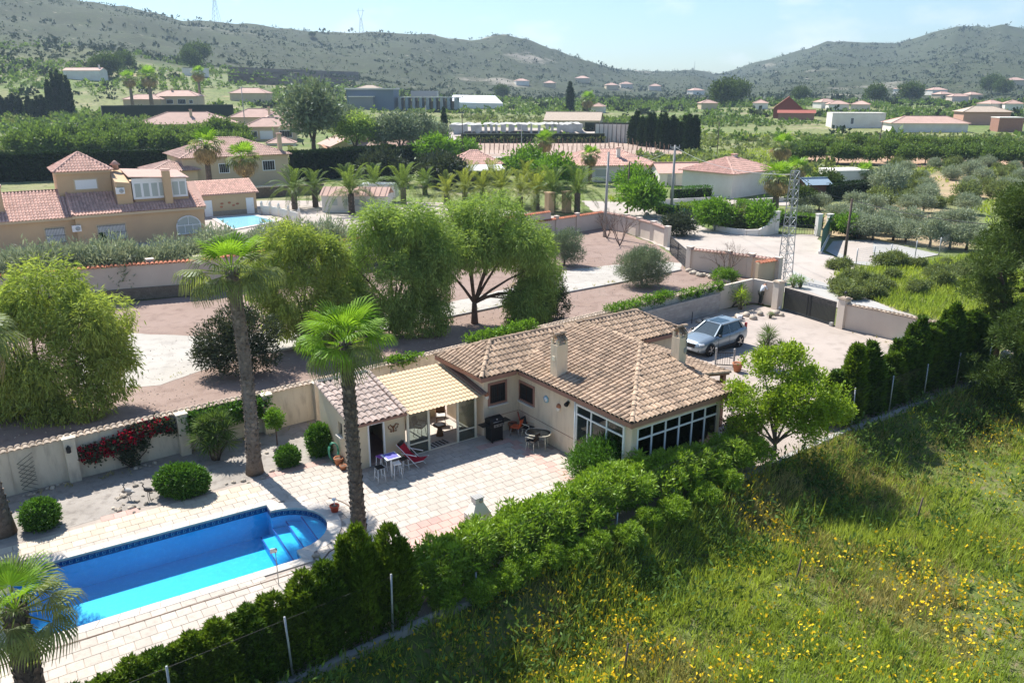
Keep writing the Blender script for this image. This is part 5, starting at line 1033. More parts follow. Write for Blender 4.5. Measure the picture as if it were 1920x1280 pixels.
yucca('many-headed yucca in front of the garden wall beside the tall palm', G(405, 862), [(-.55, 0, 1.0, 1), (-.25, .2, 1.45, 1), (.15, -.1, 1.2, 1.05), (.5, .1, 1.35, 1), (.0, .3, 1.75, .9), (.35, .35, 1.7, .9), (-.5, .3, 1.55, .9), (.62, -.1, .9, .9), (-.1, -.3, .8, .9)], .66, None, .06, 90)
yucca('tall yucca in the yard next to the light green tree', G(1435, 690), [(0, 0, 2.0, 1.0), (.05, .1, 1.55, 1.1), (-.1, .1, 1.1, 1.1), (.15, -.1, .8, 1.1), (.75, 0, 1.2, .85), (-.25, -.1, .6, .9)], .72, None, .08, 80)
yucca('fan leaved young plant between the light green tree and the conifer row', G(1552, 790), [(0, 0, .9, 1.0), (.1, .1, .7, .8)], .6, L['light'])
yucca('yellow green leafy plant beside the standing man', G(1388, 580), [(0, 0, 1.1, 1.15), (.15, -.2, .7, 1.0), (-.3, .1, .8, 1.0)], .62, L['light'])
yucca('dark leafy plant between the block wall and the standing man', G(1366, 575), [(0, 0, 1.3, 1.1), (.9, .3, 1.2, 1.1), (.5, .5, .8, 1.1), (1.2, .1, .7, 1.1)], .6)
yucca('dark spiky plant by the stones below the gate', G(1443, 596), [(0, 0, .25, .6), (.2, .1, .2, .5)], .5)
for (x, y, s_, lab) in ((1632, 618, .95, 'agave clump against the yard wall, darker one'), (1658, 622, 1.05, 'agave clump against the yard wall, larger pale edged one')):
    yucca(lab, G(x, y), [(0, 0, .25, s_), (-.7, .2, .2, s_ * .9), (.6, -.2, .2, s_ * .9), (.1, .35, .45, s_ * .9), (-.3, -.3, .15, s_ * .8)], .75, L['yucca'], .05, 40, 'agave')
for (x, y, lab) in ((1487, 538, 'leafy plant behind the gate on the lane, left one'), (1500, 540, 'leafy plant behind the gate on the lane, right one')): yucca(lab, G(x, y), [(0, 0, .7, .9), (.2, .1, .5, .8), (-.2, 0, .4, .8)], .6, L['vine'])
# creepers on walls
def creeper(label, pts, r, m, clumps=220, z=1.6, name='creeper', Lg=.14, hangz=.35):
    lob = [((p[0], p[1], p[2]), (r * rnd.uniform(.8, 1.2), r * rnd.uniform(.7, 1.1), r * hangz * 2 * rnd.uniform(.7, 1.2))) for p in pts]
    return solo(crown_mesh(name, lob, m, clumps, 12, .1, Lg, .08, .5, .8, .5), name, None, label, 'climbing plant')
def wallpt(px_, lift=1.75, off=.0):
    best = None
    for a, b in zip(WALL[:4], WALL[1:4]):
        for t in np.linspace(0, 1, 300):
            p = a.lerp(b, t) + Vector((.6, -.8, 0)) * off; q = PX(p + Vector((0, 0, lift)))
            if best is None or abs(q[0] - px_) < best[0]: best = (abs(q[0] - px_), p + Vector((0, 0, lift)))
    return best[1]
creeper('bright creeper spilling over the wall top behind the house ridge', [wallpt(x, 2.1) for x in range(885, 1000, 14)], .42, L['vine'], 320)
creeper('bright creeper on the block wall top behind the car', [wallpt(x, 1.95) for x in list(range(1140, 1200, 16)) + list(range(1205, 1258, 12))], .42, L['vine'], 300)
creeper('bright creeper tuft at the end of the block wall', [wallpt(x, 1.75) for x in range(1275, 1350, 14)], .38, L['vine'], 240)
creeper('small creeper tuft on the wall top beside the pergola roof', [wallpt(x, 1.9) for x in range(735, 785, 12)], .26, L['vine'], 110)
creeper('dark green ivy covering the garden wall behind the yucca', [wallpt(x, z_, .3) for x in range(352, 500, 13) for z_ in (1.55, 1.1)], .3, L['box'], 420)
bg = thing('bougainvillea', 'red flowering bougainvillea spread over the garden wall', 'climbing plant'); bl = []
for (x, z_, s_) in ((160, 1.05, .3), (178, 1.0, .34), (200, 1.1, .34), (218, 1.15, .32), (236, 1.3, .34), (255, 1.45, .3), (272, 1.5, .3), (290, 1.55, .28), (308, 1.5, .28), (322, 1.35, .25), (236, .75, .3), (247, .4, .28), (262, .9, .22)):
    p = wallpt(x, z_, .28); bl.append(((p.x, p.y, p.z), (s_ * 1.1, s_ * .6, s_)))
link('crown', crown_mesh('crown', bl, L['dark'], 420, 11, .09, .12, .08, .3), bg)
fb = crown_mesh('flowers', [(c, (r[0], r[1], r[2])) for c, r in bl[:9]], L['rose'], 150, 12, .06, .1, .09, .3, .8, .85); tag(link('flowers', fb, bg), None, None, None, 'stuff')
stm = MB(); b0p = wallpt(246, .0, .3)
for x, z_ in ((200, 1.0), (255, 1.4), (290, 1.5), (236, .8)): q = wallpt(x, z_, .25); stm.tube([b0p, b0p.lerp(q, .5) + Vector((.1, 0, -.15)), q], [.03, .02, .01], 6)
part(stm, 'stem', M['trunk'], bg)
tree('young_tree', 'slim young tree with pale green head in the gravel near the tall palm', 'tree', G(520, 834), limbs_mesh('trunk', .03, 1.6, [(.1, 0, 1.2), (-.1, .1, 1.3), (0, 0, 1.5)], None, .55), crown_mesh('crown', [((0, 0, 1.35), (.36, .34, .36)), ((-.1, .1, 1.0), (.25, .25, .25))], L['vine'], 150, 12, .07, .11, .06, .4))
# shrubs of the neighbour plot
def bushy(name, label, p, lobes, m, clumps=600, per=14, sig=.16, Lg=.2, Wd=.05, up=.5, trunk=True, shell=.55, group=None, sc=1):
    tr = limbs_mesh('trunk', .09, 1.6, [Vector(c) * .8 for c, r in lobes[:5]]) if trunk else None
    return tree(name, label, 'shrub' if lobes[0][1][0] < 1.6 else 'tree', p, tr, crown_mesh('crown', lobes, m, clumps, per, sig, Lg, Wd, up, .9, shell, zmin=.1), 0, group, sc)
bushy('dark_shrub', 'dense dark grey-green shrub behind the tall palm trunk', G(450, 700), [((-.9, 0, 2.0), (1.3, 1.3, 1.2)), ((.8, .2, 2.3), (1.4, 1.3, 1.2)), ((0, -.4, 1.3), (1.6, 1.3, 1.0)), ((1.2, -.1, 1.2), (1.1, 1.1, .9)), ((0, .3, 3.0), (1.1, 1.1, .8)), ((-1.3, -.2, 1.2), (1.0, 1.0, .8))], L['dark'], 1300, 13, .15, .2, .06)
bushy('dark_shrub', 'dark evergreen shrub standing right of the forked pepper tree trunk', G(1000, 598), [((0, 0, 1.3), (1.3, 1.2, 1.2)), ((1.0, .2, 2.2), (1.2, 1.1, 1.2)), ((-.9, 0, 1.2), (1.1, 1.1, 1.0)), ((1.5, 0, 1.1), (1.0, 1.0, 1.0))], L['dark'], 900, 13, .15, .2, .06)
bushy('olive_bush', 'large round olive bush on the red gravel beside the drive', G(1203, 536), [((0, 0, 1.6), (1.7, 1.6, 1.4)), ((-1.0, .1, 1.5), (1.2, 1.2, 1.2)), ((1.0, 0, 1.6), (1.25, 1.2, 1.2)), ((.2, 0, 2.3), (1.3, 1.2, .9)), ((.1, -.5, .9), (1.6, 1.3, .8))], L['olive'], 1500, 14, .14, .2, .035, .8)
bushy('olive_bush', 'smaller olive bush half hidden by the pepper tree', G(1058, 497), [((0, 0, 1.6), (1.3, 1.3, 1.4)), ((.5, .1, 2.3), (1.1, 1.0, 1.0)), ((.7, -.2, 1.1), (1.1, 1.0, .9)), ((-.7, 0, 1.8), (1.0, 1, 1))], L['olive'], 850, 14, .14, .2, .04, .8)
bushy('low_shrub', 'low bright green shrub at the inside corner of the street wall', G(1355, 527), [((0, 0, .5), (.9, .7, .5)), ((.6, 0, .4), (.7, .6, .4))], L['vine'], 220, 12, .12, .2, .05, .6, False)
# bare trees
def bare_tree(label, p, h, n=7, spread=.45):
    mb = MB()
    def br(a, d, l_, r_, k_):
        b = a + d * l_; mb.tube([a, a.lerp(b, .5) + Vector((rnd.uniform(-1, 1), rnd.uniform(-1, 1), 0)) * l_ * .06, b], [r_, r_ * .8, r_ * .55], 5, False)
        if k_ <= 0: return
        for _ in range(3 if k_ > 1 else 4): nd = (d + Vector((rnd.uniform(-1, 1), rnd.uniform(-1, 1), rnd.uniform(-.25, .55))) * spread * 1.3).normalized(); br(a.lerp(b, rnd.uniform(.55, 1)), nd, l_ * rnd.uniform(.5, .75), r_ * .5, k_ - 1)
    for i in range(4):
        a = 2 * math.pi * i / 4 + rnd.random(); br(Vector((0, 0, -.05)), Vector((math.cos(a) * spread, math.sin(a) * spread, 1)).normalized(), h * .42, .06, 4)
    o = thing('bare_tree', label, 'tree', p); part(mb, 'trunk', mat('pale twig', (.19, .14, .115), .95), o); return o
bare_tree('leafless multi-stemmed tree in the corner of the red gravel plot', G(1138, 447), 3.6); bare_tree('leafless tree with pinkish twigs in front of the street wall pillars', G(1162, 460), 3.9); bare_tree('leafless spreading tree by the wall left of the lattice mast', G(1362, 524), 3.8, spread=.55)
# stones
def stones(parent_label, pts, smin, smax, group, cat='stone'):
    ms = [MB().ball((0, 0, .3), (1, .8, .6), 7, 5, .22).mesh('stone', M['stone']) for _ in range(4)]
    for (x, y) in pts:
        p = G(x, y); tag(link('stone', ms[rnd.randrange(4)], None, p, rnd.uniform(0, 6), rnd.uniform(smin, smax)), parent_label, cat, group)
stones('pale stone in the heap around the bird ornaments', [(212 + rnd.uniform(0, 75), 958 - i * .35 + rnd.uniform(-12, 8) - (i * 1.0)) for i in range(30)], .05, .14, 'stones round the bird ornaments')
stones('pale boulder in the row along the base of the street wall', [(1290 + i * 6.2 + rnd.uniform(-2, 2), 509 + i * 1.75 + rnd.uniform(-2, 3)) for i in range(13)], .18, .4, 'boulders by the street wall')
stones('rock edging the bed below the garden wall', [(44 + i * 11 + rnd.uniform(-2, 2), 930 - i * 3.2 + rnd.uniform(-1, 5)) for i in range(9)] + [(255 + i * 9, 878 - i * 2 + rnd.uniform(-1, 3)) for i in range(5)], .07, .14, 'rocks below the garden wall')
stones('rock round the foot of the tall palm', [(456, 902), (466, 906), (500, 892), (510, 884), (494, 897), (560, 862), (500, 850), (514, 845), (528, 842), (438, 905), (425, 908)], .06, .12, 'rocks at the palm foot')
stones('pale kerb boulder on the near edge of the street', [(1213, 403), (1226, 408), (1238, 412), (1252, 417), (1266, 421), (1281, 426), (1297, 431)], .25, .42, 'kerb boulders along the street')
stones('rough stone in the planting strip by the block wall', [(1400, 592), (1386, 596), (1412, 598), (1310, 604), (1325, 602), (1340, 600), (1455, 590), (1465, 592), (1425, 590)], .2, .4, 'stones by the block wall')
# ------------------------------------------------------------------ orange villa at the left
VA = R(33); V0 = Vector((-32.8, 84.4, 0)); VM = Matrix.Translation(V0) @ Matrix.Rotation(VA, 4, 'Z')
villa = thing('villa', 'two-storey orange villa with red tile roofs and a white glazed dormer', 'house', V0, VA)
w = MB(); w.box((-6.1, 4.8, 1.5), (12.2, 9.0, 3.2)); w.box((-18.2, 5.2, 1.5), (12.0, 8.8, 3.0)); w.box((-10.55, 6.1, 5.2), (4.9, 5.0, 4.1)); w.box((-3.75, 4.6, 4.4), (5.3, 6.2, 2.6))
w.add([(-8.05, 1.2, 3.2), (-6.6, 1.2, 3.2), (-6.6, 6.5, 3.2), (-8.05, 6.5, 3.2), (-8.05, 1.2, 6.2), (-6.6, 1.2, 6.0), (-6.6, 6.5, 6.9), (-8.05, 6.5, 7.2)], [(3, 2, 1, 0), (4, 5, 6, 7), (0, 1, 5, 4), (1, 2, 6, 5), (2, 3, 7, 6), (3, 0, 4, 7)])
part(w, 'wall', M['plaster_villa'], villa)
cr = MB(); cr.box((-6.1, .02, 3.12), (12.6, .16, .26)); cr.box((-18.2, .5, 2.98), (12.0, .16, .24)); cr.box((-10.55, 3.45, 7.12), (5.2, .16, .22)); part(cr, 'cornice', M['plaster_beige'], villa)
rb = MB()
def slab_(pts): rb.poly(pts)
slab_([(.25, -.1, 3.24), (.25, 4.6, 5.5), (-12.4, 4.6, 5.5), (-12.4, -.1, 3.24)][::-1]); slab_([(-12.3, .4, 3.05), (-12.3, 4.6, 5.3), (-24.2, 4.6, 5.3), (-24.2, .4, 3.05)][::-1]); slab_([(.25, 4.6, 5.5), (.25, 9.4, 3.2), (-24.2, 9.4, 3.2), (-24.2, 4.6, 5.45)][::-1])
vroof = part(rb, 'roof', M['tile_red'], villa)
TW = tile_geo(.3, .5, .1, 3); vt = []
s_ = Vector((0, 4.7, 2.26)); keepv = lambda p: not (-13.05 < p.x < -8.0 and p.y > 3.5) and not (-8.1 < p.x < -1.0 and p.y > 1.25)
vt += slope_tiles((-12.4, -.1, 3.24), (1, 0, 0), s_, [(0, 0), (12.6, 0), (11.2, s_.length), (0, s_.length)], .3, .45, keepv); s_ = Vector((0, 4.2, 2.25)); vt += slope_tiles((-24, .4, 3.05), (1, 0, 0), s_, [(0, 0), (11.6, 0), (11.6, s_.length), (0, s_.length)], .3, .45, keepv)
lay(vt, TW, 'roof_tile', M['tile_red'], vroof, VM, 300, 'roof_tiling')
ap = Vector((-10.55, 6.1, 8.9)); cs = [Vector((-13.3, 3.25, 7.2)), Vector((-7.8, 3.25, 7.2)), Vector((-7.8, 8.9, 7.2)), Vector((-13.3, 8.9, 7.2))]
tb = MB()
for i in range(4): tb.poly([cs[i], cs[(i + 1) % 4], ap])
troof = part(tb, 'tower_roof', M['tile_red'], villa); tt = []
for i, (e, s_) in enumerate((((1, 0, 0), Vector((0, 2.85, 1.7))), ((0, 1, 0), Vector((-2.75, 0, 1.7))), ((-1, 0, 0), Vector((0, -2.8, 1.7))), ((0, -1, 0), Vector((2.75, 0, 1.7))))): ww = (cs[(i + 1) % 4] - cs[i]).length; tt += slope_tiles(cs[i], e, s_, [(0, 0), (ww, 0), (ww / 2, s_.length)], .3, .45)
lay(tt, TW, 'roof_tile', M['tile_red'], troof, VM, 300, 'tower_tiling'); lay(sum([line_caps(c, ap, .5) for c in cs], []) + line_caps((-12.35, -.1, 3.3), (-12.35, 4.6, 5.6), .5), cap_geo(.14, .55), 'ridge_tile', M['tile_red'], troof, VM)
dr_ = MB(); dr_.add([(-6.75, 1.0, 6.55), (-.95, 1.0, 6.2), (-.95, 7.2, 6.5), (-6.75, 7.2, 6.9), (-6.75, 1.0, 6.65), (-.95, 1.0, 6.3), (-.95, 7.2, 6.6), (-6.75, 7.2, 7.0)], [(3, 2, 1, 0), (4, 5, 6, 7), (0, 1, 5, 4), (1, 2, 6, 5), (2, 3, 7, 6), (3, 0, 4, 7)]); part(dr_, 'dormer_roof', M['tile_pink'], villa)
dw = MB(); dw.box((-3.85, 1.32, 5.35), (5.3, .1, 2.1)); dorm = part(dw, 'dormer_front', M['plastic_white'], villa)
for i, x in enumerate((-6.0, -5.2, -4.4, -3.75 + .1, -2.35, -1.65)): part(MB().box((x, 1.26, 5.2), (.56, .03, 1.35)), 'pane', M['glass_white'], dorm)
vc = MB(); vc.box((-3.2, 1.0, 5.2), (.75, .6, 3.7)); vch = part(vc, 'chimney', M['plaster_villa'], villa); k_ = MB(); k_.box((-3.2, 1.0, 7.2), (.9, .7, .12)); part(k_, 'chimney_cap', M['tile_red'], vch)
vc = MB(); vc.lathe([(.3, 0), (.3, .5), (.55, .55), (.1, .95), (.02, 1)], (-7.3, 5.5, 7.0)); part(vc, 'chimney', M['tile_pink'], villa)
vc = MB(); vc.box((-18.3, 2.2, 5.0), (.8, .8, 2.4)); vch = part(vc, 'chimney', M['plaster_villa'], villa); part(MB().box((-18.3, 2.2, 6.3), (.95, .95, .25)), 'chimney_cap', M['tile_red'], vch)
def vwindow(x0, x1, z0, z1, y, bars, pane, parent, fr_m):
    m_ = MB(); hwin_frame(m_, 'v', y - .01, x0, x1, z0, z1, .12, .08); wd = part(m_, 'window', fr_m, parent); part(MB().box(((x0 + x1) / 2, y, (z0 + z1) / 2), (x1 - x0, .04, z1 - z0)), 'pane', pane, wd)
    if bars:
        g = MB()
        for x in np.linspace(x0 + .1, x1 - .1, bars): g.bar((x, y - .14, z0), (x, y - .14, z1), .025)
        for z in (z0 + .1, (z0 + z1) / 2, z1 - .1): g.bar((x0, y - .14, z), (x1, y - .14, z), .03)
        part(g, 'grille', M['iron'], wd)
    return wd
vwindow(-14.95, -13.2, .6, 2.15, .8, 13, M['plastic_white'], villa, M['plaster_beige']); vwindow(-10.4, -7.75, .5, 2.1, .3, 20, M['plastic_white'], villa, M['plaster_beige']); vwindow(-11.5, -9.4, 5.35, 6.4, 3.6, 0, M['plastic_white'], villa, M['plaster_beige'])
ar = MB(); n_ = 12; pts = [(-2.9, .24, .5), (-.5, .24, .5)] + [(-1.7 + 1.2 * math.cos(a), .24, 1.35 + 1.0 * math.sin(a)) for a in np.linspace(0, math.pi, n_)]; ar.poly(pts[::-1]); aw = part(ar, 'arched_window', M['glass_white'], villa)
af = MB(); af.tube([Vector(p) + Vector((0, -.03, 0)) for p in pts] + [Vector(pts[0]) + Vector((0, -.03, 0))], .07, 6)
for x in (-2.1, -1.3): af.bar((x, .2, .5), (x, .2, 1.5), .07)
af.bar((-2.9, .2, 1.4), (-.5, .2, 1.4), .08); af.bar((-1.7, .2, 1.4), (-1.7, .2, 2.3), .06); part(af, 'frame', M['plastic_white'], aw)
for (x, y, z) in ((-12.2, .1, 2.0), (-7.7, 1.0, 5.3)): ac = MB(); ac.box((x, y, z), (.8, .35, .6)); a_ = part(ac, 'air_conditioner', M['plastic_white'], villa); part(MB().cyl((x + .1, y - .18, z), (x + .1, y - .2, z), .22, .2, 14), 'fan_grille', M['galv'], a_)
# pool house with two white doors, its pool and fence
pc = G(483, 399); phs = thing('pool_house', 'low orange pool house with two white doors and red tile roof', 'outbuilding', pc, VA)
m_ = MB(); m_.box((-5.0, 1.6, 1.25), (10.0, 3.2, 2.6)); part(m_, 'wall', M['plaster_villa'], phs); part(MB().box((-5.0, -.02, .3), (10.0, .05, .6)), 'stone_plinth', M['stone'], phs)
for x in (-6.0, -.85): d1 = MB().box((x, -.03, 1.0), (.95, .06, 2.0)); dd_ = part(d1, 'door', M['plastic_white'], phs); part(MB().box((x + .3, -.08, 1.0), (.05, .06, .12)), 'handle', M['steel'], dd_)
part(MB().box((-8.3, -.03, 1.6), (2.4, .06, .9)), 'serving_hatch', M['black'], phs); rr = MB(); rr.add([(-10.6, -.4, 2.6), (.3, -.4, 2.6), (.3, 3.6, 4.0), (-10.6, 3.6, 4.0), (-10.6, -.4, 2.7), (.3, -.4, 2.7), (.3, 3.6, 4.1), (-10.6, 3.6, 4.1)], [(3, 2, 1, 0), (4, 5, 6, 7), (0, 1, 5, 4), (1, 2, 6, 5), (2, 3, 7, 6), (3, 0, 4, 7)]); pr2 = part(rr, 'roof', M['tile_red'], phs)
s_ = Vector((0, 4, 1.4)); lay(slope_tiles((-10.6, -.4, 2.7), (1, 0, 0), s_, [(0, 0), (10.9, 0), (10.9, s_.length), (0, s_.length)], .3, .45), TW, 'roof_tile', M['tile_red'], pr2, Matrix.Translation(pc) @ Matrix.Rotation(VA, 4, 'Z'), 300, 'roof_tiling')
for q in ((-2.4, 1.35), (-2.9, 1.2), (-3.4, 1.55), (-4.3, 1.5), (-4.4, 1.1)): part(MB().ball((q[0], -.04, q[1]), (.2, .03, .13), 8, 5), 'wall_ornament', M['tile_orange'], phs)
vp = thing('villa_pool', 'pale turquoise pool beside the orange villa', 'swimming pool', (0, 0, 0)); q_ = [G(x, y) for x, y in ((397, 408), (478, 404), (520, 416), (436, 432))]
m_ = MB(); m_.poly([(p.x, p.y, .06) for p in q_]); part(m_, 'water', mat('pale pool water', (.30, .62, .72), .15, (.24, .56, .70), .3, spec=.6), vp)
m_ = MB()
for a, b in zip(q_, q_[1:] + q_[:1]): m_.bar(a + Vector((0, 0, .05)), b + Vector((0, 0, .05)), .5, .1)
part(m_, 'coping', M['coping'], vp)
wf = thing('white_pool_fence', 'white curved fence wall with small pointed posts beyond the villa pool', 'fence', (0, 0, 0)); fp = [G(492, 402), G(508, 403), G(524, 406), G(542, 411), G(562, 417)]; m_ = MB()
for a, b in zip(fp, fp[1:]): d = b - a; m_.box(tuple((a + b) / 2 + Vector((0, 0, .55))), (d.length, .12, 1.1), math.atan2(d.y, d.x))
part(m_, 'panel', M['plaster_white'], wf)
for p in fp: m_ = MB(); m_.lathe([(.16, 0), (.16, 1.3), (.2, 1.35), (.02, 1.75)], (p.x, p.y, 0), 8); part(m_, 'post', M['plaster_white'], wf)
# ------------------------------------------------------------------ generic houses
def house_at(label, base, w, d, h, ang, wallm, roofm, roof='hip', rh=1.6, ov=.4, wins=(), doors=(), chim=(), name='house', tiles=False, group=None, plinth=None, sw=1.1, sh=1.1):
    """base = middle of the front wall on the ground; x to the right, y to the back"""
    t = thing(name, label, 'house', base, ang, group); b = MB(); b.box((0, d / 2, h / 2 - .2), (w, d, h + .4)); 
    if roof == 'gable': b.add([(-w / 2, 0, h), (-w / 2, d, h), (-w / 2, d / 2, h + rh), (w / 2, 0, h), (w / 2, d, h), (w / 2, d / 2, h + rh)], [(0, 2, 1), (3, 4, 5)])
    if roof == 'gablef': b.add([(-w / 2, 0, h), (w / 2, 0, h), (0, 0, h + rh), (-w / 2, d, h), (w / 2, d, h), (0, d, h + rh)], [(0, 1, 2), (3, 5, 4)])
    part(b, 'wall', wallm, t); r_ = MB(); x0, x1, y0, y1 = -w / 2 - ov, w / 2 + ov, -ov, d + ov; zt = h + .02
    if roof == 'hip':
        k_ = min(x1 - x0, y1 - y0) / 2
        if w >= d: a, c = (x0 + k_, (y0 + y1) / 2, zt + rh), (x1 - k_, (y0 + y1) / 2, zt + rh)
        else: a, c = (0, y0 + k_, zt + rh), (0, y1 - k_, zt + rh)
        A, B, C2, D = (x0, y0, zt), (x1, y0, zt), (x1, y1, zt), (x0, y1, zt)
        if w >= d: fs = [(A, B, c, a), (B, C2, c), (C2, D, a, c), (D, A, a)]
        else: fs = [(A, B, a), (B, C2, c, a), (C2, D, c), (D, A, a, c)]
        for f in fs: r_.poly(f)
        r_.poly([D, C2, B, A]); caps = [(A, a), (B, a if w < d else c), (C2, c), (D, c if w < d else a), (a, c)]
    elif roof == 'gable':
        a, c = (x0, d / 2, zt + rh), (x1, d / 2, zt + rh); r_.poly([(x0, y0, zt - .1), (x1, y0, zt - .1), c, a]); r_.poly([(x1, y1, zt - .1), (x0, y1, zt - .1), a, c]); caps = [(a, c)]
    elif roof == 'gablef':
        a, c = (0, y0, zt + rh), (0, y1, zt + rh); r_.poly([(x0, y0, zt - .1), a, c, (x0, y1, zt - .1)]); r_.poly([a, (x1, y0, zt - .1), (x1, y1, zt - .1), c]); caps = [(a, c)]
    else: r_.box((0, d / 2, zt + .1), (w + ov, d + ov, .25)); caps = []
    ro = part(r_, 'roof', roofm, t)
    if caps and roof != 'flat':
        cm = MB()
        for p, q in caps: cm.bar(Vector(p) + Vector((0, 0, .03)), Vector(q) + Vector((0, 0, .03)), .26, .16)
        part(cm, 'ridge', roofm, ro)
    if tiles and roof == 'hip':   # barrel rows down each visible slope, one mass
        allm = []
        if w >= d: sl_ = [((x0, y0, zt), (1, 0, 0), Vector((0, k_, rh)), [(0, 0), (x1 - x0, 0), (x1 - x0 - k_, math.hypot(k_, rh)), (k_, math.hypot(k_, rh))]), ((x1, y0, zt), (0, 1, 0), Vector((-k_, 0, rh)), [(0, 0), (y1 - y0, 0), ((y1 - y0) / 2, math.hypot(k_, rh))]), ((x0, y1, zt), (0, -1, 0), Vector((k_, 0, rh)), [(0, 0), (y1 - y0, 0), ((y1 - y0) / 2, math.hypot(k_, rh))])]
        else: sl_ = [((x0, y0, zt), (1, 0, 0), Vector((0, k_, rh)), [(0, 0), (x1 - x0, 0), ((x1 - x0) / 2, math.hypot(k_, rh))]), ((x1, y0, zt), (0, 1, 0), Vector((-k_, 0, rh)), [(0, 0), (y1 - y0, 0), (y1 - y0 - k_, math.hypot(k_, rh)), (k_, math.hypot(k_, rh))]), ((x0, y1, zt), (0, -1, 0), Vector((k_, 0, rh)), [(0, 0), (y1 - y0, 0), (y1 - y0 - k_, math.hypot(k_, rh)), (k_, math.hypot(k_, rh))])]
        for o_, e_, ss_, pl in sl_: allm += slope_tiles(o_, e_, ss_, pl, .33, .6)
        lay(allm, tile_geo(.33, .66, .1, 3), 'roof_tile', roofm, ro, Matrix.Translation(base) @ Matrix.Rotation(ang, 4, 'Z'), 0, 'roof_tiling')
    for (x, z, ww, hh, kind) in wins:
        fr_ = MB(); hwin_frame(fr_, 'v', -.02, x - ww / 2, x + ww / 2, z - hh / 2, z + hh / 2, .12, .08); wd = part(fr_, 'window', M['plastic_white'], t); part(MB().box((x, -.01, z), (ww, .04, hh)), 'pane', {'d': M['black'], 'w': M['plastic_white'], 'g': M['glass_white']}[kind], wd)
        if kind == 'd':
            g = MB()
            for q in np.linspace(x - ww / 2, x + ww / 2, 6)[1:-1]: g.bar((q, -.06, z - hh / 2), (q, -.06, z + hh / 2), .03)
            part(g, 'grille', M['plastic_white'], wd)
    for (x, ww, hh, m2) in doors: part(MB().box((x, -.02, hh / 2), (ww, .06, hh)), 'door', m2, t)
    for (x, y, hh) in chim: c = MB(); c.box((x, y, h + rh * .5 + hh / 2), (.6, .6, hh + rh)); cc_ = part(c, 'chimney', wallm, ro); part(MB().box((x, y, h + rh + hh + .08), (.8, .8, .16)), 'chimney_cap', M['tile_red'], cc_)
    return t
# second villa behind
v2a = R(33); v2r = Vector((-35.9, 129.5, 0)); v2 = v2r - Vector((math.cos(v2a), math.sin(v2a), 0)) * 8
house_at('large beige villa with pink hip roof behind the orange villa', v2, 16, 12, 5.3, v2a, M['plaster_beige'], M['tile_pink'], 'hip', 2.5, .5, [(-2.1, 3.6, 1.5, 1.4, 'd'), (4.8, 3.7, 1.9, 1.5, 'd')], (), [(7.2, 1.2, .6)], tiles=True)
house_at('low pink roofed wing in front of the large beige villa', v2 + rot((-9.5, -1.0, 0), v2a), 6.5, 8, 3.6, v2a, M['plaster_beige'], M['tile_pink'], 'hip', 1.2, .5, tiles=True)
bal = thing('white_balustrade', 'white balustrade of turned posts in front of the beige villa', 'balustrade', G(472, 362), R(30)); m_ = MB(); m_.box((2.9, 0, .95), (6.6, .18, .1)); m_.box((2.9, 0, .05), (6.6, .18, .1)); part(m_, 'rail', M['plaster_white'], bal); bm_ = MB().lathe([(.07, 0), (.1, .2), (.05, .6), (.08, .8)], (0, 0, .1), 7).mesh('baluster', M['plaster_white'])
for i in range(22): link('baluster', bm_, bal, (-.2 + i * .29, 0, 0))
st = thing('retaining_wall', 'rough stone retaining wall below the beige villa terrace', 'wall', G(470, 372), R(30)); part(MB().box((5, 0, .75), (12, .5, 1.5)), 'wall_body', M['stone_wall'], st)
house_at('white bungalow with red hip roof left of the concrete pole', GT(1143, 340), 16.5, 11, 2.6, R(8), M['plaster_white'], M['tile_red'], 'hip', 2.3, .6, [(-1.5, 1.4, 2.2, 1.3, 'g'), (4.5, 1.4, 1.2, 1.2, 'g')], (), [(2.0, 2.5, .4)], tiles=True)
house_at('white cube-like house with orange red hip roof across the street', Vector((36.0, 119.0, 0)), 11.0, 9.0, 3.5, R(40), M['plaster_white'], M['tile_red'], 'hip', 1.9, .5, (), (), [(1, 4.5, .3)], tiles=True)
house_at('small white garage with red roof between the two bungalows', G(1275, 350), 7.0, 5.5, 2.3, R(8), M['plaster_white'], M['tile_red'], 'gable', 1.3, .4, (), [(-1.5, 1.4, 2.0, M['galv'])])
house_at('flat roofed red brown annex beside the white house', G(1312, 346), 3.0, 3.0, 2.4, R(20), M['fascia'], M['tile_pink'], 'gable', .8, .3)
house_at('bungalow with red roof and white awning behind the palms', G(895, 342), 8.5, 7.0, 3.0, R(12), M['plaster_beige'], M['tile_red'], 'hip', 2.0, .5, [(0, 1.4, 3.0, 1.4, 'd')], tiles=True)
aw = MB(); aw.add([(-3.2, -4.2, 2.3), (3.4, -4.2, 2.3), (3.4, -.2, 3.0), (-3.2, -.2, 3.0), (-3.2, -4.2, 2.36), (3.4, -4.2, 2.36), (3.4, -.2, 3.06), (-3.2, -.2, 3.06)], [(3, 2, 1, 0), (4, 5, 6, 7), (0, 1, 5, 4), (1, 2, 6, 5), (2, 3, 7, 6), (3, 0, 4, 7)]); awn = solo(aw, 'awning', M['plastic_white'], 'white fabric awning in front of the red roofed bungalow', 'awning', G(903, 342), R(12)); lg = MB()
for x in (-3.1, 3.3): lg.bar((x, -4.1, 0), (x, -4.1, 2.3), .1)
part(lg, 'post', M['galv'], awn)
house_at('cream gabled house with a lean-to porch beyond the tall hedge', G(668, 300), 11.0, 11, 3.2, R(28), M['plaster_beige'], M['tile_pink'], 'gablef', 2.3, .4, [(-1.2, 4.0, 1.0, 1.0, 'w'), (3.8, 1.5, 1.4, 1.2, 'd')])
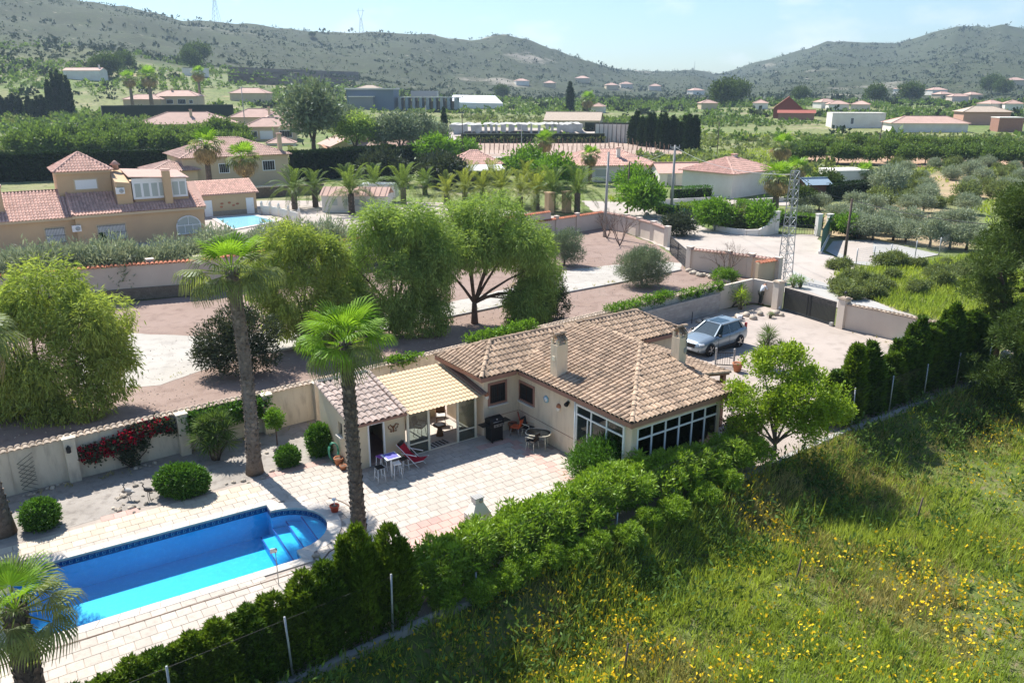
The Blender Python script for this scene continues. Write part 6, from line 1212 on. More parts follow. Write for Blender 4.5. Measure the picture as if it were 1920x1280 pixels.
house_at('long cream house wing partly hidden by the grey-green trees', G(725, 300), 12.0, 6, 3.0, R(10), M['plaster_beige'], M['tile_pink'], 'gable', 1.6, .4, [(2.5, 1.5, 1.8, 1.3, 'd'), (-2.0, 1.5, 1.2, 1.2, 'd')])
pg = MB(); 
for i in range(7): pg.box((-4 + i * 1.3, 0, 1.2), (.15, .15, 2.4))
pg.add([(-4.4, -.6, 2.3), (4.4, -.6, 2.3), (4.4, 4, 3.1), (-4.4, 4, 3.1), (-4.4, -.6, 2.45), (4.4, -.6, 2.45), (4.4, 4, 3.25), (-4.4, 4, 3.25)], [(3, 2, 1, 0), (4, 5, 6, 7), (0, 1, 5, 4), (1, 2, 6, 5), (2, 3, 7, 6), (3, 0, 4, 7)]); solo(pg, 'timber_porch', mat('porch timber', (.40, .22, .13), .85), 'timber porch with sloping roof in front of the cream gabled house', 'porch', G(648, 300), R(28))
house_at('beige villa with pink hip roof and dark chimney beyond the orchard', GT(345, 258), 23, 13, 3.4, R(8), M['plaster_beige'], M['tile_pink'], 'hip', 3.0, .6, [(-7, 1.6, 1.0, 1.6, 'd'), (2, 1.6, 1.2, 1.2, 'w')], [(7, 1.5, 2.2, M['dark'])], [(1.5, 4, .6)])
house_at('beige villa with three dark front windows beside the lamp pole', GT(508, 264), 13, 9, 3.6, R(12), M['plaster_beige'], M['tile_pink'], 'hip', 2.2, .5, [(-4, 1.7, 1.4, 1.6, 'd'), (-1, 1.5, 3.2, 2.0, 'w'), (4, 1.7, 3.2, 1.8, 'd')])
house_at('beige villa with hip roof behind the three windowed villa', GT(478, 243), 14, 9, 3.6, R(5), M['plaster_beige'], M['tile_pink'], 'hip', 2.4, .5); house_at('beige villa half hidden by the tall dark tree', GT(535, 247), 11, 9, 3.6, R(20), M['plaster_beige'], M['tile_pink'], 'hip', 2.6, .5, (), (), [(-4, 3, .8)])
house_at('small white garage with orange door below the beige villas', G(528, 287), 7, 6, 2.4, R(12), M['plaster_white'], M['tile_pink'], 'hip', 1.4, .3, (), [(-2.2, 2.0, 1.9, M['terracotta']), (1.8, 2.2, 1.9, M['terracotta'])])
house_at('pale villa with long terrace wall behind the tall palms', GT(330, 204), 17, 9, 4.6, R(4), M['plaster_beige'], M['tile_pink'], 'hip', 2.2, .5, [(-2, 2.6, 2.5, 1.6, 'd'), (2.5, 2.6, 3, 1.8, 'd'), (6, 2.6, 1.4, 1.4, 'd')], (), [(-2, 4, .5)]); house_at('low pink roofed annex left of the pale villa', GT(268, 203), 14, 8, 3.2, R(4), M['plaster_beige'], M['tile_pink'], 'hip', 1.8, .5); house_at('pink roofed house right of the round pale tree', GT(466, 191), 16, 9, 3.6, R(0), M['plaster_beige'], M['tile_pink'], 'hip', 2.2, .5)
house_at('white cottage on the slope below the rocky hillside', GT(155, 150), 17, 7, 4.2, R(0), M['plaster_white'], M['tile_pink'], 'gable', 1.2, .3, (), (), [(7, 3, 1.2)]); house_at('white shed beside the far dirt track', GT(361, 143), 12, 7, 4, R(-10), M['plaster_white'], M['plaster_white'], 'flat', .2, .1)
house_at('steep red roofed chalet in the valley', GT(1476, 222), 11, 11, 3.6, R(-18), mat('chalet red wood', (.24, .07, .045), .8), mat('chalet roof red', (.30, .085, .06), .8), 'gablef', 4.6, .8, (), [(0, 2.0, 2.0, M['dark'])]); house_at('low red lean-to of the chalet', GT(1492, 225), 13, 5, 2.6, R(-18), M['fascia'], mat('chalet roof red low', (.33, .10, .07), .8), 'gable', 1.0, .5)
house_at('long flat white building right of the chalet', GT(1608, 240), 17, 7, 4.6, R(-6), M['plaster_white'], M['plaster_white'], 'flat', .2, .1, [(-2, 2.2, 1.0, 2.0, 'd')]); house_at('white walled house with wide pink roof in the valley', GT(1742, 248), 22, 10, 2.6, R(-8), M['plaster_white'], M['tile_pink'], 'hip', 2.0, .6); house_at('small white outbuilding beside the wide pink roof', GT(1690, 246), 6, 5, 2.8, R(-8), M['plaster_white'], M['plaster_white'], 'flat', .2, .1)
house_at('salmon house with pale roof at the right valley edge', GT(1848, 234), 15, 9, 4.2, R(-8), mat('salmon plaster', (.52, .30, .22), .9), M['tile_pale'], 'hip', 1.8, .6); house_at('red walled shed at the right picture edge', GT(1893, 247), 7, 6, 4.0, R(-8), M['fascia'], M['plaster_white'], 'flat', .2, .2); house_at('beige barn with broad ribbed roof beyond the nursery', GT(1072, 238), 19, 11, 2.2, R(-12), M['plaster_beige'], M['tile_pale'], 'gable', 2.6, .4)
fh = [(980, 160, 9, 'white'), (1030, 164, 8, 'beige'), (1090, 155, 9, 'beige'), (1148, 168, 8, 'beige'), (1175, 166, 8, 'pink'), (1228, 170, 8, 'pink'), (1310, 178, 9, 'white'), (1330, 205, 8, 'beige'), (1555, 203, 9, 'white'), (1572, 207, 9, 'white'), (1612, 208, 8, 'pink'), (1762, 178, 10, 'white'), (1775, 186, 10, 'beige'), (1800, 190, 10, 'pink'), (1830, 187, 9, 'beige'), (1870, 207, 9, 'white'), (1900, 208, 7, 'white'), (1425, 205, 7, 'white'), (1120, 212, 6, 'white'), (1905, 160, 9, 'beige'), (1700, 176, 8, 'white')]
for i, (x, y, w_, c_) in enumerate(fh):
    p = GT(x, y); s_ = max(1.0, p.length / 560); house_at('tiny %s far house at the foot of the hills' % c_, p, w_ * s_, 7 * s_, 2.8 * s_, R(rnd.uniform(-25, 25)), {'white': M['plaster_white'], 'beige': M['plaster_beige'], 'pink': M['plaster_pale']}[c_], M['tile_pink'], 'hip', 1.5 * s_, .4, group='far %s houses below the hills' % c_)
# electrical works: blue hall, gantry bays and the red lookout behind
sbx = GT(700, 205); sub = thing('industrial_hall', 'blue-grey industrial hall with open bays and flat roofs below the hill', 'building', sbx, R(-4)); k_ = (sbx - Vector((0, 0, 15))).length / 1480
m_ = MB(); m_.box((-5 * k_, 6, 15 * k_), (84 * k_, 12, 40 * k_)); part(m_, 'hall', mat('blue grey cladding', (.16, .2, .25), .7), sub); part(MB().box((-5 * k_, 5.5, 34.5 * k_), (88 * k_, 13, 2.5 * k_)), 'roof', M['plaster_white'], sub); part(MB().box((-18 * k_, -1, 10 * k_), (42 * k_, 5, 22 * k_)), 'annex', mat('grey cladding', (.24, .24, .24), .8), sub); part(MB().box((-18 * k_, -1.2, 21.5 * k_), (44 * k_, 5.5, 1.5 * k_)), 'roof', M['plaster_white'], sub)
for i in range(9): part(MB().box((46 * k_ + i * 12.5 * k_, 6, 9 * k_), (5 * k_, 8, 20 * k_)), 'bay_wall', mat('bay grey %d' % i, (.24, .29, .32) if i % 2 else (.32, .35, .36), .8), sub)
for i in range(8): part(MB().box((52.2 * k_ + i * 12.5 * k_, 9, 7 * k_), (7 * k_, 5, 13 * k_)), 'equipment', M['plaster_beige'], sub)
part(MB().box((97 * k_, 6, 20 * k_), (112 * k_, 7, 1.2 * k_)), 'gantry_beam', M['galv'], sub); part(MB().box((80 * k_, 18, 26 * k_), (48 * k_, 5, 10 * k_)), 'rear_wall', M['galv'], sub)
house_at('red house with pyramid roof rising behind the industrial hall', GT(690, 190), 17, 14, 5, R(0), mat('dark red plaster', (.25, .09, .08), .9), M['tile_pale'], 'hip', 2.6, 1.2)
gh = GT(893, 204); m_ = MB(); kk = gh.length / 1480; m_.add([(-48 * kk, 0, 0), (48 * kk, 0, 0), (40 * kk, 60, 0), (-56 * kk, 60, 0), (-48 * kk, 0, 3), (48 * kk, 0, 2.4), (30 * kk, 55, 5.6), (-56 * kk, 55, 6)], [(3, 2, 1, 0), (4, 5, 6, 7), (0, 1, 5, 4), (1, 2, 6, 5), (2, 3, 7, 6), (3, 0, 4, 7)]); solo(m_, 'plastic_greenhouse', mat('white plastic sheet', (.74, .74, .74), .5, (.6, .6, .6), .1), 'long white plastic greenhouse beside the industrial hall', 'greenhouse', gh)
# nursery under torn white netting, vine rows, stakes
nets = MB(); n0, n1 = GT(842, 253), GT(1092, 251); n_ = 50
for (dy, sc_) in ((0, 1), ):
    Vn = []; Fn = []
    for i in range(n_ + 1):
        p = n0.lerp(n1, i / n_); hgt = 2.9 + .25 * math.sin(i * 1.3) * (i % 3 == 0) + rnd.uniform(-.15, .15)
        for (q, z) in ((0, .6 + rnd.uniform(-.5, .8)), (0.2, hgt), (9, hgt + rnd.uniform(-.4, .2)), (16, hgt)): Vn.append((p.x + rnd.uniform(-.2, .2), p.y + q, p.z + z))
    for i in range(n_):
        for r_ in range(3):
            if rnd.random() < (.25 if r_ == 0 else .04): continue
            Fn.append((i * 4 + r_, (i + 1) * 4 + r_, (i + 1) * 4 + r_ + 1, i * 4 + r_ + 1))
solo(mesh_np('netting', Vn, Fn, mat('white shade net', (.52, .50, .47), .9, (.36, .35, .32), .35), False), 'shade_netting', None, 'torn white shade netting over the nursery rows', 'netting')
flat_fields = []
def field(name, near, far, m, lift=.12, n=24, k=10):
    """sheet draped on the terrain between a near edge and a far edge given as photograph points"""
    A = [GT(near[0][0] + (near[1][0] - near[0][0]) * i / n, near[0][1] + (near[1][1] - near[0][1]) * i / n) for i in range(n + 1)]; B = [GT(far[0][0] + (far[1][0] - far[0][0]) * i / n, far[0][1] + (far[1][1] - far[0][1]) * i / n) for i in range(n + 1)]; Vq = []; Fq = []
    for i in range(n + 1):
        for j in range(k + 1): p = A[i].lerp(B[i], j / k); Vq.append((p.x, p.y, float(terrain(p.x, p.y)) + lift))
    for i in range(n):
        for j in range(k): Fq.append((i * (k + 1) + j, (i + 1) * (k + 1) + j, (i + 1) * (k + 1) + j + 1, i * (k + 1) + j + 1))
    return tag(link(name, mesh_np(name, Vq, Fq, m, True)), None, None, None, 'structure')
field('orchard_field', ((1500, 306), (1980, 322)), ((1540, 284), (1960, 292)), M['soil']); field('upper_field', ((1620, 276), (1960, 282)), ((1650, 268), (1960, 270)), M['soil']); field('stake_field', ((880, 294), (1290, 292)), ((880, 268), (1240, 268)), mat('pale plot soil', (.40, .30, .24), .95, (.33, .24, .19), .1, coords='World'))
field('dirt_road', ((800, 262), (850, 300)), ((822, 236), (905, 292)), M['road'], .1, 16, 6); field('nursery_ground', ((840, 256), (1180, 262)), ((842, 238), (1180, 244)), M['road'])
field('street_back', ((860, 300), (1040, 300)), ((850, 288), (1000, 286)), M['road'], .08)
vr = MB(); stake = MB().cyl((0, 0, 0), (0, 0, 1.7), .07, .06, 5).mesh('vine_stake', mat('stake wood', (.20, .12, .08), .9)); 
for r_ in range(3):
    for i in range(44):
        p = GT(884 + i * 8.6 + rnd.uniform(-1.5, 1.5), 289 - r_ * 7 + rnd.uniform(-.5, .5)); tag(link('vine_stake', stake, None, p, (rnd.uniform(-.1, .1), rnd.uniform(-.1, .1), 0), rnd.uniform(.9, 1.25)), 'thin brown stake in the bare plot below the nursery', 'stake', 'stakes of the bare plot')
for r_ in range(3): pass
wn_ = thing('windbreak_net', 'tall white windbreak net on posts left of the cypress group', 'fence', (0, 0, 0)); a, b = GT(1115, 266), GT(1179, 269); m_ = MB(); d = b - a; m_.add([a, b, b + Vector((0, 0, 5)), a + Vector((0, 0, 4.8))], [(0, 1, 2, 3)]); part(m_, 'net', M['plaster_white'], wn_)
for i in range(9): q = a.lerp(b, i / 8) - Vector((0, .3, 0)); part(MB().cyl(q, q + Vector((0, 0, 5.2)), .1, .08, 6), 'post', M['wood_pole'], wn_)
# mobile home and caravan among the date palms
mh = thing('mobile_home', 'long mobile home with pink ribbed roof behind the largest date palm', 'mobile home', G(606, 398), R(-4)); m_ = MB(); m_.box((4.1, 1.7, 1.1), (8.4, 3.4, 2.2)); part(m_, 'wall', M['plaster_white'], mh); m_ = MB(); m_.add([(-.3, -.3, 2.15), (8.6, -.3, 2.15), (8.6, 1.7, 3.1), (-.3, 1.7, 3.1), (-.3, 3.7, 2.15), (8.6, 3.7, 2.15)], [(0, 1, 2, 3), (3, 2, 5, 4)])
for i in range(12): m_.bar((i * .75, -.3, 2.2), (i * .75, 1.7, 3.14), .06)
part(m_, 'roof', M['tile_pink'], mh)
for x in (1.6, 3.2, 4.6, 6.2): part(MB().box((x, -.02, 1.3), (.7, .06, .8)), 'window', M['glass_white'], mh)
cv = MB(); cs_ = [(-2.8, .6), (-3.0, 1.2), (-2.6, 2.3), (-2.0, 2.6), (2.4, 2.6), (2.8, 2.2), (2.9, .8), (2.6, .5)]; V = [(x, -1.1, z) for x, z in cs_] + [(x, 1.1, z) for x, z in cs_]; n_ = len(cs_); cv.add(V, [tuple(range(n_)), tuple(range(2 * n_ - 1, n_ - 1, -1))] + [(i, n_ + i, n_ + (i + 1) % n_, (i + 1) % n_) for i in range(n_)])
cvn = thing('caravan', 'parked white caravan with curved ends among the date palms', 'caravan', G(708, 378), R(-6)); part(cv, 'body', M['plastic_white'], cvn)
for x in (-1.5, .2, 1.7): part(MB().box((x, -1.12, 1.8), (1.0, .04, .6)), 'window', M['glass_dark'] if False else M['black'], cvn)
for y in (-1.0, 1.0): part(MB().cyl((0, y - .1, .32), (0, y + .1, .32), .32, .32, 14), 'wheel', M['black'], cvn)
# ------------------------------------------------------------------ neighbour walls
FW = [Vector((-40, 52.0, 0)), G(240, 562), G(380, 551), Vector((4.04, 84.7, 0)), Vector((10.3, 90.0, 0))]
fwall = wall_run('villa_boundary_wall', 'cream boundary wall with red tile coping on a stone base below the villa', FW[:4], 2.6, .25, M['plaster_pale'], True, M['tile_orange'], [(G(290, 556), .5, 2.9), (G(378, 550), .5, 2.9)], step=.3, cap_over=.12); sb = MB()
for a, b in zip(FW[:3], FW[1:4]): d = b - a; sb.box(tuple((a + b) / 2 + Vector((.1, -.16, .45)) - FW[0]), (d.length, .2, .9), math.atan2(d.y, d.x))
part(sb, 'stone_base', M['stone_wall'], fwall)
wall_run('villa_boundary_wall', 'short pinkish wall run with red coping and posts left of the street wall', [Vector((2.0, 82.8, 0)), Vector((10.3, 90.2, 0))], 1.75, .25, M['plaster_pale'], True, M['tile_orange'], [(Vector((4.8, 85.2, 0)), .4, 2.1), (Vector((7.2, 87.3, 0)), .4, 2.1)], step=.3)
RW1 = [Vector((10.3, 90.2, 0)), G(1173, 436), G(1197, 443), G(1224, 451), G(1250, 462)]; RW2 = [G(1292, 505), G(1363, 514), G(1406, 520), G(1456, 528)]
wall_run('street_wall', 'cream street wall with square pillars behind the leafless trees', RW1, 1.75, .22, M['plaster_pale'], True, M['tile_pink'], [(q, .48, 2.0) for q in RW1[1:]], step=.3)
wall_run('street_wall', 'cream street wall between the side gate and the lattice mast', RW2, 1.75, .22, M['plaster_pale'], True, M['tile_pink'], [(q, .48, 2.0) for q in RW2], step=.3)
wall_run('corner_coping_wall', 'short wall with bright orange tile coping beside the mast', [G(1418, 533), G(1452, 527)], 1.75, .3, M['plaster_beige'], True, M['tile_orange'], step=.3)
sg = thing('side_gate', 'black metal side gate leaf between pillars of the street wall', 'gate', G(1256, 474), math.atan2((G(1286, 503) - G(1256, 474)).y, (G(1286, 503) - G(1256, 474)).x)); gl_ = (G(1286, 503) - G(1256, 474)).length; m_ = MB()
for z in (.1, .9, 1.6): m_.box((gl_ / 2, 0, z), (gl_, .06, .07))
for x in (.0, gl_ / 2, gl_): m_.box((x, 0, .85), (.08, .08, 1.6))
part(m_, 'gate_frame', M['iron'], sg); bmx = MB().box((0, 0, 0), (.025, .025, 1.5)).mesh('bar', M['iron'])
for i in range(int(gl_ / .16)): link('bar', bmx, sg, (.08 + i * .16, 0, .85))
for (q, lab) in ((G(1030, 400), 'cream gate pier, left of the pair behind the boundary wall'), (G(1062, 398), 'cream gate pier, right of the pair behind the boundary wall')): m_ = MB(); m_.box((0, 0, 1.3), (.9, .9, 2.6), R(33)); m_.box((0, 0, 2.65), (1.1, 1.1, .15), R(33)); solo(m_, 'gate_pier', M['plaster_villa'], lab, 'pillar', q)
# street side opposite: low curved wall, green fence, pillars, court fence
cw = thing('curved_wall', 'low pale wall curving up to a pillar across the street', 'wall', (0, 0, 0)); cpts = [(1338, 431, .55), (1370, 437, .55), (1400, 441, .6), (1422, 442, .7), (1437, 441, 1.1), (1447, 439, 1.9), (1452, 438, 2.3)]; m_ = MB()
for (a, b) in zip(cpts, cpts[1:]): p, q = G(a[0], a[1]), G(b[0], b[1]); nrm = Vector((-(q - p).y, (q - p).x, 0)).normalized() * .12; m_.add([p - nrm, q - nrm, q + nrm, p + nrm] + [p - nrm + Vector((0, 0, a[2])), q - nrm + Vector((0, 0, b[2])), q + nrm + Vector((0, 0, b[2])), p + nrm + Vector((0, 0, a[2]))], [(4, 5, 6, 7), (0, 1, 5, 4), (1, 2, 6, 5), (2, 3, 7, 6), (3, 0, 4, 7)])
part(m_, 'wall_body', M['plaster_white'], cw)
for (x, y, hh, lab) in ((1453, 438, 2.4, 'white pillar at the end of the curved street wall'), (1532, 442, 2.3, 'white pillar right of the low street gate'), (1553, 440, 2.2, 'white pillar at the corner of the green court fence')): m_ = MB(); m_.box((0, 0, hh / 2), (.5, .5, hh), .3); m_.box((0, 0, hh + .04), (.6, .6, .08), .3); solo(m_, 'street_pillar', M['plaster_white'], lab, 'pillar', G(x, y))
lg_ = thing('low_street_gate', 'thin low wire gate between two white street pillars', 'gate', (0, 0, 0)); a, b = G(1458, 438), G(1528, 442); m_ = MB()
for z in (.1, .6, 1.1): m_.bar(a + Vector((0, 0, z)), b + Vector((0, 0, z)), .05)
for i in range(15): q = a.lerp(b, i / 14); m_.bar(q + Vector((0, 0, .1)), q + Vector((0, 0, 1.1)), .025)
part(m_, 'bars', M['iron'], lg_)
def post_fence(label, pts, h, n, m, net=None, name='mesh_fence'):
    f = thing(name, label, 'fence', (0, 0, 0)); P = [G(*p) for p in pts]; tot = []
    for a, b in zip(P, P[1:]):
        for i in range(n): tot.append(a.lerp(b, i / n))
    tot.append(P[-1]); pm_ = MB().cyl((0, 0, 0), (0, 0, h), .045, .045, 7).mesh('post', m)
    for q in tot: link('post', pm_, f, q)
    wm = MB()
    for a, b in zip(tot, tot[1:]):
        for z in np.linspace(.15, h - .05, 9): wm.bar(a + Vector((0, 0, z)), b + Vector((0, 0, z)), .007)
        for i in range(18): q = a.lerp(b, i / 18); wm.bar(q + Vector((0, 0, .1)), q + Vector((0, 0, h - .05)), .006)
    tag(part(wm, 'wire_mesh', m, f), kind='stuff'); return f
GRN = mat('green fence paint', (.02, .11, .08), .6)
post_fence('green mesh fence along the far side of the street', ((1225, 396), (1282, 415), (1340, 432)), 1.6, 3, GRN); post_fence('green mesh fence on the low wall in front of the white house', ((1223, 380), (1330, 372)), 1.5, 5, GRN); post_fence('grey mesh fence round the court on the grass side', ((1604, 501), (1668, 492), (1760, 478), (1800, 458)), 1.7, 2, M['galv'])
gs = MB(); a, b = G(1537, 476), G(1554, 442); d = b - a
gs.add([a + Vector((0, 0, .25)), b + Vector((0, 0, .25)), b + Vector((0, 0, 2.3)), a + Vector((0, 0, 2.3))], [(0, 1, 2, 3)]); go = solo(gs, 'green_screen', GRN, 'dark green screen panel on a low kerb beside the court', 'screen'); part(MB().bar(a + Vector((0, 0, .12)), b + Vector((0, 0, .12)), .3, .25), 'kerb', M['plaster_white'], go)
lw = thing('low_garden_wall', 'low pale wall under the green mesh fence of the white house', 'wall', (0, 0, 0)); m_ = MB(); a, b = G(1220, 387), G(1352, 380); m_.bar(a + Vector((0, 0, .4)), b + Vector((0, 0, .4)), .25, .9); part(m_, 'wall_body', M['plaster_white'], lw)
lw = thing('low_garden_wall', 'low pale wall below the palm and the wooden cabin', 'wall', (0, 0, 0)); m_ = MB(); a, b = G(1380, 384), G(1560, 372); m_.bar(a + Vector((0, 0, .3)), b + Vector((0, 0, .3)), .25, .7); a2 = G(1708, 367); m_.bar(G(1640, 378) + Vector((0, 0, .3)), a2 + Vector((0, 0, .3)), .25, .7); part(m_, 'wall_body', M['plaster_white'], lw)
cb = house_at('small brown wooden cabin with blue-grey roof by the dark hedge', G(1532, 376), 3.6, 3.0, 2.3, R(10), mat('brown cabin boards', (.10, .045, .03), .8), mat('blue grey felt', (.25, .33, .40), .7), 'gable', .7, .3, name='cabin')
house_at('small white building behind the dark hedge', GT(1597, 354), 6, 5, 2.6, R(10), M['plaster_white'], M['plaster_white'], 'flat', .2, .1)
# ------------------------------------------------------------------ poles, mast, cables, pylons
def pole(label, p, h, r, m, arm=0, name='utility_pole', lean=(0, 0)):
    t = thing(name, label, 'pole', p); b = MB(); b.tube([(0, 0, -.3), (lean[0], lean[1], h)], [r, r * .65], 10); part(b, 'shaft', m, t)
    if arm: k_ = MB(); k_.box((lean[0], 0, h - .25), (arm, .1, .1)); [k_.cyl((lean[0] + x, 0, h - .2), (lean[0] + x, 0, h + .05), .04, .03, 6) for x in (-arm * .45, 0, arm * .45)]; part(k_, 'crossarm', M['galv'], t)
    return t
pole('grey concrete utility pole by the leafless trees', G(1133, 444), 8.9, .17, M['grey_pipe'], .0, lean=(.15, 0)); pole('tall grey utility pole beside the clipped street hedge', G(1258, 404), 8.6, .2, M['grey_pipe'], 1.2); pole('thin brown wooden pole between the two grey poles', G(1176, 402), 6.6, .12, M['wood_pole']); pole('dark wooden pole at the court corner', G(1581, 503), 6.1, .14, M['wood_pole'])
pole('thin wooden pole behind the nursery road', GT(868, 305), 10, .12, M['wood_pole']); pole('thin pale pole above the bungalow awning', GT(978, 308), 8, .12, M['grey_pipe']); pole('grey lamp pole beside the beige villas', GT(461, 252), 13, .16, M['grey_pipe'], 1.5); pole('thin dark pole in the orchard field', GT(1642, 305), 8.0, .12, M['wood_pole'], lean=(.3, 0)); pole('thin dark pole in the scrub right of the cypress group', GT(1344, 292), 7.5, .1, M['wood_pole']); pole('leaning pale pole by the grey-green trees', GT(800, 258), 9, .12, M['grey_pipe'])
mst = thing('lattice_mast', 'slim galvanised lattice mast beside the driveway gate', 'mast', G(1470, 524), R(20)); m_ = MB(); H_ = 8.9; f = lambda t: .44 - .2 * t
for sx in (-1, 1):
    for sy in (-1, 1): m_.bar((sx * .44, sy * .44, 0), (sx * .24, sy * .24, H_), .06)
part(m_, 'leg', M['galv'], mst); br = MB(); n_ = 12
for i in range(n_):
    z0, z1 = H_ * i / n_, H_ * (i + 1) / n_; a, b = f(i / n_), f((i + 1) / n_)
    for (p, q) in (((-a, -a), (b, -b)), ((a, -a), (b, b)), ((a, a), (-b, b)), ((-a, a), (-b, -b))): br.bar((p[0], p[1], z0), (q[0], q[1], z1), .032)
    for (p, q) in (((-b, -b), (b, -b)), ((b, -b), (b, b)), ((b, b), (-b, b)), ((-b, b), (-b, -b))): br.bar((p[0], p[1], z1), (q[0], q[1], z1), .035)
part(br, 'bracing', M['galv'], mst)
def cable(label, a, b, sag, r=.02, m=None):
    t = MB(); t.tube([a.lerp(b, i / 14) - Vector((0, 0, sag * 4 * (i / 14) * (1 - i / 14))) for i in range(15)], r, 5); solo(t, 'overhead_cable', m or M['black'], label, 'cable')
top = lambda x, y, h: G(x, y) + Vector((0, 0, h))
cable('black overhead cable from the dark wooden pole to the pine', top(1581, 503, 6.0) if False else top(1600, 371, 0) * 0 + G(1582, 503) + Vector((0, 0, 6.0)), G(1930, 620) + Vector((0, 0, 6.8)), .5, .03)
cable('black overhead cable from the lattice mast to the dark wooden pole', top(1470, 524, 8.7), top(1581, 503, 6.0), .4, .025); cable('pale cable from the tall grey pole to the thin brown pole', top(1258, 404, 8.4), top(1176, 402, 6.4), .5, .02, M['galv']); cable('pale cable from the tall grey pole towards the lattice mast', top(1258, 404, 8.4), top(1470, 524, 8.6), .9, .02, M['galv']); cable('pale cable from the concrete pole to the tall grey pole', top(1133, 444, 8.7), top(1258, 404, 8.3), .6, .02, M['galv'])
def pylon(label, x, y, hpx):
    p = GT(x, y); k_ = p.length / 1480; h = hpx * k_; t = thing('power_pylon', label, 'pylon', p - Vector((0, 0, 2))); m_ = MB(); w_ = h * .1; r_ = .018 * h * .35
    for sx in (-1, 1):
        for sy in (-1, 1): m_.bar((sx * w_, sy * w_, 0), (sx * w_ * .25, sy * w_ * .25, h * .62), r_); m_.bar((sx * w_ * .25, sy * w_ * .25, h * .62), (sx * w_ * 1.1, sy * w_ * .2, h * .9), r_); m_.bar((sx * w_ * 1.1, sy * w_ * .2, h * .9), (sx * w_ * .7, 0, h), r_)
    for i in range(5):
        for s_ in (-1, 1): a, b = w_ * (1 - .75 * i / 5), w_ * (1 - .75 * (i + 1) / 5); m_.bar((-a * s_, -a, h * .62 * i / 5), (b * s_, -b, h * .62 * (i + 1) / 5), r_ * .7)
    m_.bar((-w_ * 1.7, 0, h * .9), (w_ * 1.7, 0, h * .9), r_ * 1.2); part(m_, 'frame', M['galv'], t); return t
pylon('tall power pylon cut by the top edge above the left hill', 406, 41, 58); pylon('power pylon standing on the central hill crest', 678, 62, 42); 
aa = MB().cyl((0, 0, 0), (0, 0, 16), .5, .3, 6); solo(aa, 'antenna_mast', M['galv'], 'tiny antenna mast on the saddle between the hills', 'mast', GT(1302, 132))
# ------------------------------------------------------------------ middle-distance planting
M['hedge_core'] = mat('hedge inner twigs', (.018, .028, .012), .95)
def hedge_box(label, a, b, h, t, m, dens=60, Lg=.22, Wd=.09, name='hedge', group=None):
    d = b - a; ln = d.length; e = np.array(d.normalized()); nn = np.array([-e[1], e[0], 0]); n = int(dens * ln * (h + t)); u_ = rng.random(n) * ln; k_ = rng.random(n); side = np.where(k_ < .42, -1, np.where(k_ < .6, 1, 0))
    z = np.where(side == 0, h * (1 - .06 * rng.random(n)), rng.random(n) * h); w = np.where(side == 0, (rng.random(n) - .5) * t, side * t / 2 * (1 - .25 * rng.random(n)))
    bump = .08 * t * np.sin(u_ * 2.1) + .06 * np.sin(u_ * 5.3 + z * 3)
    P = np.array(a) * [1, 1, 0] + u_[:, None] * e + (w + bump)[:, None] * nn + np.c_[np.zeros((n, 2)), z]; A = norm(side[:, None] * nn * .8 + np.array([0, 0, .7]) + rng.normal(size=(n, 3)) * .45)
    V = np.concatenate([leaf_quads(P, A, Lg, Wd), leaf_quads(P + rng.normal(size=(n, 3)) * .06, norm(A + rng.normal(size=(n, 3)) * .6), Lg, Wd)]); o = thing(name, label, 'hedge', (0, 0, 0), 0, group); link('foliage', quadmesh('foliage', V, m), o)
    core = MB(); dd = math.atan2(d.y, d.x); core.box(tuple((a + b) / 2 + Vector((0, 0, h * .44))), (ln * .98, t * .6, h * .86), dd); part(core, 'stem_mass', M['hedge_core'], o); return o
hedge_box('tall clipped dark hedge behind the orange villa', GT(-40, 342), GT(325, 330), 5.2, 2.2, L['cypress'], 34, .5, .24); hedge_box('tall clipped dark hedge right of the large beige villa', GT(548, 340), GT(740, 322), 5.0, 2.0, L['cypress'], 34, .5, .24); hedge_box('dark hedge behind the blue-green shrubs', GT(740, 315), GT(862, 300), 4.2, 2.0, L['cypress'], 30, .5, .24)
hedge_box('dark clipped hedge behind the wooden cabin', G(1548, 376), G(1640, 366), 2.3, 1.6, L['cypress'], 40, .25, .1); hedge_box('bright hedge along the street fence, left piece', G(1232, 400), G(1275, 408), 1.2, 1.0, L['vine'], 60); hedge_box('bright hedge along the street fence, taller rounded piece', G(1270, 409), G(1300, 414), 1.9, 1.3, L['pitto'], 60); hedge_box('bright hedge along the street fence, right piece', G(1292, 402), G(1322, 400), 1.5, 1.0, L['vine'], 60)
hedge_box('long bright hedge below the palm across the street', G(1385, 396), G(1448, 424), 1.6, 1.4, L['vine'], 50); hedge_box('bright hedge behind the low street gate', G(1456, 420), G(1542, 428), 1.4, 1.2, L['vine'], 50); hedge_box('dark green hedge behind the green fence of the white house', G(1258, 382), G(1330, 378), 2.2, 1.6, L['box'], 40); hedge_box('clipped hedge block left of the tall grey pole', G(1205, 384), G(1245, 383), 2.0, 1.6, L['box'], 40); hedge_box('low dark hedge below the pale terrace villa', GT(190, 222), GT(440, 222), 5.0, 4.5, L['dark'], 3.2, 1.2, .6); hedge_box('dark green hedge right of the bungalow awning', GT(930, 326), GT(990, 326), 3.0, 2.0, L['box'], 16, .45, .2); hedge_box('long vine hedge in front of the nursery', GT(862, 268), GT(1135, 268), 2.8, 3.0, L['bush'], 6, .8, .35); hedge_box('dark hedge beyond the windbreak net', GT(1096, 246), GT(1180, 247), 3.2, 2.0, L['dark'], 6, .8, .4)
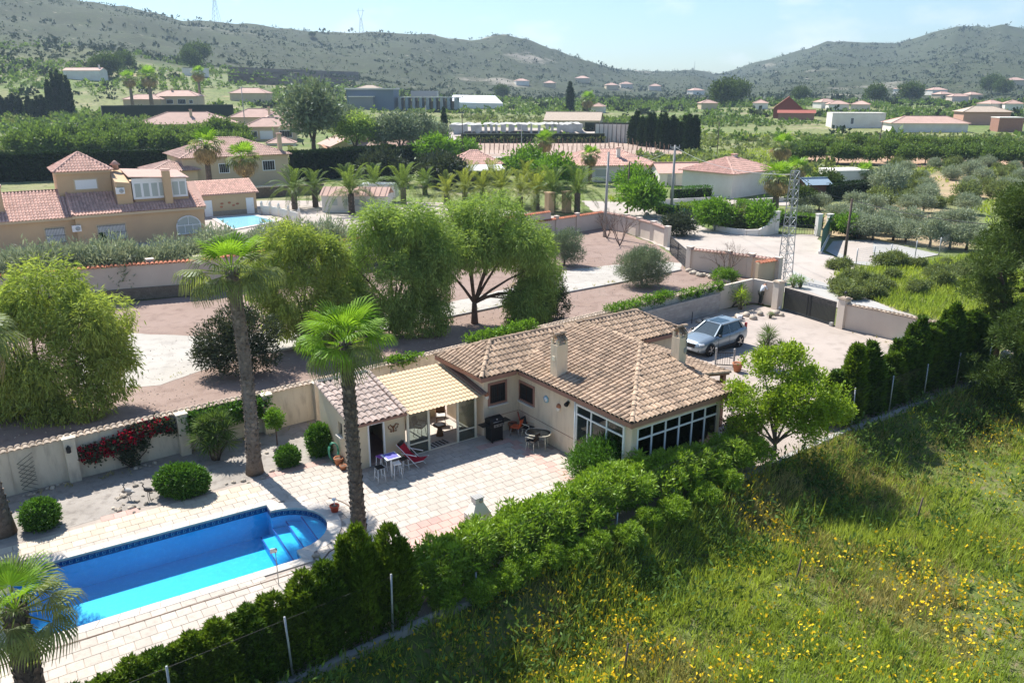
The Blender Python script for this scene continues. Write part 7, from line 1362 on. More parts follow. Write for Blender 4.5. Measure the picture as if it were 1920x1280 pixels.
# crowns shared by copies
def rl(seed, rad, h, n, lr, z0):
    rnd.seed(seed); return ring_lobes(rad, h, n, lr, z0)
ORCH = [crown_mesh('crown', rl(s_, 1.1, 1.2, 6, 1.15, 2.3), L['orchard'], 300, 12, .3, .42, .2, .4, .8, .5) for s_ in (1, 2, 3)]; ORT = limbs_mesh('trunk', .12, 1.8, [(.6, 0, 2), (-.5, .3, 2.1), (0, -.6, 2.2)])
OLV = [crown_mesh('crown', rl(s_, .95, .9, 6, .95, 1.75), L['sage'], 300, 14, .22, .34, .09, .6, .8, .5) for s_ in (4, 5, 6)]; OLT = limbs_mesh('trunk', .16, 1.6, [(.5, 0, 1.5), (-.5, .3, 1.6), (0, -.5, 1.7)])
BSH = [crown_mesh('crown', rl(s_, .6, .6, 6, .72, .75), L['bush'], 210, 12, .2, .32, .1, .6, .8, .55, zmin=.05) for s_ in (7, 8, 9)]
SAG = [crown_mesh('crown', rl(s_, .7, .7, 6, .85, 1.0), L['sage'], 360, 14, .17, .28, .06, .7, .8, .55, zmin=.05) for s_ in (10, 11)]
BIG = [crown_mesh('crown', rl(s_, 1.9, 2.2, 8, 1.7, 5.0), L['olive'], 420, 12, .5, .6, .2, .3, .7, .5) for s_ in (12, 13)] + [crown_mesh('crown', rl(14, 1.8, 2.5, 8, 1.7, 5.2), L['pepper'], 420, 12, .5, .6, .2, .1, .7, .5)]; BIGT = limbs_mesh('trunk', .28, 4.4, [(1.5, 0, 5), (-1.4, .5, 5.2), (.3, -1.2, 5.6), (0, 1, 6)])
DRK = [crown_mesh('crown', rl(s_, 1.3, 1.6, 7, 1.3, 2.4), L['pine'], 330, 12, .38, .5, .2, .4, .8, .5) for s_ in (15, 16)]
SHB = [crown_mesh('crown', rl(s_, .9, 1.0, 7, 1.0, 1.3), L['dark'], 360, 12, .2, .32, .12, .4, .8, .55, zmin=.05) for s_ in (17, 18)]
BRT = [crown_mesh('crown', rl(s_, .9, 1.0, 6, 1.0, 1.6), L['vine'], 320, 12, .22, .36, .14, .4, .8, .55, zmin=.05) for s_ in (19, 20)]
rnd.seed(99)
def put(name, label, cat, p, trunk, crown, sc=1, group=None): return tree(name, label, cat, p, trunk, crown, rnd.uniform(0, 6), group, sc if isinstance(sc, tuple) else (sc, sc, sc * rnd.uniform(.92, 1.1)))
# grey-green shrubs along the villa wall
for i, t in enumerate(np.linspace(.05, .97, 15)):
    p = FW[1].lerp(FW[2], 0) ; a, b = Vector((-38, 54.2, 0)), Vector((-14.5, 69.5, 0)); q = a.lerp(b, t) + Vector((rnd.uniform(-.3, .3), rnd.uniform(.2, .9), 1.0)); put('grey_green_shrub', 'grey-green rounded shrub above the villa wall, ' + ORD[i] + ' from the left', 'shrub', q, None, SAG[i % 2], rnd.uniform(1.15, 1.55), 'grey-green shrubs above the villa wall')
for (x, y, s_) in ((395, 458, .75), (430, 456, .7), (505, 462, 1.1), (480, 464, .8), (532, 470, .9)): put('grey_green_shrub', 'grey-green shrub in front of the villa pool deck', 'shrub', G(x, y), None, SAG[0], s_, 'grey-green shrubs by the villa pool')
cyp = conifer_mesh(5.0, .5, 1500, L['cypress'], leaders=3, Lg=.4, Wd=.12)
cyt = MB().cyl((0, 0, -.1), (0, 0, 2.5), .12, .06, 7).mesh('trunk', M['trunk'])
tree('cypress', 'slim dark cypress in front of the villa barred window', 'cypress', G(208, 545) + Vector((-.3, .6, .3)), cyt, cyp, 0, None, (.85, .85, .8)); tree('cypress', 'small cypress behind the tall palm crown', 'cypress', G(388, 540) + Vector((0, .8, .3)), cyt, cyp, 2, None, (.8, .8, .6))
for i in range(17): x = 1186 + i * 7.3 + rnd.uniform(-2, 2); p = GT(x, 272 + i * .75 + rnd.uniform(-3, 3)); tree('cypress', 'dark cypress of the dense group, ' + ORD[i] + ' from the windbreak net', 'cypress', p, cyt, cyp, rnd.uniform(0, 6), 'cypress group beside the windbreak net', (2.0, 2.0, rnd.uniform(1.2, 1.75)))
for i, (x, y, s_) in enumerate(((98, 216, 2.6), (108, 214, 3.1), (118, 215, 3.3), (126, 216, 3.0), (134, 216, 2.9), (6, 218, 1.8), (28, 216, 1.9), (40, 218, 1.8), (58, 222, 1.9), (66, 224, 1.7), (74, 222, 1.9), (84, 222, 2.0), (18, 217, 1.6))): tree('cypress', 'tall cypress of the dark clump left of the palms, ' + ORD[i] + ' from the left' if i < 5 else 'cypress in the row at the left valley edge, ' + ORD[i - 5] + ' of that row', 'cypress', GT(x, y), cyt, cyp, rnd.uniform(0, 6), 'tall cypress clump at the left' if i < 5 else 'cypress row at the left edge', (2.0, 2.0, s_ * (.85 if i < 5 else .7)))
tree('cypress', 'lone slim cypress by the dirt road', 'cypress', GT(833, 262), cyt, cyp, 0, None, (1.6, 1.6, 1.7)); tree('cypress', 'lone cypress near the far barn', 'cypress', GT(1068, 212), cyt, cyp, 0, None, (3, 3, 2.6))
# bright orchard beyond the villa
for i in range(30):
    x = 45 + (i % 15) * 29 + rnd.uniform(-8, 8); y = (300 if i < 15 else 281) - (i % 15) * .9 + rnd.uniform(-4, 4); put('orchard_tree', 'bright orchard tree behind the orange villa, ' + ('front' if i < 15 else 'back') + ' row, ' + ORD[i % 15] + ' from the left', 'tree', GT(x, y), ORT, ORCH[i % 3], rnd.uniform(1.15, 1.6), 'bright orchard behind the villa')
for i, (x, y, s_) in enumerate(((590, 300, 1.9), (668, 298, 1.25), (722, 296, 1.15), (752, 296, 1.25), (785, 290, 1.2), (640, 268, 1.2), (560, 240, 1.0), (820, 285, .9))):
    put('broad_tree', ('tall dark tree with bare trunk between the beige villas and the gabled house', 'fresh green tree beside the cream gable', 'grey-green tree in front of the long cream wing, left', 'grey-green tree in front of the long cream wing, middle', 'grey-green tree by the dirt road', 'olive coloured tree behind the gabled house', 'olive coloured tree behind the tiled villas', 'small grey-green tree at the nursery corner')[i], 'tree', GT(x, y), BIGT, BIG[2] if i == 1 else BIG[i % 2], s_)
for i, (x, y, s_, lab) in enumerate(((712, 345, 2.0, 'blue-green rounded shrub in front of the tall hedge, left'), (745, 348, 1.6, 'blue-green rounded shrub in front of the tall hedge, right'), (815, 345, 1.9, 'dark blue-green shrub left of the bungalow, rear'), (838, 352, 1.8, 'dark blue-green shrub left of the bungalow, front'))): put('dark_shrub', lab, 'shrub', GT(x, y), None, SHB[i % 2], s_)
for i, (x, y, s_, lab) in enumerate(((990, 340, 2.0, 'bright green shrub beside the awning, taller'), (1020, 348, 1.6, 'bright green shrub left of the white bungalow'), (880, 300, 1.5, 'bright green shrub behind the bungalow roof'), (818, 312, 2.2, 'bright green tree beside the dirt road bend'), (1050, 355, 1.7, 'bright green shrub in front of the white bungalow'), (1205, 405, 1.5, 'bright green shrub behind the leafless trees'), (1190, 372, 1.6, 'yellow green rounded tree in front of the white bungalow'))): put('green_shrub', lab, 'shrub', GT(x, y), None, BRT[i % 2], s_)
put('olive_tree', 'old olive tree with dark trunk behind the low pale wall', 'tree', G(1662, 372), OLT, OLV[0], 1.5)
put('dark_tree', 'dark conifer-like tree above the wooden cabin', 'tree', GT(1548, 368), ORT, DRK[0], .85); put('dark_tree', 'small dark fir beside the white bungalow', 'tree', G(1218, 372), cyt, conifer_mesh(4, 1.0, 900, L['pine'], Lg=.4, Wd=.12)); put('dark_tree', 'dark leafy tree behind the palm across the street', 'tree', G(1500, 392), ORT, DRK[1], .75)
for i, (x, y, s_, lab) in enumerate(((1345, 418, 1.2, 'white flowering round shrub across the street'), (1338, 432, 1.5, 'round clipped green shrub behind the street fence'), (1375, 430, 1.4, 'mixed shrub behind the curved wall, left'), (1400, 428, 1.4, 'mixed shrub behind the curved wall, middle'), (1422, 434, 1.5, 'bright shrub behind the curved wall, right'), (1585, 445, 1.2, 'round green shrub at the court corner'), (1600, 444, 1.1, 'dark round shrub at the court corner'), (1275, 442, 1.0, 'dark spiky shrub beside the side gate'))): put('street_shrub', lab, 'shrub', G(x, y), None, (BRT[i % 2] if i in (1, 4, 5) else SHB[i % 2] if i in (6, 7) else SAG[0] if i == 0 else BSH[i % 3]), s_ * (.75 if i in (1, 4, 5, 6) else 1))
# fan palms further off
def small_palm(label, p, h, size, group=None):
    t = thing('fan_palm', label, 'palm tree', p, rnd.uniform(0, 6), group); part(MB().tube([(0, 0, -.2), (0, 0, h * .5), (.05, 0, h)], [.3 * size, .22 * size, .18 * size], 9), 'trunk', M['palm_bark'], t)
    for i in range(26): q = (i + .5) / 26; link('frond', FANF[min(2, int(q * 3))], t, (.05, 0, h), (rnd.uniform(-.3, .3), -(1.2 - 2.3 * q), i * 2.4), size * rnd.uniform(.9, 1.1))
for (x, y, h, s_, lab) in ((398, 386, 8.0, 1.75, 'tall fan palm in front of the beige villa facade'), (465, 384, 6.2, 1.7, 'shorter fan palm in front of the beige villa facade'), (1020, 325, 5.8, 1.5, 'fan palm behind the bright shrubs near the nursery'), (1106, 345, 4.6, 1.3, 'fan palm in front of the white bungalow'), (1462, 322, 4.6, 1.8, 'fan palm behind the orange red roof'), (1452, 402, 4.6, 1.7, 'fan palm beside the street hedge in front of the white house'), (1492, 352, 3.0, 1.4, 'low fan palm near the wooden cabin'), (1617, 352, 2.5, 1.2, 'low fan palm by the small white building'), (250, 206, 11, 2.3, 'leftmost tall palm before the pale terrace villa'), (286, 207, 12, 2.8, 'broad tall palm before the pale terrace villa'), (378, 202, 13, 2.2, 'tall slim palm at the right end of the pale terrace villa'), (1102, 213, 6, 2.8, 'small distant palm near the far barn')): small_palm(lab, GT(x, y), h, s_)
yucca('small palm-like plant in the street planting', G(1362, 422), [(0, 0, 1.2, 2.0)], .8, L['date'])
# olive grove, wild bushes beside the lane, scrub
for i in range(30):
    x = 1500 + (i % 10) * 34 + rnd.uniform(-9, 9); y = (396, 416, 434)[i // 10] + (x - 1500) * (.02, .06, .11)[i // 10] + rnd.uniform(-4, 4)
    if i // 10 == 2 and x < 1590: x += 90
    if i % 3 == 2 and i // 10 < 2: continue
    put('olive_tree', 'silvery olive tree, ' + ('far', 'middle', 'near')[i // 10] + ' row of the grove, ' + ORD[i % 10] + ' from the street', 'tree', G(min(x, 1850), y), OLT, OLV[i % 3], rnd.uniform(.68, .92), 'olive grove behind the court')
for i in range(34):
    t = i / 34; x = 1562 + 265 * ((i * .618) % 1); y = 498 + rnd.uniform(0, 1) ** 1.4 * 70 + (x - 1562) * -.02; p = G(x, y)
    put('wild_bush', 'wild green bush in the overgrown verge beyond the lane', 'bush', p, None, BSH[i % 3], rnd.uniform(.4, .75), 'wild bushes beyond the lane')
for i in range(70):
    x = 1640 + rnd.uniform(0, 300); y = 312 + rnd.uniform(0, 78); put('scrub_bush', 'rounded scrub bush on the rough ground below the orchard', 'bush', GT(x, y), None, (BSH + SAG)[i % 5], rnd.uniform(.6, 1.35), 'scrub below the orchard')
for i in range(26): x = 1500 + (i % 13) * 33 + rnd.uniform(-6, 6) ; y = (304 if i < 13 else 289) + (i % 13) * .75 + rnd.uniform(-2, 2); put('orchard_tree', 'fruit tree on orange soil, ' + ('near' if i < 13 else 'far') + ' row, ' + ORD[i % 13] + ' from the left', 'tree', GT(x + (0 if i < 13 else 12), y), ORT, ORCH[i % 3], rnd.uniform(.85, 1.1) * (1 if i < 13 else 1.05), 'fruit trees on orange soil')
# tall pine at the right edge
def pine(label, p, h, sc=1):
    lob = [((rnd.uniform(-1, 1) * 1.6 * (1 - t * .5), rnd.uniform(-1, 1) * 1.6 * (1 - t * .5), h * t), (1.9 - t * .7, 1.9 - t * .7, .9)) for t in np.linspace(.15, 1, 18)]
    t_ = thing('pine_tree', label, 'pine tree', p); link('trunk', limbs_mesh('trunk', .26, h * .8, [Vector(c) for c, r in lob[4:12]], None, .5), t_); link('crown', crown_mesh('crown', split_lobes(lob, 3, .6, 4), L['pine'], 2000, 17, .24, .3, .04, .8, .9, .55, rosette=True), t_); return t_
pine('tall pine at the right edge beyond the conifer row', G(1885, 690) + Vector((-.2, 1.0, 0)), 9.6); pine('second pine cut by the right edge', G(1960, 690), 9.8); pine('low pine branch mass at the right edge below the tall pine', G(1935, 760), 5.0)
# ------------------------------------------------------------------ vegetation masses
def mass(name, label, P, size, m, k=10, flat_=.75, spread=.5, q=.55, wd=.8):
    n = len(P); C = np.repeat(P, k, 0); s_ = np.repeat(size, k)[:, None]; d = unit(n * k); rr = rng.random((n * k, 1)) ** .5; off = d * rr * s_ * spread * np.array([1, 1, flat_]); off[:, 2] = np.abs(off[:, 2]) * 1.5
    A = norm(d + np.array([0, 0, .5]) + rng.normal(size=d.shape) * .4); V = leaf_quads(C + off - A * s_ * q * .3, A, 1.0, wd); V = V.reshape(-1, 4, 3); c = (C + off)[:, None, :]; V = c + (V - (C + off - A * s_ * q * .3)[:, None, :]) * (s_ * q)[:, None, :]
    return tag(link(name, quadmesh(name, V.reshape(-1, 3), m)), label, None, None, 'stuff')
AV = []   # keep clear of buildings and roads
for o in COL.objects:
    if o.get('category') in ('house', 'building', 'greenhouse', 'netting', 'fence', 'cabin', 'outbuilding') and o.location.length > 90: AV.append((o.location.x, o.location.y, 13))
AV = np.array(AV)
def scatter(n, r0, r1, a0=-.62, a1=.62, thr=None, seed=1):
    r = np.sqrt(rng.random(n) * (r1 ** 2 - r0 ** 2) + r0 ** 2); a = a0 + rng.random(n) * (a1 - a0); x, y = r * np.sin(a), r * np.cos(a); ok = np.ones(n, bool)
    for ax, ay, ar in AV: ok &= (np.hypot(x - ax, y - ay) > ar * np.where(y < ay, 1.5, 1.0))
    if thr is not None: ok &= fbm(x / 45, y / 45, seed) > thr
    return x[ok], y[ok]
def keepout(x, y):
    k_ = np.ones(len(x), bool)
    for o in COL.objects:
        if o.name in ('orchard_field', 'upper_field', 'stake_field', 'dirt_road', 'nursery_ground', 'street_back', 'villa_yard', 'street', 'court_surface', 'paved_yard', 'neighbour_plot'):
            co_ = np.array([v.co[:2] for v in o.data.vertices]); c = co_.mean(0); ang_ = np.arctan2(co_[:, 1] - c[1], co_[:, 0] - c[0]); hull = []
            for i in range(24):
                w_ = np.abs((ang_ - (i * math.pi / 12 - math.pi) + math.pi) % (2 * math.pi) - math.pi) < .16
                if w_.any(): j = np.where(w_)[0][np.argmax(np.hypot(*(co_[w_] - c).T))]; hull.append(co_[j])
            if len(hull) > 3: k_ &= ~inpoly(x, y, hull)
    return k_
x, y = scatter(6000, 150, 330, thr=.50, seed=11); kk = keepout(x, y); x, y = x[kk], y[kk]; mass('valley_scrub', 'dense scrub and small trees filling the valley floor', np.stack([x, y, terrain(x, y)], -1), .8 + 1.8 * rng.random(len(x)) ** 2, L['bush'], 24, .8, .5, .4)
x, y = scatter(4200, 230, 620, thr=.46, seed=12); kk = keepout(x, y); x, y = x[kk], y[kk]; mass('valley_trees', 'mixed trees across the far valley', np.stack([x, y, terrain(x, y)], -1), 1.4 + 2.8 * rng.random(len(x)) ** 2, L['orchard'], 24, .8, .5, .38)
x, y = scatter(4200, 260, 720, thr=.5, seed=13); kk = keepout(x, y); x, y = x[kk], y[kk]; mass('valley_evergreens', 'dark evergreens dotted through the far valley', np.stack([x, y, terrain(x, y)], -1), 1.4 + 3.6 * rng.random(len(x)) ** 3, L['pinefar'], 22, .8, .5, .4)
# planted rows of low trees on the left and centre plots
rows = []
for (cx, cy, w_, d_, an, sp) in ((-150, 260, 120, 80, .3, 6.5), (-40, 380, 150, 70, .1, 7), (110, 420, 160, 90, -.2, 7), (200, 330, 120, 80, -.3, 6.5), (-230, 400, 150, 110, .4, 7), (60, 300, 90, 40, .1, 6)):
    i_, j_ = np.meshgrid(np.arange(-w_ / 2, w_ / 2, sp * .7), np.arange(-d_ / 2, d_ / 2, sp * 1.25)); i_, j_ = i_.ravel(), j_.ravel(); rows.append(np.stack([cx + i_ * math.cos(an) - j_ * math.sin(an), cy + i_ * math.sin(an) + j_ * math.cos(an)], -1))
rw_ = np.concatenate(rows) + rng.normal(size=(len(np.concatenate(rows)), 2)) * .5; ok = keepout(rw_[:, 0], rw_[:, 1])
for ax, ay, ar in AV: ok &= (np.hypot(rw_[:, 0] - ax, rw_[:, 1] - ay) > ar)
rw_ = rw_[ok]; mass('grove_rows', 'planted rows of small green trees in the valley plots', np.stack([rw_[:, 0], rw_[:, 1], terrain(rw_[:, 0], rw_[:, 1])], -1), 2.2 + 1.2 * rng.random(len(rw_)), L['orchard'], 24, .8, .5, .38)
x, y = scatter(26000, 560, 1750, -.66, .66, .40, 14); z = terrain(x, y); mass('hill_scrub', 'low grey-green scrub covering the hillsides', np.stack([x, y, z], -1), 1.4 + 2.4 * rng.random(len(x)) ** 2, L['far'], 4, .6)
x, y = scatter(5000, 520, 1750, -.66, .66, .53, 15); z = terrain(x, y); mass('hill_pines', 'dark pines dotted over the hillsides', np.stack([x, y, z], -1), 2.4 + 4.6 * rng.random(len(x)) ** 2.5, L['pinefar'], 9, 1.0)
for i, (x, y, s_) in enumerate(((372, 122, 3.6), (360, 128, 2.6), (585, 70, 1.6), (1352, 200, 3.0), (1375, 196, 3.2), (1500, 190, 2.3), (1705, 192, 3.0), (1640, 192, 2.4), (1858, 175, 3.2), (1880, 178, 3.0), (205, 145, 2.6), (190, 146, 2.2), (940, 186, 2.3), (235, 130, 2.2))): put('far_pine', 'large dark far pine standing out from the valley scrub', 'tree', GT(x, y), ORT, DRK[i % 2], s_ * .95, 'large dark far pines')
for (y0, k_) in ((132, 9), (138, 9), (144, 9), (150, 9), (156, 8)):
    m_ = MB(); pts = [GT(430 + i * (27 if y0 < 150 else 25), y0 + i * .9) for i in range(k_ + 1)]
    for a, b in zip(pts, pts[1:]): m_.bar(a + Vector((0, 0, .8)), b + Vector((0, 0, .8)), 1.2, 2.6)
    solo(m_, 'terrace_wall', M['stone_wall'], 'dry stone terrace wall on the slope behind the villas', 'wall', group='terrace walls on the slope')
L['weed'] = leafmat('dark weed leaf', (.07, .13, .03), (.11, .17, .045), .3, .05, .4, .4)
# ------------------------------------------------------------------ meadow
def meadow_pts(n, x0, x1, y0, y1, poly=None):
    x = x0 + rng.random(n) * (x1 - x0); y = y0 + rng.random(n) * (y1 - y0); d = np.hypot(x, y); ok = rng.random(n) < np.clip(26 / d, 0, 1) ** 1.1
    if poly is None: ok &= y < np.interp(x, [k_.x for k_ in KERB], [k_.y for k_ in KERB]) - .25; px_ = 960 + F_PX * x / (y * CF[1] + CAM_H * -CF[2]); ok &= (np.abs(px_ - 960) < 1080) & (y > 12)
    else: ok &= inpoly(x, y, poly)
    return x[ok], y[ok]
def gz(x, y): return (fbm(x / 5, y / 5, 4) - .5) * .35 * np.clip(pdist(x, y, KERB, False) / 3 - .2, 0, 1) - .06 + bank(x, y)
def blades(x, y, per, h, Wd, lean=.35, zf=gz):
    n = len(x); C = np.stack([x, y, zf(x, y)], -1); C = np.repeat(C, per, 0) + rng.normal(size=(n * per, 3)) * np.array([.09, .09, 0]); hh = np.repeat(h, per) * rng.uniform(.55, 1.15, n * per)
    A = norm(np.array([.12, -.05, 1]) + rng.normal(size=(n * per, 3)) * lean); V = leaf_quads(C, A, 1, Wd, .7, 0).reshape(-1, 4, 3); c = C[:, None, :]; ax = A[:, None, :]; proj = ((V - c) * ax).sum(-1, keepdims=True); V = V + ax * proj * (hh[:, None, None] - 1); return V.reshape(-1, 3)
x, y = meadow_pts(78000, -14, 50, 12, 48); hn = fbm(x / 3.2, y / 3.2, 41); dk = pdist(x, y, KERB, False); path = fbm(x / 4, y / 9, 55); h = (.2 + 1.15 * np.clip(hn - .30, 0, 1) ** 1.2 + .35 * np.exp(-dk / 3.5)); ok = (hn > .36) | (rng.random(len(x)) < .45); x, y, h, hn = x[ok], y[ok], h[ok], hn[ok]
dry = fbm(x / 4.5, y / 4.5, 61) + .012 * (x - 8) - .010 * (y - 20) + rng.normal(size=len(x)) * .06 > .55
tag(link('meadow_grass', quadmesh('meadow_grass', blades(x[~dry], y[~dry], 9, h[~dry], .03), L['grass'])), 'tall green meadow grass below the hedge', None, None, 'stuff'); tag(link('dry_grass', quadmesh('dry_grass', blades(x[dry], y[dry], 9, h[dry] * .8, .026), L['grass_dry'])), 'straw coloured grass in the open part of the meadow', None, None, 'stuff')
x, y = meadow_pts(9000, -14, 45, 12, 46); dk = pdist(x, y, KERB, False); ok = (rng.random(len(x)) < .10 + .9 * np.exp(-(dk / 3.2) ** 2)) & (fbm(x / 2.5, y / 2.5, 71) > .36); x, y = x[ok], y[ok]
mass('meadow_weeds', 'leafy weeds thick along the foot of the hedge', np.stack([x, y, gz(x, y)], -1), .6 + .8 * rng.random(len(x)), L['weed'], 56, 1.0, .55, .2, .32)
x, y = meadow_pts(60000, -6, 48, 12, 44); fn = fbm(x / 3.0, y / 3.0, 81) + .22 * np.exp(-((x - 12.5) / 6.5) ** 2 - ((y - 20.5) / 4.5) ** 2) + .05 * np.exp(-((x - 5) / 5) ** 2 - ((y - 21) / 5) ** 2); ok = fn + rng.normal(size=len(x)) * .05 > .625; x, y = x[ok], y[ok]; n = len(x); hn = fbm(x / 3.2, y / 3.2, 41); zf = gz(x, y) + (.2 + 1.15 * np.clip(hn - .30, 0, 1) ** 1.2) * rng.uniform(.8, 1.25, n)
tag(link('meadow_flowers', quadmesh('meadow_flowers', leaf_quads(np.stack([x, y, zf], -1), norm(rng.normal(size=(n, 3)) + np.array([0, 0, 1.2])), .095, .10, .9), L['flower'])), 'small yellow flowers scattered through the meadow', None, None, 'stuff')
x, y = meadow_pts(5200, -12, 48, 12, 46); ok = fbm(x / 2.2, y / 2.2, 75) > .5; x, y = x[ok], y[ok]; tag(link('tall_stems', quadmesh('tall_stems', np.concatenate([blades(x, y, 4, .7 + .7 * rng.random(len(x)), .022, .14), blades(x, y, 7, .3 + .3 * rng.random(len(x)), .05, .5)]), L['grass'])), 'tall upright weeds standing above the meadow grass', None, None, 'stuff')
# rough grass beyond the lane and round the olive grove
vp_ = [G(*p) for p in ((1562, 515), (1610, 505), (1780, 485), (1860, 470), (1925, 520), (1925, 620), (1760, 600), (1690, 585), (1600, 548))]; x, y = meadow_pts(60000, 20, 60, 44, 82, vp_); h = .35 + .5 * fbm(x / 3, y / 3, 91); tag(link('verge_grass', quadmesh('verge_grass', blades(x, y, 5, h, .06, .4, lambda a, b: np.zeros_like(a) - .06), L['grass'])), 'long grass on the verge beyond the lane', None, None, 'stuff')
x, y = scatter(23000, 95, 260, .12, .62, .38, 17); kk = keepout(x, y)
for Pq in BARE: kk &= ~inpoly(x, y, Pq) | (rng.random(len(x)) < .12)
x, y = x[kk], y[kk]; tag(link('field_grass', quadmesh('field_grass', blades(x, y, 4, .4 + .5 * rng.random(len(x)), .14, .5, lambda a, b: terrain(a, b) - .05), L['grass'])), 'rough grass between the scrub on the right', None, None, 'stuff')
wpm = MB().cyl((0, 0, -.2), (0, 0, 1.1), .035, .03, 6).mesh('stake', M['wood_pole'])
for (x, y, lab) in ((1170, 1262, 'thin wooden stake in the meadow at the bottom edge'), (1491, 1098, 'thin wooden stake in the meadow, middle one'), (1718, 978, 'thin wooden stake in the meadow near the bare patch')): tag(link('stake', wpm, None, G(x, y, -1.1), (.05, .06, 0)), lab, 'stake')

# tufts and loose stones along walls and drive edges
ed_ = []
for pl in ([w_ + Vector((-.35, .45, 0)) for w_ in WALL[:4]], [G(*p) for p in ((240, 726), (392, 690), (522, 656), (720, 617), (849, 591), (1064, 546), (1277, 505))], [G(*p) for p in ((400, 634), (600, 612), (850, 567), (1055, 510), (1220, 491))], [G(*p) for p in ((1575, 618), (1640, 634), (1700, 655))], [G(*p) for p in ((1205, 388), (1340, 434), (1440, 444))], [G(*p) for p in ((1494, 536), (1560, 520), (1600, 546), (1690, 586))], [w_ + Vector((.4, -.5, 0)) for w_ in WALL[:3]]):
    for a, b in zip(pl, pl[1:]):
        n_ = int((b - a).length * 2.2)
        for i in range(n_):
            if rnd.random() < .55: p = a.lerp(b, rnd.random()); ed_.append((p.x + rnd.gauss(0, .16), p.y + rnd.gauss(0, .16)))
ed_ = np.array(ed_); tag(link('edge_tufts', quadmesh('edge_tufts', blades(ed_[:, 0], ed_[:, 1], 7, .12 + .16 * rng.random(len(ed_)), .035, .6, lambda a, b: np.zeros_like(a))  , L['grass_dry'])), 'small dry tufts along walls and drive edges', None, None, 'stuff')
npl = [Vector((-26, 30, 0)), Vector((-20, 55, 0)), Vector((4, 82, 0)), Vector((15, 70, 0)), Vector((18, 62, 0)), Vector((14, 56, 0))]
x = -26 + rng.random(9000) * 46; y = 28 + rng.random(9000) * 55; ok = inpoly(x, y, npl); x, y = x[ok], y[ok]; n = len(x); r_ = rng.uniform(.02, .055, n)[:, None, None]; tet = np.array([[1, 0, 0], [-.5, .87, 0], [-.5, -.87, 0], [0, 0, .9]]); an_ = rng.random(n) * 6.28; ca, sa = np.cos(an_)[:, None], np.sin(an_)[:, None]
tv_ = np.stack([tet[None, :, 0] * ca - tet[None, :, 1] * sa, tet[None, :, 0] * sa + tet[None, :, 1] * ca, np.repeat(tet[None, :, 2], n, 0)], -1) * r_ + np.stack([x, y, np.full(n, -.004)], -1)[:, None, :]
tf_ = (np.array([[0, 1, 3], [1, 2, 3], [2, 0, 3]])[None] + (np.arange(n) * 4)[:, None, None]).reshape(-1, 3); tag(link('loose_gravel', mesh_np('loose_gravel', tv_.reshape(-1, 3), tf_, M['stone'])), 'loose pale stones strewn over the red gravel plot', None, None, 'stuff')
# ------------------------------------------------------------------ car
wf_, wr_ = G(1329, 667), G(1384, 649); fd = (wf_ - wr_).normalized(); cang = math.atan2(fd.y, fd.x); lft = Vector((-fd.y, fd.x, 0)); cc = (wf_ + wr_) / 2 - lft * .84
car = thing('parked_car', 'silver blue estate car with black wheels parked in the yard', 'car', cc, cang)
paint = mat('silver blue paint', (.27, .33, .375), .28, metal=.5, spec=.6); cglass = mat('car glass', (.02, .035, .045), .06, spec=.9)
st = [(2.36, .66, .42, .66), (2.28, .80, .32, .80), (2.05, .90, .25, .90), (1.6, .94, .24, .98), (1.2, .95, .24, 1.02), (.85, .95, .24, 1.06), (.2, .95, .23, 1.09), (-.8, .95, .23, 1.11), (-1.5, .95, .24, 1.14), (-2.0, .92, .27, 1.16), (-2.27, .86, .34, 1.14), (-2.36, .76, .5, 1.0)]
V = []; Fq = []
for (x, w_, zb, zt) in st:
    half = [(0, zb), (w_ * .88, zb), (w_ * .97, zb + (zt - zb) * .22), (w_, zb + (zt - zb) * .55), (w_ * .965, zb + (zt - zb) * .8), (w_ * .88, zt - .01), (w_ * .5, zt + .025), (0, zt + .035)]
    V += [(x, y, z) for y, z in half] + [(x, -y, z) for y, z in half[-2:0:-1]]
n_ = 14
for i in range(len(st) - 1): Fq += [(i * n_ + k_, i * n_ + (k_ + 1) % n_, (i + 1) * n_ + (k_ + 1) % n_, (i + 1) * n_ + k_) for k_ in range(n_)]
Fq += [tuple(range(n_ - 1, -1, -1)), tuple((len(st) - 1) * n_ + k_ for k_ in range(n_))]
body = MB().add(V, Fq, True); bd = part(body, 'body', paint, car)
gh_ = MB(); base_ = [(.98, .78), (.3, .86), (-.8, .87), (-1.6, .84), (-2.2, .68)]; top_ = [(.12, .56), (-.1, .62), (-.9, .63), (-1.55, .60), (-1.82, .52)]
Vb = [(x, y, 1.05 + (.04 if i else 0)) for i, (x, y) in enumerate(base_)] + [(x, -y, 1.05 + (.04 if i < 4 else 0)) for i, (x, y) in enumerate(base_[::-1])]; Vt = [(x, y, 1.60 - .03 * (i == 0) - .05 * (i == 4)) for i, (x, y) in enumerate(top_)] + [(x, -y, 1.60 - .03 * (i == 4) - .05 * (i == 0)) for i, (x, y) in enumerate(top_[::-1])]
gh_.add(Vb + Vt, [(i, (i + 1) % 10, 10 + (i + 1) % 10, 10 + i) for i in range(10)]); part(gh_, 'windows', cglass, car)
rf_ = MB(); rf_.add([(x * 1.0, y * 1.04, z) for x, y, z in Vt] + [(x * .98, y * .9, z + .055) for x, y, z in Vt], [(i, (i + 1) % 10, 10 + (i + 1) % 10, 10 + i) for i in range(10)] + [tuple(range(10, 20))]); ro_ = part(rf_, 'roof', paint, car); part(MB().add([(-.05, .44, 1.655), (-.05, -.44, 1.655), (-.95, -.46, 1.668), (-.95, .46, 1.668)], [(3, 2, 1, 0)]), 'sunroof', cglass, ro_)
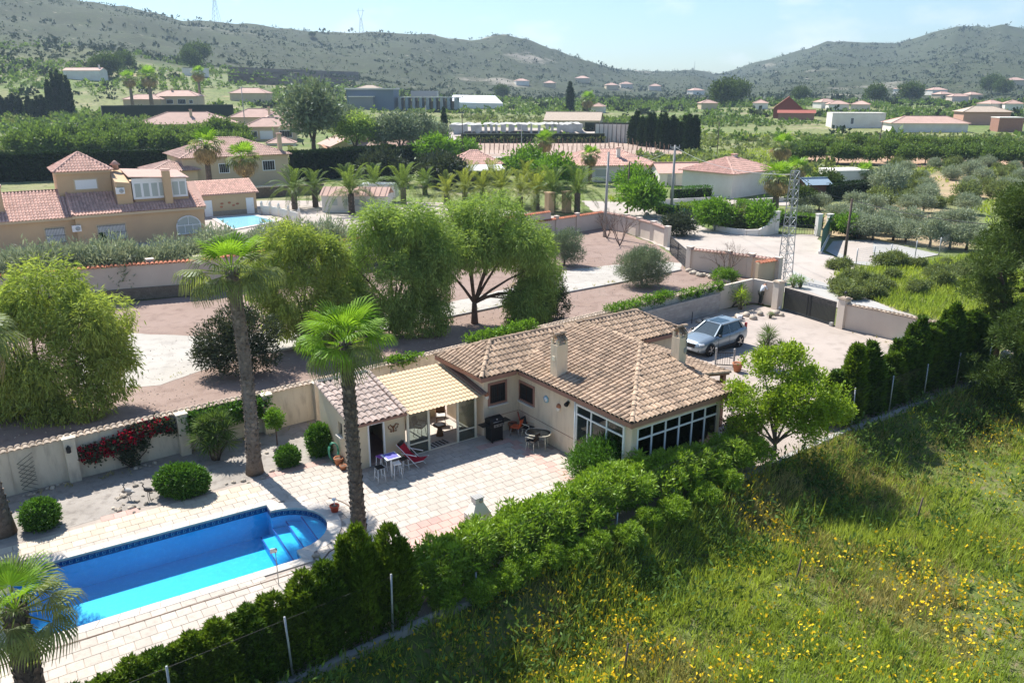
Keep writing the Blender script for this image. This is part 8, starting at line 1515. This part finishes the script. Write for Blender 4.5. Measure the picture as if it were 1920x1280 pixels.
for sy in (-1, 1):
    pl = MB(); pl.bar((.98, sy * .79, 1.06), (.13, sy * .575, 1.6), .07, .06); pl.bar((-.45, sy * .875, 1.09), (-.5, sy * .64, 1.6), .07, .03); pl.bar((-1.95, sy * .76, 1.12), (-1.72, sy * .56, 1.58), .2, .1); pl.bar((.1, sy * .64, 1.62), (-1.7, sy * .62, 1.62), .05, .05); part(pl, 'pillar', paint, car)
    mr_ = MB(); mr_.ball((.72, sy * 1.02, 1.12), (.1, .13, .08), 10, 6); part(mr_, 'mirror', M['black'], car)
    hl_ = MB(); hl_.box((2.12, sy * .70, .80), (.3, .34, .09), sy * -.45); part(hl_, 'headlight', mat('headlight', (.6, .65, .7), .1, spec=.9), car); tl_ = MB(); tl_.box((-2.22, sy * .74, 1.15), (.16, .1, .42)); part(tl_, 'tail_light', mat('tail light', (.35, .01, .01), .3), car)
    fg = MB().box((2.27, sy * .62, .45), (.1, .22, .16)); part(fg, 'fog_intake', M['black'], car)
    dl_ = MB()
    for x in (.75, -.35, -1.35): dl_.box((x, sy * .953, .72), (.012, .006, .55))
    part(dl_, 'door_seam', M['black'], car); dh = MB(); [dh.box((x, sy * .955, .92), (.2, .02, .03)) for x in (-.15, -1.15)]; part(dh, 'door_handle', paint, car); sk_ = MB().box((0, sy * .93, .3), (2.3, .06, .12)); part(sk_, 'sill_trim', M['black'], car)
    for x in (1.45, -1.42):
        ah = MB(); ah.cyl((x, sy * .935, .37), (x, sy * .965, .37), .43, .42, 22); part(ah, 'wheel_arch', M['black'], car); wh = MB(); wh.lathe([(.2, -.11), (.33, -.12), (.365, -.08), (.365, .08), (.33, .12), (.2, .11)], (0, 0, 0), 24); w2 = part(wh, 'wheel', mat('tyre rubber', (.015, .015, .016), .8), car, (x, sy * .87, .365), (math.pi / 2, 0, 0))
        rm = MB(); [rm.bar((0, 0, -sy * .12), (.27 * math.cos(a), .27 * math.sin(a), -sy * .12), .05, .02) for a in np.linspace(0, 6.283, 6)[:5]]; rm.cyl((0, 0, -sy * .125), (0, 0, -sy * .10), .06, .06, 10); part(rm, 'rim', M['steel'], w2)
part(MB().box((2.30, 0, .68), (.14, .9, .24)), 'grille', M['black'], car); part(MB().box((2.375, 0, .46), (.02, .5, .11)), 'number_plate', M['plastic_white'], car)
# ------------------------------------------------------------------ person by the corner wall
def skin(name, pts, edges, radii, m, parent, root=0, sub=2):
    me = bpy.data.meshes.new(name); me.from_pydata(pts, edges, []); me.materials.append(m); o = link(name, me, parent); sm = o.modifiers.new('skin', 'SKIN'); sm.use_smooth_shade = True
    for v, r_ in zip(me.skin_vertices[0].data, radii): v.radius = (r_, r_) if not isinstance(r_, tuple) else r_
    me.skin_vertices[0].data[root].use_root = True; ss = o.modifiers.new('sub', 'SUBSURF'); ss.levels = sub; ss.render_levels = sub; return o
per = thing('person', 'person in light shirt and dark trousers bending towards the corner wall', 'person', G(1425, 571), R(20)); skm = mat('skin', (.42, .25, .18), .7)
J = dict(pel=(0, 0, .92), sp=(.08, 0, 1.12), ch=(.2, 0, 1.34), nk=(.29, 0, 1.48), hd=(.37, 0, 1.6), ht=(.39, 0, 1.70), sl=(.2, .19, 1.38), el=(.36, .25, 1.14), wl=(.56, .18, 1.06), hl=(.64, .15, 1.05), sr=(.2, -.19, 1.38), er=(.38, -.25, 1.14), wr=(.57, -.15, 1.1), hr=(.65, -.12, 1.1), hpl=(0, .1, .9), kl=(.04, .11, .48), al=(-.03, .11, .08), tl=(.15, .13, .03), hpr=(0, -.1, .9), kr=(.03, -.11, .48), ar=(-.05, -.11, .08), tr=(.13, -.13, .03))
nm = list(J); ix = {k_: i for i, k_ in enumerate(nm)}; ed = [('pel', 'sp'), ('sp', 'ch'), ('ch', 'nk'), ('nk', 'hd'), ('hd', 'ht'), ('ch', 'sl'), ('sl', 'el'), ('el', 'wl'), ('wl', 'hl'), ('ch', 'sr'), ('sr', 'er'), ('er', 'wr'), ('wr', 'hr'), ('pel', 'hpl'), ('hpl', 'kl'), ('kl', 'al'), ('al', 'tl'), ('pel', 'hpr'), ('hpr', 'kr'), ('kr', 'ar'), ('ar', 'tr')]
rad = dict(pel=.13, sp=.12, ch=.13, nk=.055, hd=.095, ht=.08, sl=.065, el=.045, wl=.03, hl=.035, sr=.065, er=.045, wr=.03, hr=.035, hpl=.095, kl=.065, al=.045, tl=.04, hpr=.095, kr=.065, ar=.045, tr=.04)
skin('body', [J[k_] for k_ in nm], [(ix[a], ix[b]) for a, b in ed], [rad[k_] for k_ in nm], skm, per)
def sub_skin(name, keys, es, grow, m): i2 = {k_: i for i, k_ in enumerate(keys)}; return skin(name, [J[k_] for k_ in keys], [(i2[a], i2[b]) for a, b in es], [rad[k_] * grow + .012 for k_ in keys], m, per)
sub_skin('shirt', ['pel', 'sp', 'ch', 'sl', 'el', 'sr', 'er'], [('pel', 'sp'), ('sp', 'ch'), ('ch', 'sl'), ('sl', 'el'), ('ch', 'sr'), ('sr', 'er')], 1.08, mat('light blue shirt', (.55, .60, .66), .9)); sub_skin('trousers', ['pel', 'hpl', 'kl', 'al', 'hpr', 'kr', 'ar'], [('pel', 'hpl'), ('hpl', 'kl'), ('kl', 'al'), ('pel', 'hpr'), ('hpr', 'kr'), ('kr', 'ar')], 1.12, mat('dark trousers', (.035, .04, .035), .9))
hr_ = MB().ball((.375, 0, 1.665), (.105, .1, .085), 12, 8); part(hr_, 'hair', mat('grey hair', (.5, .49, .47), .9), per); fc = MB(); fc.ball((.475, 0, 1.6), (.022, .016, .03), 6, 5); [fc.ball((.37, s_ * .098, 1.61), (.03, .015, .035), 6, 5) for s_ in (-1, 1)]; part(fc, 'nose_and_ears', skm, per); ey = MB(); [ey.ball((.455, s_ * .036, 1.635), .012, 6, 5) for s_ in (-1, 1)]; ey.box((.462, 0, 1.555), (.01, .045, .008)); part(ey, 'eyes_and_mouth', M['dark'], per)
for s_, w_ in ((1, 'wl'), (-1, 'wr')):
    h0 = Vector(J['hl' if s_ > 0 else 'hr']); fm_ = MB()
    for q in range(4): y = (q - 1.5) * .02; l_ = (.07, .08, .075, .06)[q]; fm_.tube([h0 + Vector((0, y, 0)), h0 + Vector((l_ * .6, y, -.005)), h0 + Vector((l_, y, -.03))], [.011, .010, .008], 6)
    fm_.tube([h0 + Vector((-.02, -s_ * .03, 0)), h0 + Vector((.02, -s_ * .055, -.005)), h0 + Vector((.045, -s_ * .06, -.015))], [.012, .011, .008], 6); part(fm_, 'fingers', skm, per)
sh = MB(); [sh.box((.04, y, .045), (.28, .1, .09), bev=.03) for y in (.12, -.12)]; part(sh, 'shoes', M['black'], per)
# ------------------------------------------------------------------ terrace furniture
def local(px_, py_, z=0): return G(px_, py_, z)
bb = thing('gas_barbecue', 'black gas barbecue with side shelves against the house wall', 'barbecue', G(927, 826), HA)
b = MB(); b.box((0, 0, .45), (.62, .45, .68), bev=.01); part(b, 'cabinet', M['black'], bb); b = MB(); b.box((0, 0, .86), (.72, .5, .16), bev=.02); part(b, 'firebox', M['black'], bb)
b = MB(); pr3 = [(-.25, .94), (-.25, 1.06), (-.17, 1.16), (.08, 1.2), (.24, 1.1), (.25, .94)]; Vq = [(-.34, y, z) for y, z in pr3] + [(.34, y, z) for y, z in pr3]; b.add(Vq, [tuple(range(5, -1, -1)), tuple(range(6, 12))] + [(i, (i + 1) % 6, 6 + (i + 1) % 6, 6 + i) for i in range(6)]); ld_ = part(b, 'lid', M['black'], bb); part(MB().cyl((0, -.22, 1.12), (0, -.235, 1.13), .035, .035, 12), 'thermometer', M['steel'], ld_); part(MB().tube([(-.22, -.26, 1.02), (-.22, -.31, 1.04), (.22, -.31, 1.04), (.22, -.26, 1.02)], .012, 6), 'lid_handle', M['steel'], ld_)
cp_ = MB().box((.06, -.27, .84), (.5, .03, .12)); pn = part(cp_, 'control_panel', M['steel'], bb)
for x in (-.1, .06, .22): part(MB().cyl((x, -.285, .84), (x, -.32, .84), .028, .024, 10), 'knob', M['black'], pn)
for x in (-.56, .56): part(MB().box((x, 0, .90), (.38, .42, .035), bev=.01), 'side_shelf', M['black'], bb)
for x in (-.27, .27): part(MB().cyl((x, -.18, .06), (x + .05, -.18, .06), .06, .06, 10), 'castor', M['black'], bb)
def chair(label, p, rz, seatm, legm, arms=False, name='garden_chair', hs=.45, group=None):
    t = thing(name, label, 'chair', p, rz, group); part(MB().box((0, 0, hs), (.44, .44, .035), bev=.012), 'seat', seatm, t); bk = MB(); Vq = []
    for j in range(4):
        for i in range(6): a = (i / 5 - .5); Vq.append((a * .44, .2 + .06 * (1 - 4 * a * a) + j * .03, hs + .04 + j * .13))
    bk.add(Vq, [(j * 6 + i, j * 6 + i + 1, (j + 1) * 6 + i + 1, (j + 1) * 6 + i) for j in range(3) for i in range(5)], True); part(bk, 'backrest', seatm, t)
    for sx in (-1, 1):
        for sy in (-1, 1): part(MB().tube([(sx * .17, sy * .17, hs), (sx * .22, sy * .22, 0)], .014, 6), 'leg', legm, t)
        if arms: part(MB().tube([(sx * .22, -.2, hs), (sx * .24, -.2, hs + .2), (sx * .24, .2, hs + .22)], .018, 6), 'armrest', legm, t)
    return t
WICK = mat('dark wicker', (.035, .03, .028), .8); RATT = mat('brown rattan', (.16, .075, .03), .7)
chair('orange plastic chair with steel legs in the house corner', G(968, 816), HA + R(-150), M['orange_plastic'], M['steel']); chair('red folded chair behind the orange chair', G(984, 806), HA + R(60), mat('red plastic', (.5, .05, .03), .5), M['steel']); chair('dark wicker armchair in front of the glass table', G(998, 843), HA + R(200), WICK, M['cream_metal'], True); chair('dark wicker armchair behind the glass table', G(990, 818), HA + R(20), WICK, M['cream_metal'], True)
tb = thing('glass_table', 'oval black glass garden table with pale rim by the house wall', 'table', G(1009, 838), HA + R(-50)); top_ = [(.55 * abs(math.cos(a)) ** .7 * (1 if math.cos(a) > 0 else -1), .4 * abs(math.sin(a)) ** .7 * (1 if math.sin(a) > 0 else -1)) for a in np.linspace(0, 6.283, 29)[:-1]]; part(MB().prism(top_, .70, .715), 'table_top', mat('black glass', (.015, .017, .018), .05, spec=.9), tb); part(MB().tube([(x, y, .7) for x, y in top_] + [(top_[0][0], top_[0][1], .7)], .022, 6), 'rim', M['cream_metal'], tb)
for sx in (-1, 1):
    for sy in (-1, 1): part(MB().tube([(sx * .36, sy * .24, .7), (sx * .38, sy * .26, 0)], .02, 7), 'leg', M['cream_metal'], tb)
bt_ = thing('bar_table', 'tall white bar table with blue-violet top in front of the shed', 'table', G(735, 898), HA); part(MB().box((0, 0, 1.03), (.62, .62, .035), bev=.02), 'table_top', M['plastic_white'], bt_); part(MB().box((0, 0, 1.052), (.5, .5, .012)), 'inlay', M['blue_top'], bt_); part(MB().cyl((0, 0, .02), (0, 0, 1.02), .035, .035, 12), 'stem', M['plastic_white'], bt_); part(MB().box((0, 0, .015), (.45, .45, .03)), 'base', M['galv'], bt_)
def stool(label, p, m, h=.72): t = thing('bar_stool', label, 'stool', p, HA + rnd.uniform(-.4, .4)); part(MB().box((0, 0, h), (.32, .32, .04), bev=.012), 'seat', m, t); [part(MB().tube([(sx * .13, sy * .13, h), (sx * .17, sy * .17, 0)], .014, 6), 'leg', M['plastic_white'], t) for sx in (-1, 1) for sy in (-1, 1)]; f = MB(); [f.bar((sx * .155, -.155, .25), (sx * .155, .155, .25), .014) for sx in (-1, 1)]; part(f, 'footrest', M['plastic_white'], t)
stool('white bar stool right of the violet table', G(745, 898), M['plastic_white']); stool('black bar stool in front of the violet table', G(713, 903), M['black'], .66); stool('purple bar stool behind the violet table', G(716, 886), M['purple'], .75); stool('black bar stool beside the red deck chair', G(757, 884), M['black'], .6)
dc = thing('deck_chair', 'red canvas deck chair with white frame in front of the pergola', 'deck chair', G(776, 872), HA + R(-55)); sl_ = MB(); pts = [(-.62, .95), (-.45, .72), (-.25, .48), (-.02, .33), (.2, .30), (.42, .38), (.55, .42)]; Vq = [(x, y, z) for x, z in pts for y in (-.26, .26)]; sl_.add(Vq, [(2 * i, 2 * i + 2, 2 * i + 3, 2 * i + 1) for i in range(6)], True); part(sl_, 'canvas', M['red_cloth'], dc)
for sy in (-1, 1):
    part(MB().tube([(-.64, sy * .28, .97), (.45, sy * .28, .0)], .016, 7), 'frame_bar', M['plastic_white'], dc); part(MB().tube([(.57, sy * .28, .43), (-.45, sy * .28, .0)], .016, 7), 'frame_bar', M['plastic_white'], dc); part(MB().tube([(-.4, sy * .3, .62), (.3, sy * .3, .6)], .018, 7), 'armrest', M['plastic_white'], dc)
part(MB().box((-.58, 0, .92), (.1, .4, .14)), 'headrest', M['black'], dc)
# inside the pergola
for (a, b, rz, lab) in ((-2.0, 2.1, .6, 'brown rattan armchair with pale cushion inside the pergola'), (-.6, 2.6, -.5, 'second rattan armchair deeper inside the pergola')): c = chair(lab, HW(a, b, .035), HA + rz, RATT, RATT, True, 'rattan_chair'); part(MB().box((0, 0, .5), (.42, .42, .07), bev=.02), 'cushion', M['plaster_white'], c)
rt = thing('round_table', 'small round rattan table with a cloth inside the pergola', 'table', HW(-1.25, 1.6, .035), HA); part(MB().cyl((0, 0, .5), (0, 0, .54), .3, .3, 18), 'table_top', RATT, rt); part(MB().tube([(0, 0, 0), (0, 0, .5)], [.18, .06], 10), 'stem', RATT, rt); part(MB().box((0, 0, .545), (.34, .34, .01)), 'cloth', M['plaster_white'], rt)
dm = thing('door_mat', 'dark striped mat at the pergola door', 'mat', HW(-1.75, .85, .037), HA + .1); part(MB().box((0, 0, .008), (.95, .5, .016)), 'mat_base', M['galv'], dm); [part(MB().box((-.36 + i * .18, 0, .018), (.07, .48, .008)), 'stripe', M['dark'], dm) for i in range(5)]
# pots, hose, ornaments
def pot(label, p, r, h, m, name='flower_pot'): b = MB(); b.lathe([(r * .68, 0), (r, h * .82), (r * 1.1, h * .84), (r * 1.1, h), (r * .9, h), (r * .85, h * .85)], (0, 0, 0), 16); t = thing(name, label, 'pot', p); part(b, 'pot_body', m, t); part(MB().cyl((0, 0, h * .82), (0, 0, h * .86), r * .84, r * .84, 14), 'soil', M['soil_dark'], t); return t
pot('larger terracotta pot by the shed wall', G(636, 872), .2, .36, M['terracotta']); pot('smaller terracotta pot by the shed wall', G(644, 880), .15, .2, M['terracotta']); pot('large terracotta pot beside the low railing in the yard', G(1382, 696), .27, .5, M['terracotta']); pot('terracotta pot behind the orange chair', G(961, 808), .2, .42, M['terracotta'])
rp = pot('red pot with a small ornament at the rounded pool end', G(628, 960), .17, .3, mat('red glaze', (.5, .07, .03), .4)); o_ = MB(); o_.cyl((0, 0, .28), (0, 0, .5), .02, .02, 6); o_.ball((0, 0, .54), (.09, .06, .06), 8, 6); part(o_, 'ornament', M['plastic_white'], rp)
hz = MB(); hx = G(630, 866)
for i in range(5): hz.tube([hx + Vector((-.1 + .05 * math.cos(t) + i * .02, -.05 * i * .3, .5 + .42 * math.sin(t))) + Vector((.14 * math.cos(t), .05 * math.cos(t), 0)) for t in np.linspace(0, 6.28, 16)], .014, 5)
hz.tube([hx + Vector((0, 0, .1)), hx + Vector((-.1, -.2, .02)), hx + Vector((.15, -.35, .02)), hx + Vector((.3, -.2, .02))], .014, 5); solo(hz, 'garden_hose', M['hose'], 'coiled green hose hanging on the shed side wall', 'hose')
hb = thing('masonry_barbecue', 'white masonry barbecue with tapered hood and dark flue at the hedge', 'barbecue', G(896, 1000), HA, None, .88); b = MB(); b.box((0, 0, .5), (.9, .6, 1.0)); part(b, 'base', M['plaster_white'], hb); b = MB(); b.add([(-.42, -.3, 1.0), (.42, -.3, 1.0), (.42, .3, 1.0), (-.42, .3, 1.0), (-.2, -.17, 1.42), (.2, -.17, 1.42), (.2, .17, 1.42), (-.2, .17, 1.42)], [(4, 5, 6, 7), (0, 1, 5, 4), (1, 2, 6, 5), (2, 3, 7, 6), (3, 0, 4, 7)]); part(b, 'hood', M['plaster_white'], hb); b = MB(); b.box((0, 0, 1.54), (.38, .32, .24)); part(b, 'flue', M['plaster_white'], hb); b = MB(); b.cyl((.06, -.17, 1.54), (.06, -.18, 1.54), .09, .09, 12); b.box((0, 0, 1.67), (.44, .38, .03)); [b.bar((-.2 + i * .1, -.18, 1.69), (-.2 + i * .1, .18, 1.69), .02) for i in range(5)]; part(b, 'flue_cap', M['grey_pipe'], hb)
pl_ = thing('pool_lamp', 'thin pole with a small white square plate at the pool edge', 'lamp', G(523, 1098)); part(MB().cyl((0, 0, 0), (0, 0, 1.25), .016, .014, 7), 'pole', M['galv'], pl_); part(MB().box((-.06, 0, 1.28), (.2, .02, .16), .3), 'plate', M['plastic_white'], pl_); part(MB().ball((.03, -.03, 1.33), (.05, .04, .08), 8, 6), 'lamp_head', M['steel'], pl_)
rl_ = thing('pool_cover_roller', 'pool cover rolled in blue on a stand with a hand wheel', 'pool roller', PMID - pu * (PL + .75) + Vector((0, 0, .04)), PA + math.pi / 2); part(MB().cyl((-1.9, 0, .5), (1.9, 0, .5), .17, .17, 16), 'rolled_cover', mat('blue bubble cover', (.03, .32, .62), .35), rl_)
for x in (-2.1, 2.1): part(MB().bar((x, -.25, 0), (x, 0, .55), .05).bar((x, .25, 0), (x, 0, .55), .05), 'stand', M['galv'], rl_)
wl_ = MB(); wl_.tube([(2.25, .24 * math.cos(t), .55 + .24 * math.sin(t)) for t in np.linspace(0, 6.283, 20)], .018, 6); [wl_.bar((2.25, 0, .55), (2.25, .24 * math.cos(t), .55 + .24 * math.sin(t)), .025) for t in (1.57, 3.67, 5.76)]; part(wl_, 'hand_wheel', M['iron'], rl_)
def bird(label, p, m, h=.75, rz=0):
    t = thing('bird_ornament', label, 'ornament', p, rz); b = MB(); b.ball((0, 0, h * .62), (.2, .09, .1), 10, 7); part(b, 'bird_body', m, t); part(MB().tube([(.14, 0, h * .66), (.22, 0, h * .8), (.17, 0, h * .93), (.24, 0, h), (.36, 0, h * .97)], [.04, .028, .024, .03, .006], 7), 'neck', m, t); part(MB().tube([(-.15, 0, h * .62), (-.34, 0, h * .58)], [.05, .01], 6), 'tail', m, t)
    for s_ in (-1, 1): part(MB().tube([(0, s_ * .04, h * .56), (.02, s_ * .05, h * .28), (0, s_ * .05, 0)], .012, 6), 'leg', m, t)
bird('grey heron ornament on the stone heap by the pool', G(243, 936), M['grey_pipe'], .62, R(160)); bird('black metal bird ornament beside the wide clipped bush', G(281, 938), M['iron'], .75, R(170))
tr_ = thing('trellis', 'dark green diamond trellis leaning on the garden wall', 'trellis', wallpt(57, .15, .2), math.atan2((WALL[1] - WALL[0]).y, (WALL[1] - WALL[0]).x))
slm = MB().bar((-.3, 0, .05), (.3, 0, 1.3), .03, .02).mesh('slat', mat('dark green slat', (.05, .07, .07), .8))
for i in range(7):
    for sg in (1, -1): link('slat', MB().bar((-.28, 0 if sg > 0 else .012, .05 + i * .18), (.28, 0 if sg > 0 else .012, .05 + i * .18 + sg * .34 + (.34 if sg < 0 else 0) - (.34 if sg < 0 else 0)), .028, .01).mesh('slat', mat('trellis slat %d%d' % (i, sg), (.05, .07, .07), .8)), tr_)
for px_, lab in ((128, 'small lantern on the garden wall pillar beside the bougainvillea'), (498, 'small lantern on the garden wall pillar behind the tall palm')): p = wallpt(px_, 1.45, .45); b = MB(); b.box((0, 0, 0), (.12, .12, .2)); b.lathe([(.1, 0), (.02, .1)], (0, 0, .1), 8); solo(b, 'wall_lantern', M['iron'], lab, 'lamp', p)
b = MB(); b.box((0, 0, 0), (.34, .04, .42)); vg = solo(b, 'wall_vent', M['galv'], 'square metal vent grille on the wall above the pergola', 'vent', wallpt(739, 1.3, .13), math.atan2((WALL[3] - WALL[2]).y, (WALL[3] - WALL[2]).x))
b = MB(); b.lathe([(.16, 0), (.2, .36), (.17, .36), (.14, .05)], (0, 0, 0), 14); solo(b, 'white_bucket', M['plastic_white'], 'white plastic bucket beside the stones behind the car', 'bucket', G(1386, 600)); b = MB(); b.lathe([(.1, 0), (.1, .25), (.08, .25)], (0, 0, 0), 10); solo(b, 'white_canister', M['plastic_white'], 'small white canister at the foot of the gate pillar', 'canister', G(1460, 580)); b = MB(); b.lathe([(.13, 0), (.16, .28), (.14, .28), (.1, .05)], (0, 0, 0), 14); solo(b, 'green_planter', mat('pale green plastic', (.35, .55, .15), .5), 'pale green planter behind the slim young tree', 'pot', G(510, 806))
rl2 = thing('low_railing', 'low dark railing with grey posts beside the porch', 'railing', G(1341, 686), math.atan2((G(1375, 688) - G(1341, 686)).y, (G(1375, 688) - G(1341, 686)).x)); ln_ = (G(1375, 688) - G(1341, 686)).length; b = MB(); b.box((ln_ / 2, 0, .85), (ln_, .05, .05)); b.box((ln_ / 2, 0, .1), (ln_, .05, .05)); part(b, 'rail', M['iron'], rl2)
for x in (0, ln_): part(MB().box((x, 0, .5), (.1, .1, 1.0)).ball((x, 0, 1.05), .07, 8, 6), 'post', M['grey_pipe'], rl2)
bmx = MB().box((0, 0, .48), (.02, .02, .74)).mesh('bar', M['iron']); [link('bar', bmx, rl2, (.12 + i * .13, 0, 0)) for i in range(int(ln_ / .13) - 1)]
tp = MB(); n_ = 9; Vq = [(x * .16 - .64, y * .13 - .5, .04 + .22 * rnd.random() * (1 - ((x - 4) / 4.6) ** 2) * (1 - ((y - 4) / 4.6) ** 2)) for y in range(n_) for x in range(n_)]; tp.add(Vq, [(j * n_ + i, j * n_ + i + 1, (j + 1) * n_ + i + 1, (j + 1) * n_ + i) for j in range(n_ - 1) for i in range(n_ - 1)]); solo(tp, 'green_tarpaulin', mat('green tarpaulin', (.06, .38, .26), .45), 'crumpled green tarpaulin by the yard wall behind the conifers', 'tarpaulin', G(1706, 640), .3, sc=1.3)
b = MB().ball((0, 0, .04), (.16, .08, .05), 10, 6, .1); solo(b, 'rim_stone', M['stone'], 'flat brown stone lying on the pool rim', 'stone', G(592, 1043, .05))  # small flat stone resting on the coping
b = MB(); b.tube([(0, 0, 0), (0, 0, .8)], .03, 8); solo(b, 'standpipe', M['iron'], 'short dark standpipe behind the car', 'pipe', G(1297, 606))
ym = MB(); ym.lathe([(1.6, 0), (1.5, .12), (1.0, .42), (.45, .62), (.05, .7)], (0, 0, 2.2), 14); ym.cyl((0, 0, 0), (0, 0, 2.3), .05, .05, 7); solo(ym, 'yellow_parasol', mat('yellow canvas', (.75, .55, .04), .8), 'yellow parasol beside the dirt road', 'parasol', GT(797, 275))
# ------------------------------------------------------------------ air
def haze_box(density):
    m = bpy.data.materials.new('haze'); m.use_nodes = True; nt = m.node_tree; nt.nodes.clear(); o_ = nt.nodes.new('ShaderNodeOutputMaterial'); v = nt.nodes.new('ShaderNodeVolumePrincipled'); v.inputs['Color'].default_value = (.62, .80, 1.0, 1); v.inputs['Density'].default_value = density; v.inputs['Anisotropy'].default_value = .2; nt.links.new(v.outputs[0], o_.inputs['Volume'])
    b = MB().box((0, 0, 118), (5600, 5600, 244)); tag(link('haze', b.mesh('haze', m)), 'thin blue haze in the air over the whole valley', None, None, 'stuff')
haze_box(.00018)
